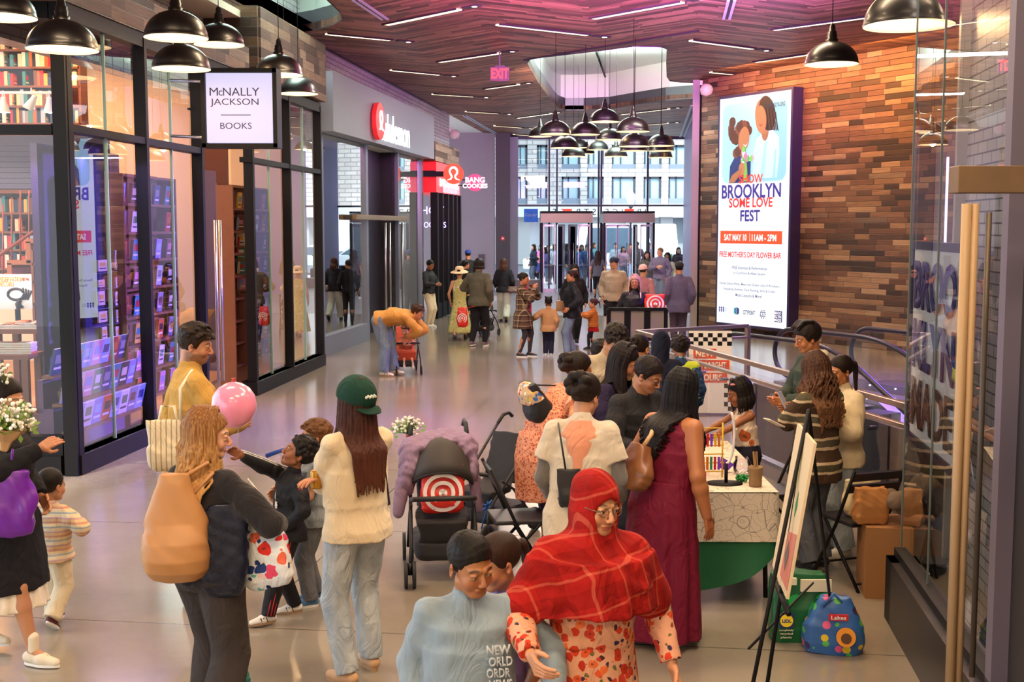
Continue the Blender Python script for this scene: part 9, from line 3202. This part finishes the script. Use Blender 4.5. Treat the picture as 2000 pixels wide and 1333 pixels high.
bouquet('white flowers with red roses at the handles of the large stroller', AT(796, 852, 9.0), n=110, wrap=None, spread=0.12, length=0.02, seed=8, s_=0.9, dirv=(0, 0, 1), big=[('#c8202a', (0.06, 0.05, 0.08), 0.024), ('#b83a3a', (0.05, 0.04, -0.03), 0.026), ('#d89a6a', (0.09, 0.02, -0.04), 0.02)], green='#5f9a3a')
small = stroller('small umbrella stroller folded close behind the large stroller, with a blue ribbon', Ve((-0.18, 9.55, 0)), R(-35), 0.9, canopy=False, small=True)
mb = MB()
p_ = AT(952, 990, 9.25)
for k in range(8):
 a = k * 0.8
 mb.tube([p_, p_ + Ve((cos(a) * 0.05, sin(a) * 0.03, sin(a * 1.7) * 0.05))], [0.012, 0.004], 5)
mb.tube([p_, p_ + Ve((-0.05, 0.1, -0.2))], 0.006, 5)
tag(mb.build('ribbon', mat('ribbon_blue', '#1f5fb8', 0.5)), 'bright blue ribbon bow tied on the small umbrella stroller', 'ribbon')
far_s = stroller('black stroller pushed ahead of the man in the hoodie', Ve((G(945, 660).x, G(945, 660).y + 0.3, 0)), R(160), 0.95, small=True)
kid_s = stroller('stroller with an orange seat under the bending man', Ve((G(793, 730).x, G(793, 730).y + 0.1, 0)), R(12), 0.88, canopy=False, small=True, orange=True)
person('toddler in a reddish top sitting in the orange stroller', pos=(kid_s.location.x, kid_s.location.y + 0.02, 0.0), yaw=12, z=0.0, fig=dict(h=0.84, head=(12, -25, 0), hips=-0.02, hipy=0.03, sit=True, feet={-1: (-0.1, -0.36, 0.2, 0), 1: (0.1, -0.36, 0.2, 0)}, arms={-1: ((-0.08, -0.22, 0.16), (-1, 0.2, -0.6)), 1: ((0.08, -0.22, 0.16), (1, 0.2, -0.6))}), skin='light', hair=('short', '#5a3822', None, {}), top=dict(mat=fabric('rust_cotton', '#a8583e'), ease=0.015, hem=-0.02), bottom=dict(mat=fabric('rust_shorts', '#b86a4e'), ease=0.01, length=0.5), shoes=S_W)
tx0, tx1, ty0, ty1 = (1.08, 1.7, 7.72, 9.55)
TZ = 0.74
t = thing('craft_table', 'folding craft table pushed lengthwise along the railing side', 'table', ((tx0 + tx1) / 2, (ty0 + ty1) / 2, 0))
mb = MB()
mb.box((0, 0, TZ - 0.02), (tx1 - tx0, ty1 - ty0, 0.03))
mb.build('table_top', mat('table_grey', '#b0aca6', 0.5), t)
for sx in (-1, 1):
 for sy in (-1, 1):
  mb = MB()
  mb.tube([(sx * 0.28, sy * 0.75, TZ - 0.03), (sx * 0.3, sy * 0.78, 0)], 0.016, 8)
  mb.build('leg', M_black, t)
def drape(name, label, z0f, m, cat, grow=0.0, top=True, fold=0.02, wave=9, seed=0):
 x0, x1, y0, y1 = (tx0 - 0.012 - grow, tx1 + 0.012 + grow, ty0 - 0.012 - grow, ty1 + 0.012 + grow)
 per = []
 nn_ = 140
 pts = [(x0, y1), (x0, y0), (x1, y0), (x1, y1)]
 L = [y1 - y0, x1 - x0, y1 - y0]
 tot = sum(L)
 for i in range(nn_ + 1):
  d = tot * i / nn_
  k = 0
  while k < 2 and d > L[k]:
   d -= L[k]
   k += 1
  a, b = (Ve((*pts[k], 0)), Ve((*pts[k + 1], 0)))
  p = a.lerp(b, min(1, d / L[k]))
  nrm = (Ve((-1, 0, 0)), Ve((0, -1, 0)), Ve((1, 0, 0)))[k]
  per.append((p, nrm, i / nn_, tot * i / nn_))
 mb = MB()
 rows = 10
 vs = []
 for j in range(rows + 1):
  u = j / rows
  for p, nrm, s_, dl in per:
   zb = z0f(p, s_)
   z = TZ + 0.002 + (zb - TZ) * u
   amp = fold * u ** 2.5
   q = p + nrm * (amp * (1 + sin(dl * wave + seed)) + 0.004)
   vs.append((q.x, q.y, z))
 n1 = nn_ + 1
 mb.add(vs, [(j * n1 + i, j * n1 + i + 1, (j + 1) * n1 + i + 1, (j + 1) * n1 + i) for j in range(rows) for i in range(nn_)], 0, True)
 if top:
  mb.quad((x0, y0, TZ + 0.003 + grow * 0.3), (x1, y0, TZ + 0.003 + grow * 0.3), (x1, y1, TZ + 0.003 + grow * 0.3), (x0, y1, TZ + 0.003 + grow * 0.3))
 return tag(mb.build(name, m), label, cat)
drape('green_cloth', 'dark green table skirt hanging in a swag under the paper on the craft table', lambda p, s_: 0.1 + 0.22 * max(0, (p.x - 1.25) / 0.45) ** 2 if p.y < ty0 + 0.01 else 0.3, mat('table_green', '#0f5a34', 0.7, noise=0.15), 'tablecloth', top=False, fold=0.03, wave=14)
def paper_mat():
 m = NT('colouring_paper')
 v = m.coord()
 vo = m.node('TexVoronoi', {'Vector': v, 'Scale': 9.0}, feature='DISTANCE_TO_EDGE')
 nz = m.node('TexNoise', {'Vector': v, 'Scale': 7.0, 'Detail': 1.0})
 w_ = m.math('ABSOLUTE', m.math('SUBTRACT', m.math('FRACT', m.math('MULTIPLY', nz.outputs[0], 9.0)), 0.5))
 l1 = m.math('LESS_THAN', vo.outputs['Distance'], 0.012)
 l2 = m.math('LESS_THAN', w_, 0.022)
 vo2 = m.node('TexVoronoi', {'Vector': v, 'Scale': 5.0})
 l3 = m.math('LESS_THAN', m.math('ABSOLUTE', m.math('SUBTRACT', vo2.outputs['Distance'], 0.3)), 0.01)
 f = m.math('MAXIMUM', l3, m.math('MULTIPLY', m.math('MAXIMUM', l1, l2), m.math('GREATER_THAN', m.noise(v, 2.5, 1), 0.48)))
 m.set(m.b, 'Base Color', m.mix(m.math('MULTIPLY', f, 0.65), (0.7, 0.6, 0.47, 1), (0.1, 0.08, 0.08, 1)))
 m.b.inputs['Roughness'].default_value = 0.8
 return m.mat
drape('table_paper', 'white colouring paper printed with outline drawings covering the craft table', lambda p, s_: 0.42, paper_mat(), 'table covering', grow=0.016, fold=0.006, wave=11)
p_ = Ve((1.42, 7.95, TZ + 0.006))
t = thing('hoop_stand', 'black desk stand with a tall curved white hoop on the craft table', 'stand', p_)
mb = MB()
mb.lathe([(0.001, 0.014), (0.12, 0.012), (0.125, 0), (0.001, 0)], 24, sy=0.7)
mb.tube([(0.01, 0, 0), (0.01, 0, 0.14)], 0.012, 8)
mb.build('base', M_black, t)
mb = MB()
mb.tube([(0.01 + 0.05 * sin(a) - 0.0, 0, 0.14 + 0.19 - 0.19 * cos(a)) for a in [R(x) for x in range(0, 150, 12)]], 0.009, 8)
mb.build('hoop', M_white, t)
t = thing('wooden_cup', 'ribbed brown wooden cup holding flat sticks on the craft table', 'cup', (1.61, 7.87, TZ + 0.006))
mb = MB()
mb.lathe([(0.001, 0), (0.04, 0), (0.043, 0.02), (0.042, 0.05), (0.045, 0.07), (0.046, 0.12), (0.048, 0.135), (0.043, 0.135), (0.04, 0.02), (0.001, 0.02)], 20)
mb.build('cup_body', mat('cup_brown', '#8a6c48', 0.7, noise=0.2, nscale=30), t)
for k in range(3):
 mb = MB()
 mb.box((0.01 * (k - 1), 0.0, 0.17), (0.012, 0.003, 0.13), ry=R(6 * (k - 1)), rz=k)
 mb.build('stick', mat('stick_wood', '#b08a5c', 0.7), t)
mb = MB()
rnd = random.Random(8)
for k in range(46):
 a = rnd.uniform(0, 2 * PI)
 r_ = rnd.uniform(0, 0.05)
 mb.ball((1.55 + cos(a) * r_ * 0.8, 8.02 + sin(a) * r_, TZ + 0.016 + rnd.uniform(0, 0.035)), 0.011, 8)
tag(mb.build('green_beads', mat('bead_green', '#0f7a34', 0.25)), 'heap of shiny green bead strings on the craft table', 'beads', kind='stuff')
t = thing('glass_jar', 'clear round jar with a violet lit rim behind the green beads', 'jar', (1.6, 8.28, TZ + 0.006))
mb = MB()
mb.lathe([(0.001, 0), (0.05, 0), (0.062, 0.03), (0.062, 0.08), (0.048, 0.1), (0.05, 0.12)], 20)
mb.build('jar_body', glass_mat('jar_glass', (0.85, 0.86, 0.95), refl=1.5), t)
for k_, (x_, y_, z_, sz, c_, nm, lb) in enumerate(((1.3, 8.35, 0.03, (0.1, 0.07, 0.06), '#5a2a9a', 'craft_box', 'small purple craft box behind the hoop stand'), (1.26, 8.62, 0.05, (0.12, 0.09, 0.1), '#9a7448', 'craft_box', 'brown cardboard craft box at the middle of the table'), (1.28, 8.1, 0.02, (0.07, 0.05, 0.05), '#c83a2a', 'craft_box', 'red craft box beside the hoop stand'), (1.22, 7.92, 0.015, (0.06, 0.05, 0.03), '#2a8a6a', 'craft_box', 'green craft box near the front edge of the table'), (1.36, 8.9, 0.03, (0.1, 0.08, 0.06), '#c8a030', 'craft_box', 'yellow craft box toward the far end of the table'))):
 mb = MB()
 mb.box((x_, y_, TZ + 0.006 + sz[2] / 2), sz, rz=0.3 * k_)
 tag(mb.build(nm, mat('craft_' + c_[1:], c_, 0.5), bevel=0.004), lb, 'box')
t = thing('bead_rack', 'tall rack of yellow rods strung with coloured beads on the craft table', 'rack', (1.34, 8.16, TZ + 0.006))
for i in range(6):
 mb = MB()
 mb.tube([(-0.1, 0, 0.04 + 0.06 * i), (0.11, 0, 0.045 + 0.06 * i)], 0.0045, 6)
 mb.build('rod', mat('rod_yellow', '#e0b020', 0.4), t)
mb = MB()
for sx in (-0.1, 0.1):
 mb.tube([(sx, 0, 0), (sx, 0, 0.38)], 0.006, 6)
mb.build('upright', mat('rod_yellow', '#e0b020', 0.4), t)
for i in range(14):
 mb = MB()
 c_ = ('#c8203a', '#7a3ac8', '#e0b020', '#c86a2a', '#2a8a5a')[i % 5]
 mb.box((-0.08 + 0.026 * (i % 7), 0, 0.1 + 0.16 * (i // 7)), (0.016, 0.012, 0.09))
 mb.build('bead_string', mat('bead_' + c_[1:], c_, 0.4), t)
mb = MB()
mb.add([(1.5, 8.3, TZ + 0.02), (1.46, 8.33, TZ + 0.12), (1.55, 8.3, TZ + 0.07), (1.51, 8.36, TZ + 0.03), (1.44, 8.28, TZ + 0.05)], [(0, 1, 2), (0, 2, 3), (0, 4, 1), (1, 4, 3), (1, 3, 2), (0, 3, 4)])
tag(mb.build('bow', mat('bow_purple', '#6a2ab0', 0.4)), 'folded purple ribbon bow beside the glass jar', 'ribbon')
def folding_chair(label, loc, rz):
 t = thing('folding_chair', label, 'chair', loc, rz, 'folding chairs')
 for q in (-1, 1):
  mb = MB()
  mb.tube([(q * 0.21, -0.24, 0), (q * 0.21, 0.02, 0.42), (q * 0.2, 0.2, 0.82)], 0.012, 8)
  mb.build('leg', M_black, t)
  mb = MB()
  mb.tube([(q * 0.185, 0.26, 0), (q * 0.185, -0.15, 0.43)], 0.012, 8)
  mb.build('leg', M_black, t)
 mb = MB()
 mb.box((0, -0.02, 0.44), (0.38, 0.38, 0.03))
 mb.build('seat', mat('chair_seat', '#201e24', 0.45), t, bevel=0.01)
 for k in range(2):
  mb = MB()
  mb.box((0, 0.145 + 0.035 * k, 0.69 + 0.085 * k), (0.4, 0.018, 0.06), rx=R(-22))
  mb.build('backrest', mat('chair_seat', '#201e24', 0.45), t)
 mb = MB()
 mb.tube([(-0.18, 0.22, 0.05), (0.18, 0.22, 0.05)], 0.009, 6)
 mb.tube([(-0.2, -0.18, 0.1), (0.2, -0.18, 0.1)], 0.009, 6)
 mb.build('stretcher', M_black, t)
 return t
fc = folding_chair('black folding chair with an empty seat left of the craft table', Ve((0.02, 8.3, 0)), R(100))
g0 = G(1540, 1010)
f2 = dup(fc, Ve((2.12, 9.15, 0)), R(-75), 'black folding chair close to the railing, right of the small girl')
g1 = Ve((2.42, 8.25, 0))
f3 = dup(fc, g1, R(-160), 'black folding chair behind the glass box, holding a cream bag with coloured dots')
c = g1 + Ve((0.02, 0.03, 0.58))
t = soft_bag('tote_bag', 'cream bag with red and green dots resting on the chair behind the glass', 'bag', c, (0.28, 0.12, 0.26), mat('cream_bag', '#cdbd94', 0.8), rz=R(20))
mb = MB()
for c_, x_, z_ in (('#c83a2a', -0.05, 0.05), ('#3aa03a', -0.07, -0.05)):
 disc(mb, Ve((x_, -0.085, z_)), basis((1, 0, 0), (0, -1, 0)), 0.035, 0.006, 16, 0 if c_ == '#c83a2a' else 1)
mb.build('dots', [mat('dot_red', '#c83a2a', 0.6), mat('dot_green', '#3aa03a', 0.6)], t)
bxp = Ve((2.62, 8.0, 0))
t = thing('cardboard_box', 'tall brown cardboard box on the floor by the black plinth', 'box', bxp, R(-8))
mb = MB()
mb.box((0, 0, 0.24), (0.5, 0.42, 0.48))
mb.build('carton', mat('cardboard', '#96683c', 0.85, noise=0.08), t)
mb = MB()
mb.box((0, -0.212, 0.24), (0.05, 0.004, 0.48))
mb.build('tape', mat('tape_tan', '#a87c4c', 0.5), t)
c = bxp + Ve((-0.22, -0.05, 0.485 + 0.12))
soft_bag('paper_bag', 'crumpled brown paper bag on top of the cardboard box', 'bag', c, (0.22, 0.14, 0.24), mat('kraft2', '#a8703a', 0.8), rz=0.1, pw=6, taper=1.0, slump=0, wr=(0.006, 30, 0.9))
f = Field()
rnd = random.Random(4)
for k in range(9):
 a = (rnd.uniform(-0.26, 0.3), rnd.uniform(-0.1, 0.14), rnd.uniform(0.56, 0.74))
 b = (a[0] + rnd.uniform(-0.16, 0.16), a[1] + rnd.uniform(-0.08, 0.08), rnd.uniform(0.56, 0.8))
 f.cone(a, b, 0.07, 0.06, 0.03)
V, Q = f.mesh(0.01, (0.012, 18, 0.9), seed=7)
t = thing('coat_pile', 'heap of taupe and grey coats on the box behind the glass', 'coats', bxp + Ve((0.16, 0, 0)))
np_mesh('cloth', [(V, Q, 0)], [fabric('taupe_wool', '#6e5c4c')], t)
f = Field()
f.cone((0.05, -0.2, 0.5), (0.32, -0.12, 0.52), 0.06, 0.05, 0.03)
V, Q = f.mesh(0.01, (0.01, 18, 0.9), seed=2)
np_mesh('navy_cloth', [(V, Q, 0)], [fabric('navy_cotton', '#232a44')], t)
p_ = G(1572, 1262)
t = soft_bag('shopping_bag', 'large dark green reusable shopping bag with a yellow round logo, standing on the floor', 'bag', Ve((p_.x - 0.02, p_.y + 0.14, 0.205)), (0.34, 0.22, 0.41), mat('lidl_green', '#0c5a30', 0.4), rz=R(-4), pw=6, taper=1.02, slump=-0.02, wr=(0.006, 22, 0.8), strap=[[Ve((p_.x - 0.12, p_.y + 0.03, 0.38)), Ve((p_.x - 0.1, p_.y + 0.0, 0.2))]])
lg = t
rbl = basis((1, -0.07, 0), (-0.07, -1, 0.05))
o0 = Ve((p_.x - 0.02, p_.y + 0.14 - 0.128, 0))
mb = MB()
mb.box(o0 + Ve((0.08, 0.0, 0.36)), (0.18, 0.02, 0.07))
mb.box(o0 + Ve((-0.09, 0.0, 0.385)), (0.11, 0.02, 0.04))
mb.build('white_trim', mat('bag_cream', '#d8d0b4', 0.7), lg, True)
mb = MB()
for cx_, cz_, a_, L_ in ((-0.07, 0.27, 0.6, 0.06), (0.06, 0.2, 1.5, 0.065), (0.13, 0.3, 0.3, 0.05)):
 pts = []
 for k in range(12):
  th = 2 * PI * k / 12
  x_, y_ = (cos(th) * L_, sin(th) * L_ * 0.38)
  pts.append(o0 + Ve((cx_ + x_ * cos(a_) - y_ * sin(a_), -0.004, cz_ + x_ * sin(a_) + y_ * cos(a_))))
 mb.add(pts, [tuple(range(12))])
mb.build('leaf_print', mat('lidl_leaf', '#169a48', 0.5), lg, True)
mb = MB()
q_ = o0 + Ve((-0.09, -0.006, 0.15))
mb.box(q_, (0.085, 0.004, 0.085))
mb.build('logo_square', mat('lidl_navy', '#22306c', 0.5), lg, True)
mb = MB()
disc(mb, q_ + Ve((0, -0.003, 0)), basis((1, 0, 0), (0, -1, 0)), 0.038, 0.003, 20)
mb.build('logo_disc', mat('lidl_yellow', '#f0d22a', 0.5), lg, True)
fit_text('lettering', 'LIDL', mat('lidl_blue', '#1f3a8c', 0.5), q_ + Ve((0, -0.008, 0)), basis((1, 0, 0), (0, -1, 0)), 0.055, 0.02, lg, 0.001, bold=0.03)
for i, tx in enumerate(('completely', 'recycled', 'plastic')):
 fit_text('lettering', tx, mat('bag_cream', '#d8d0b4', 0.7), q_ + Ve((0, -0.004, -0.058 - i * 0.022)), basis((1, 0, 0), (0, -1, 0)), 0.085 - 0.01 * i, 0.015, lg, 0.001, bold=0.02)
p_ = G(1637, 1285)
def dots_mat():
 m = NT('dotted_blue')
 v = m.coord()
 vo = m.node('TexVoronoi', {'Vector': v, 'Scale': 15.0, 'Randomness': 0.7})
 sep = m.node('SeparateColor', {0: vo.outputs['Color']})
 col = m.ramp(sep.outputs[0], [(0, '#e8c82a'), (0.2, '#58b84a'), (0.4, '#e05a8a'), (0.55, '#f0963a'), (0.7, '#8ab8e0'), (0.85, '#3a2a5a')], 'CONSTANT')
 m.set(m.b, 'Base Color', m.mix(m.math('LESS_THAN', vo.outputs['Distance'], 0.36), (0.03, 0.12, 0.36, 1), col))
 m.b.inputs['Roughness'].default_value = 0.45
 return m.mat
t = soft_bag('shopping_bag', 'blue reusable shopping bag covered in coloured dots, in front of the green one', 'bag', Ve((p_.x, p_.y + 0.11, 0.165)), (0.33, 0.19, 0.33), dots_mat(), rz=R(-10), pw=4, taper=0.52, slump=0.0, wr=(0.008, 22, 0.8), strap=[[Ve((p_.x - 0.08, p_.y + 0.06, 0.28)), Ve((p_.x - 0.02, p_.y + 0.05, 0.36)), Ve((p_.x + 0.05, p_.y + 0.06, 0.28))]], strap_r=0.01)
q_ = Ve((p_.x + 0.02, p_.y + 0.005, 0.17))
mb = MB()
mb.box(q_ + Ve((-0.02, 0.01, 0.06)), (0.11, 0.012, 0.035), rz=R(-6))
mb.build('red_label', mat('label_red', '#c8242a', 0.5), t, True)
fit_text('lettering', 'Lakes', M_white, q_ + Ve((-0.02, 0.003, 0.06)), basis((1, -0.1, 0), (-0.1, -1, 0)), 0.085, 0.024, t, 0.001, bold=0.02)
mb = MB()
disc(mb, q_ + Ve((0.02, -0.012, -0.05)), basis((1, -0.1, 0), (-0.1, -1, 0.25)), 0.055, 0.004, 24)
mb.build('orange_disc', mat('disc_orange', '#e8962a', 0.5), t, True)
mb = MB()
disc(mb, q_ + Ve((0.02, -0.018, -0.055)), basis((1, -0.1, 0), (-0.1, -1, 0.25)), 0.03, 0.004, 16)
mb.build('brown_disc', mat('disc_brown', '#5a3a24', 0.5), t, True)
t = thing('easel', 'thin black tripod easel holding a painted paper board, seen nearly edge on', 'easel', (1.25, 5.3, 0))
Pa, Pb = (AT(1575, 858, 5.15), AT(1524, 1128, 5.05))
mb = MB()
yv = Ve((0.055, 0.5, 0))
up_ = Pa - Pb
mb2 = []
c_ = (Pa + Pb) / 2
xn = Ve((-1, 0.1, 0.15)).normalized()
rot_ = basis((-0.1, -1, 0.0), xn)
mb.M = Mx.Translation((Pa + Pb) / 2) @ Mx(((rot_[0][0], rot_[0][1], rot_[0][2], 0), (rot_[1][0], rot_[1][1], rot_[1][2], 0), (rot_[2][0], rot_[2][1], rot_[2][2], 0), (0, 0, 0, 1)))
mb.box((0, 0, 0), (0.5, 0.66, 0.012))
board = mb.build('board', mat('easel_paper', '#d8c4a0', 0.8), t, True)
Mb2 = mb.M
for nm, c1, shp in (('green_stroke', '#1f8a4a', [(0.1, -0.02), (0.13, 0.03), (0.1, 0.1), (0.08, 0.03)]), ('pink_print', '#c87a6a', [(0.24, -0.3), (0.24, -0.06), (0.02, -0.1), (0.0, -0.3)]), ('grey_print', '#6a6058', [(0.1, -0.26), (0.14, -0.18), (0.08, -0.12), (0.04, -0.2)]), ('pale_green_stroke', '#b8b86a', [(-0.02, 0.05), (0.03, 0.12), (0.02, 0.28), (-0.04, 0.2)])):
 mb = MB()
 mb.M = Mb2 @ Mx.Translation((0, 0, 0.0075 + (0.001 if nm == 'grey_print' else 0)))
 mb.add([(x_, y_, 0) for x_, y_ in shp], [tuple(range(4))])
 mb.build(nm, mat('paint_' + nm, c1, 0.8), t, True)
apex = (Pa + Pb) / 2 + Ve((0.06, 0.02, 0.42))
for a_, b_ in ((apex, Ve((0.86, 4.72, 0))), (apex, Ve((1.02, 4.98, 0))), (apex, Ve((1.98, 7.25, 0)))):
 mb = MB()
 mb.tube([a_, b_], 0.009, 8)
 mb.build('leg', M_black, t, True)
mb = MB()
lz = Pb.z - 0.0
mb.tube([Ve((0.98, 4.86, 0.72)), Ve((1.62, 6.35, 0.55))], 0.006, 6)
mb.tube([Pb + Ve((-0.02, -0.25, -0.08)), Pb + Ve((0.03, 0.27, -0.08))], 0.012, 6)
mb.build('ledge_bar', M_black, t, True)
f = Field()
rnd = random.Random(9)
for k in range(12):
 f.ell((rnd.uniform(-0.07, 0.07), rnd.uniform(-0.05, 0.05), rnd.uniform(0.03, 0.09)), (0.035, 0.035, 0.035), 0.01)
V, Q = f.mesh(0.006, (0.006, 90, 1))
p_ = G(462, 1345)
t = thing('plush_toy', 'small teal fuzzy toy on the floor by the blonde woman', 'toy', (p_.x, p_.y, 0))
np_mesh('plush', [(V, Q, 0)], [fabric('teal_plush', '#1f6a5c', sheen=0.5)], t)
s = FIG['cap']
if hasattr(s, 'palm_c'):
 p_ = s.W @ s.palm_c[-1]
 mb = MB()
 mb.lathe([(0.001, -0.05), (0.028, -0.05), (0.031, -0.04), (0.031, 0.04), (0.026, 0.05), (0.001, 0.05)], 16, p_ + Ve((0, 0, 0.02)))
 tag(mb.build('drink_can', mat('can_gold', '#b8842a', 0.3, 0.5)), 'gold drink can held against the cream sweater', 'can')
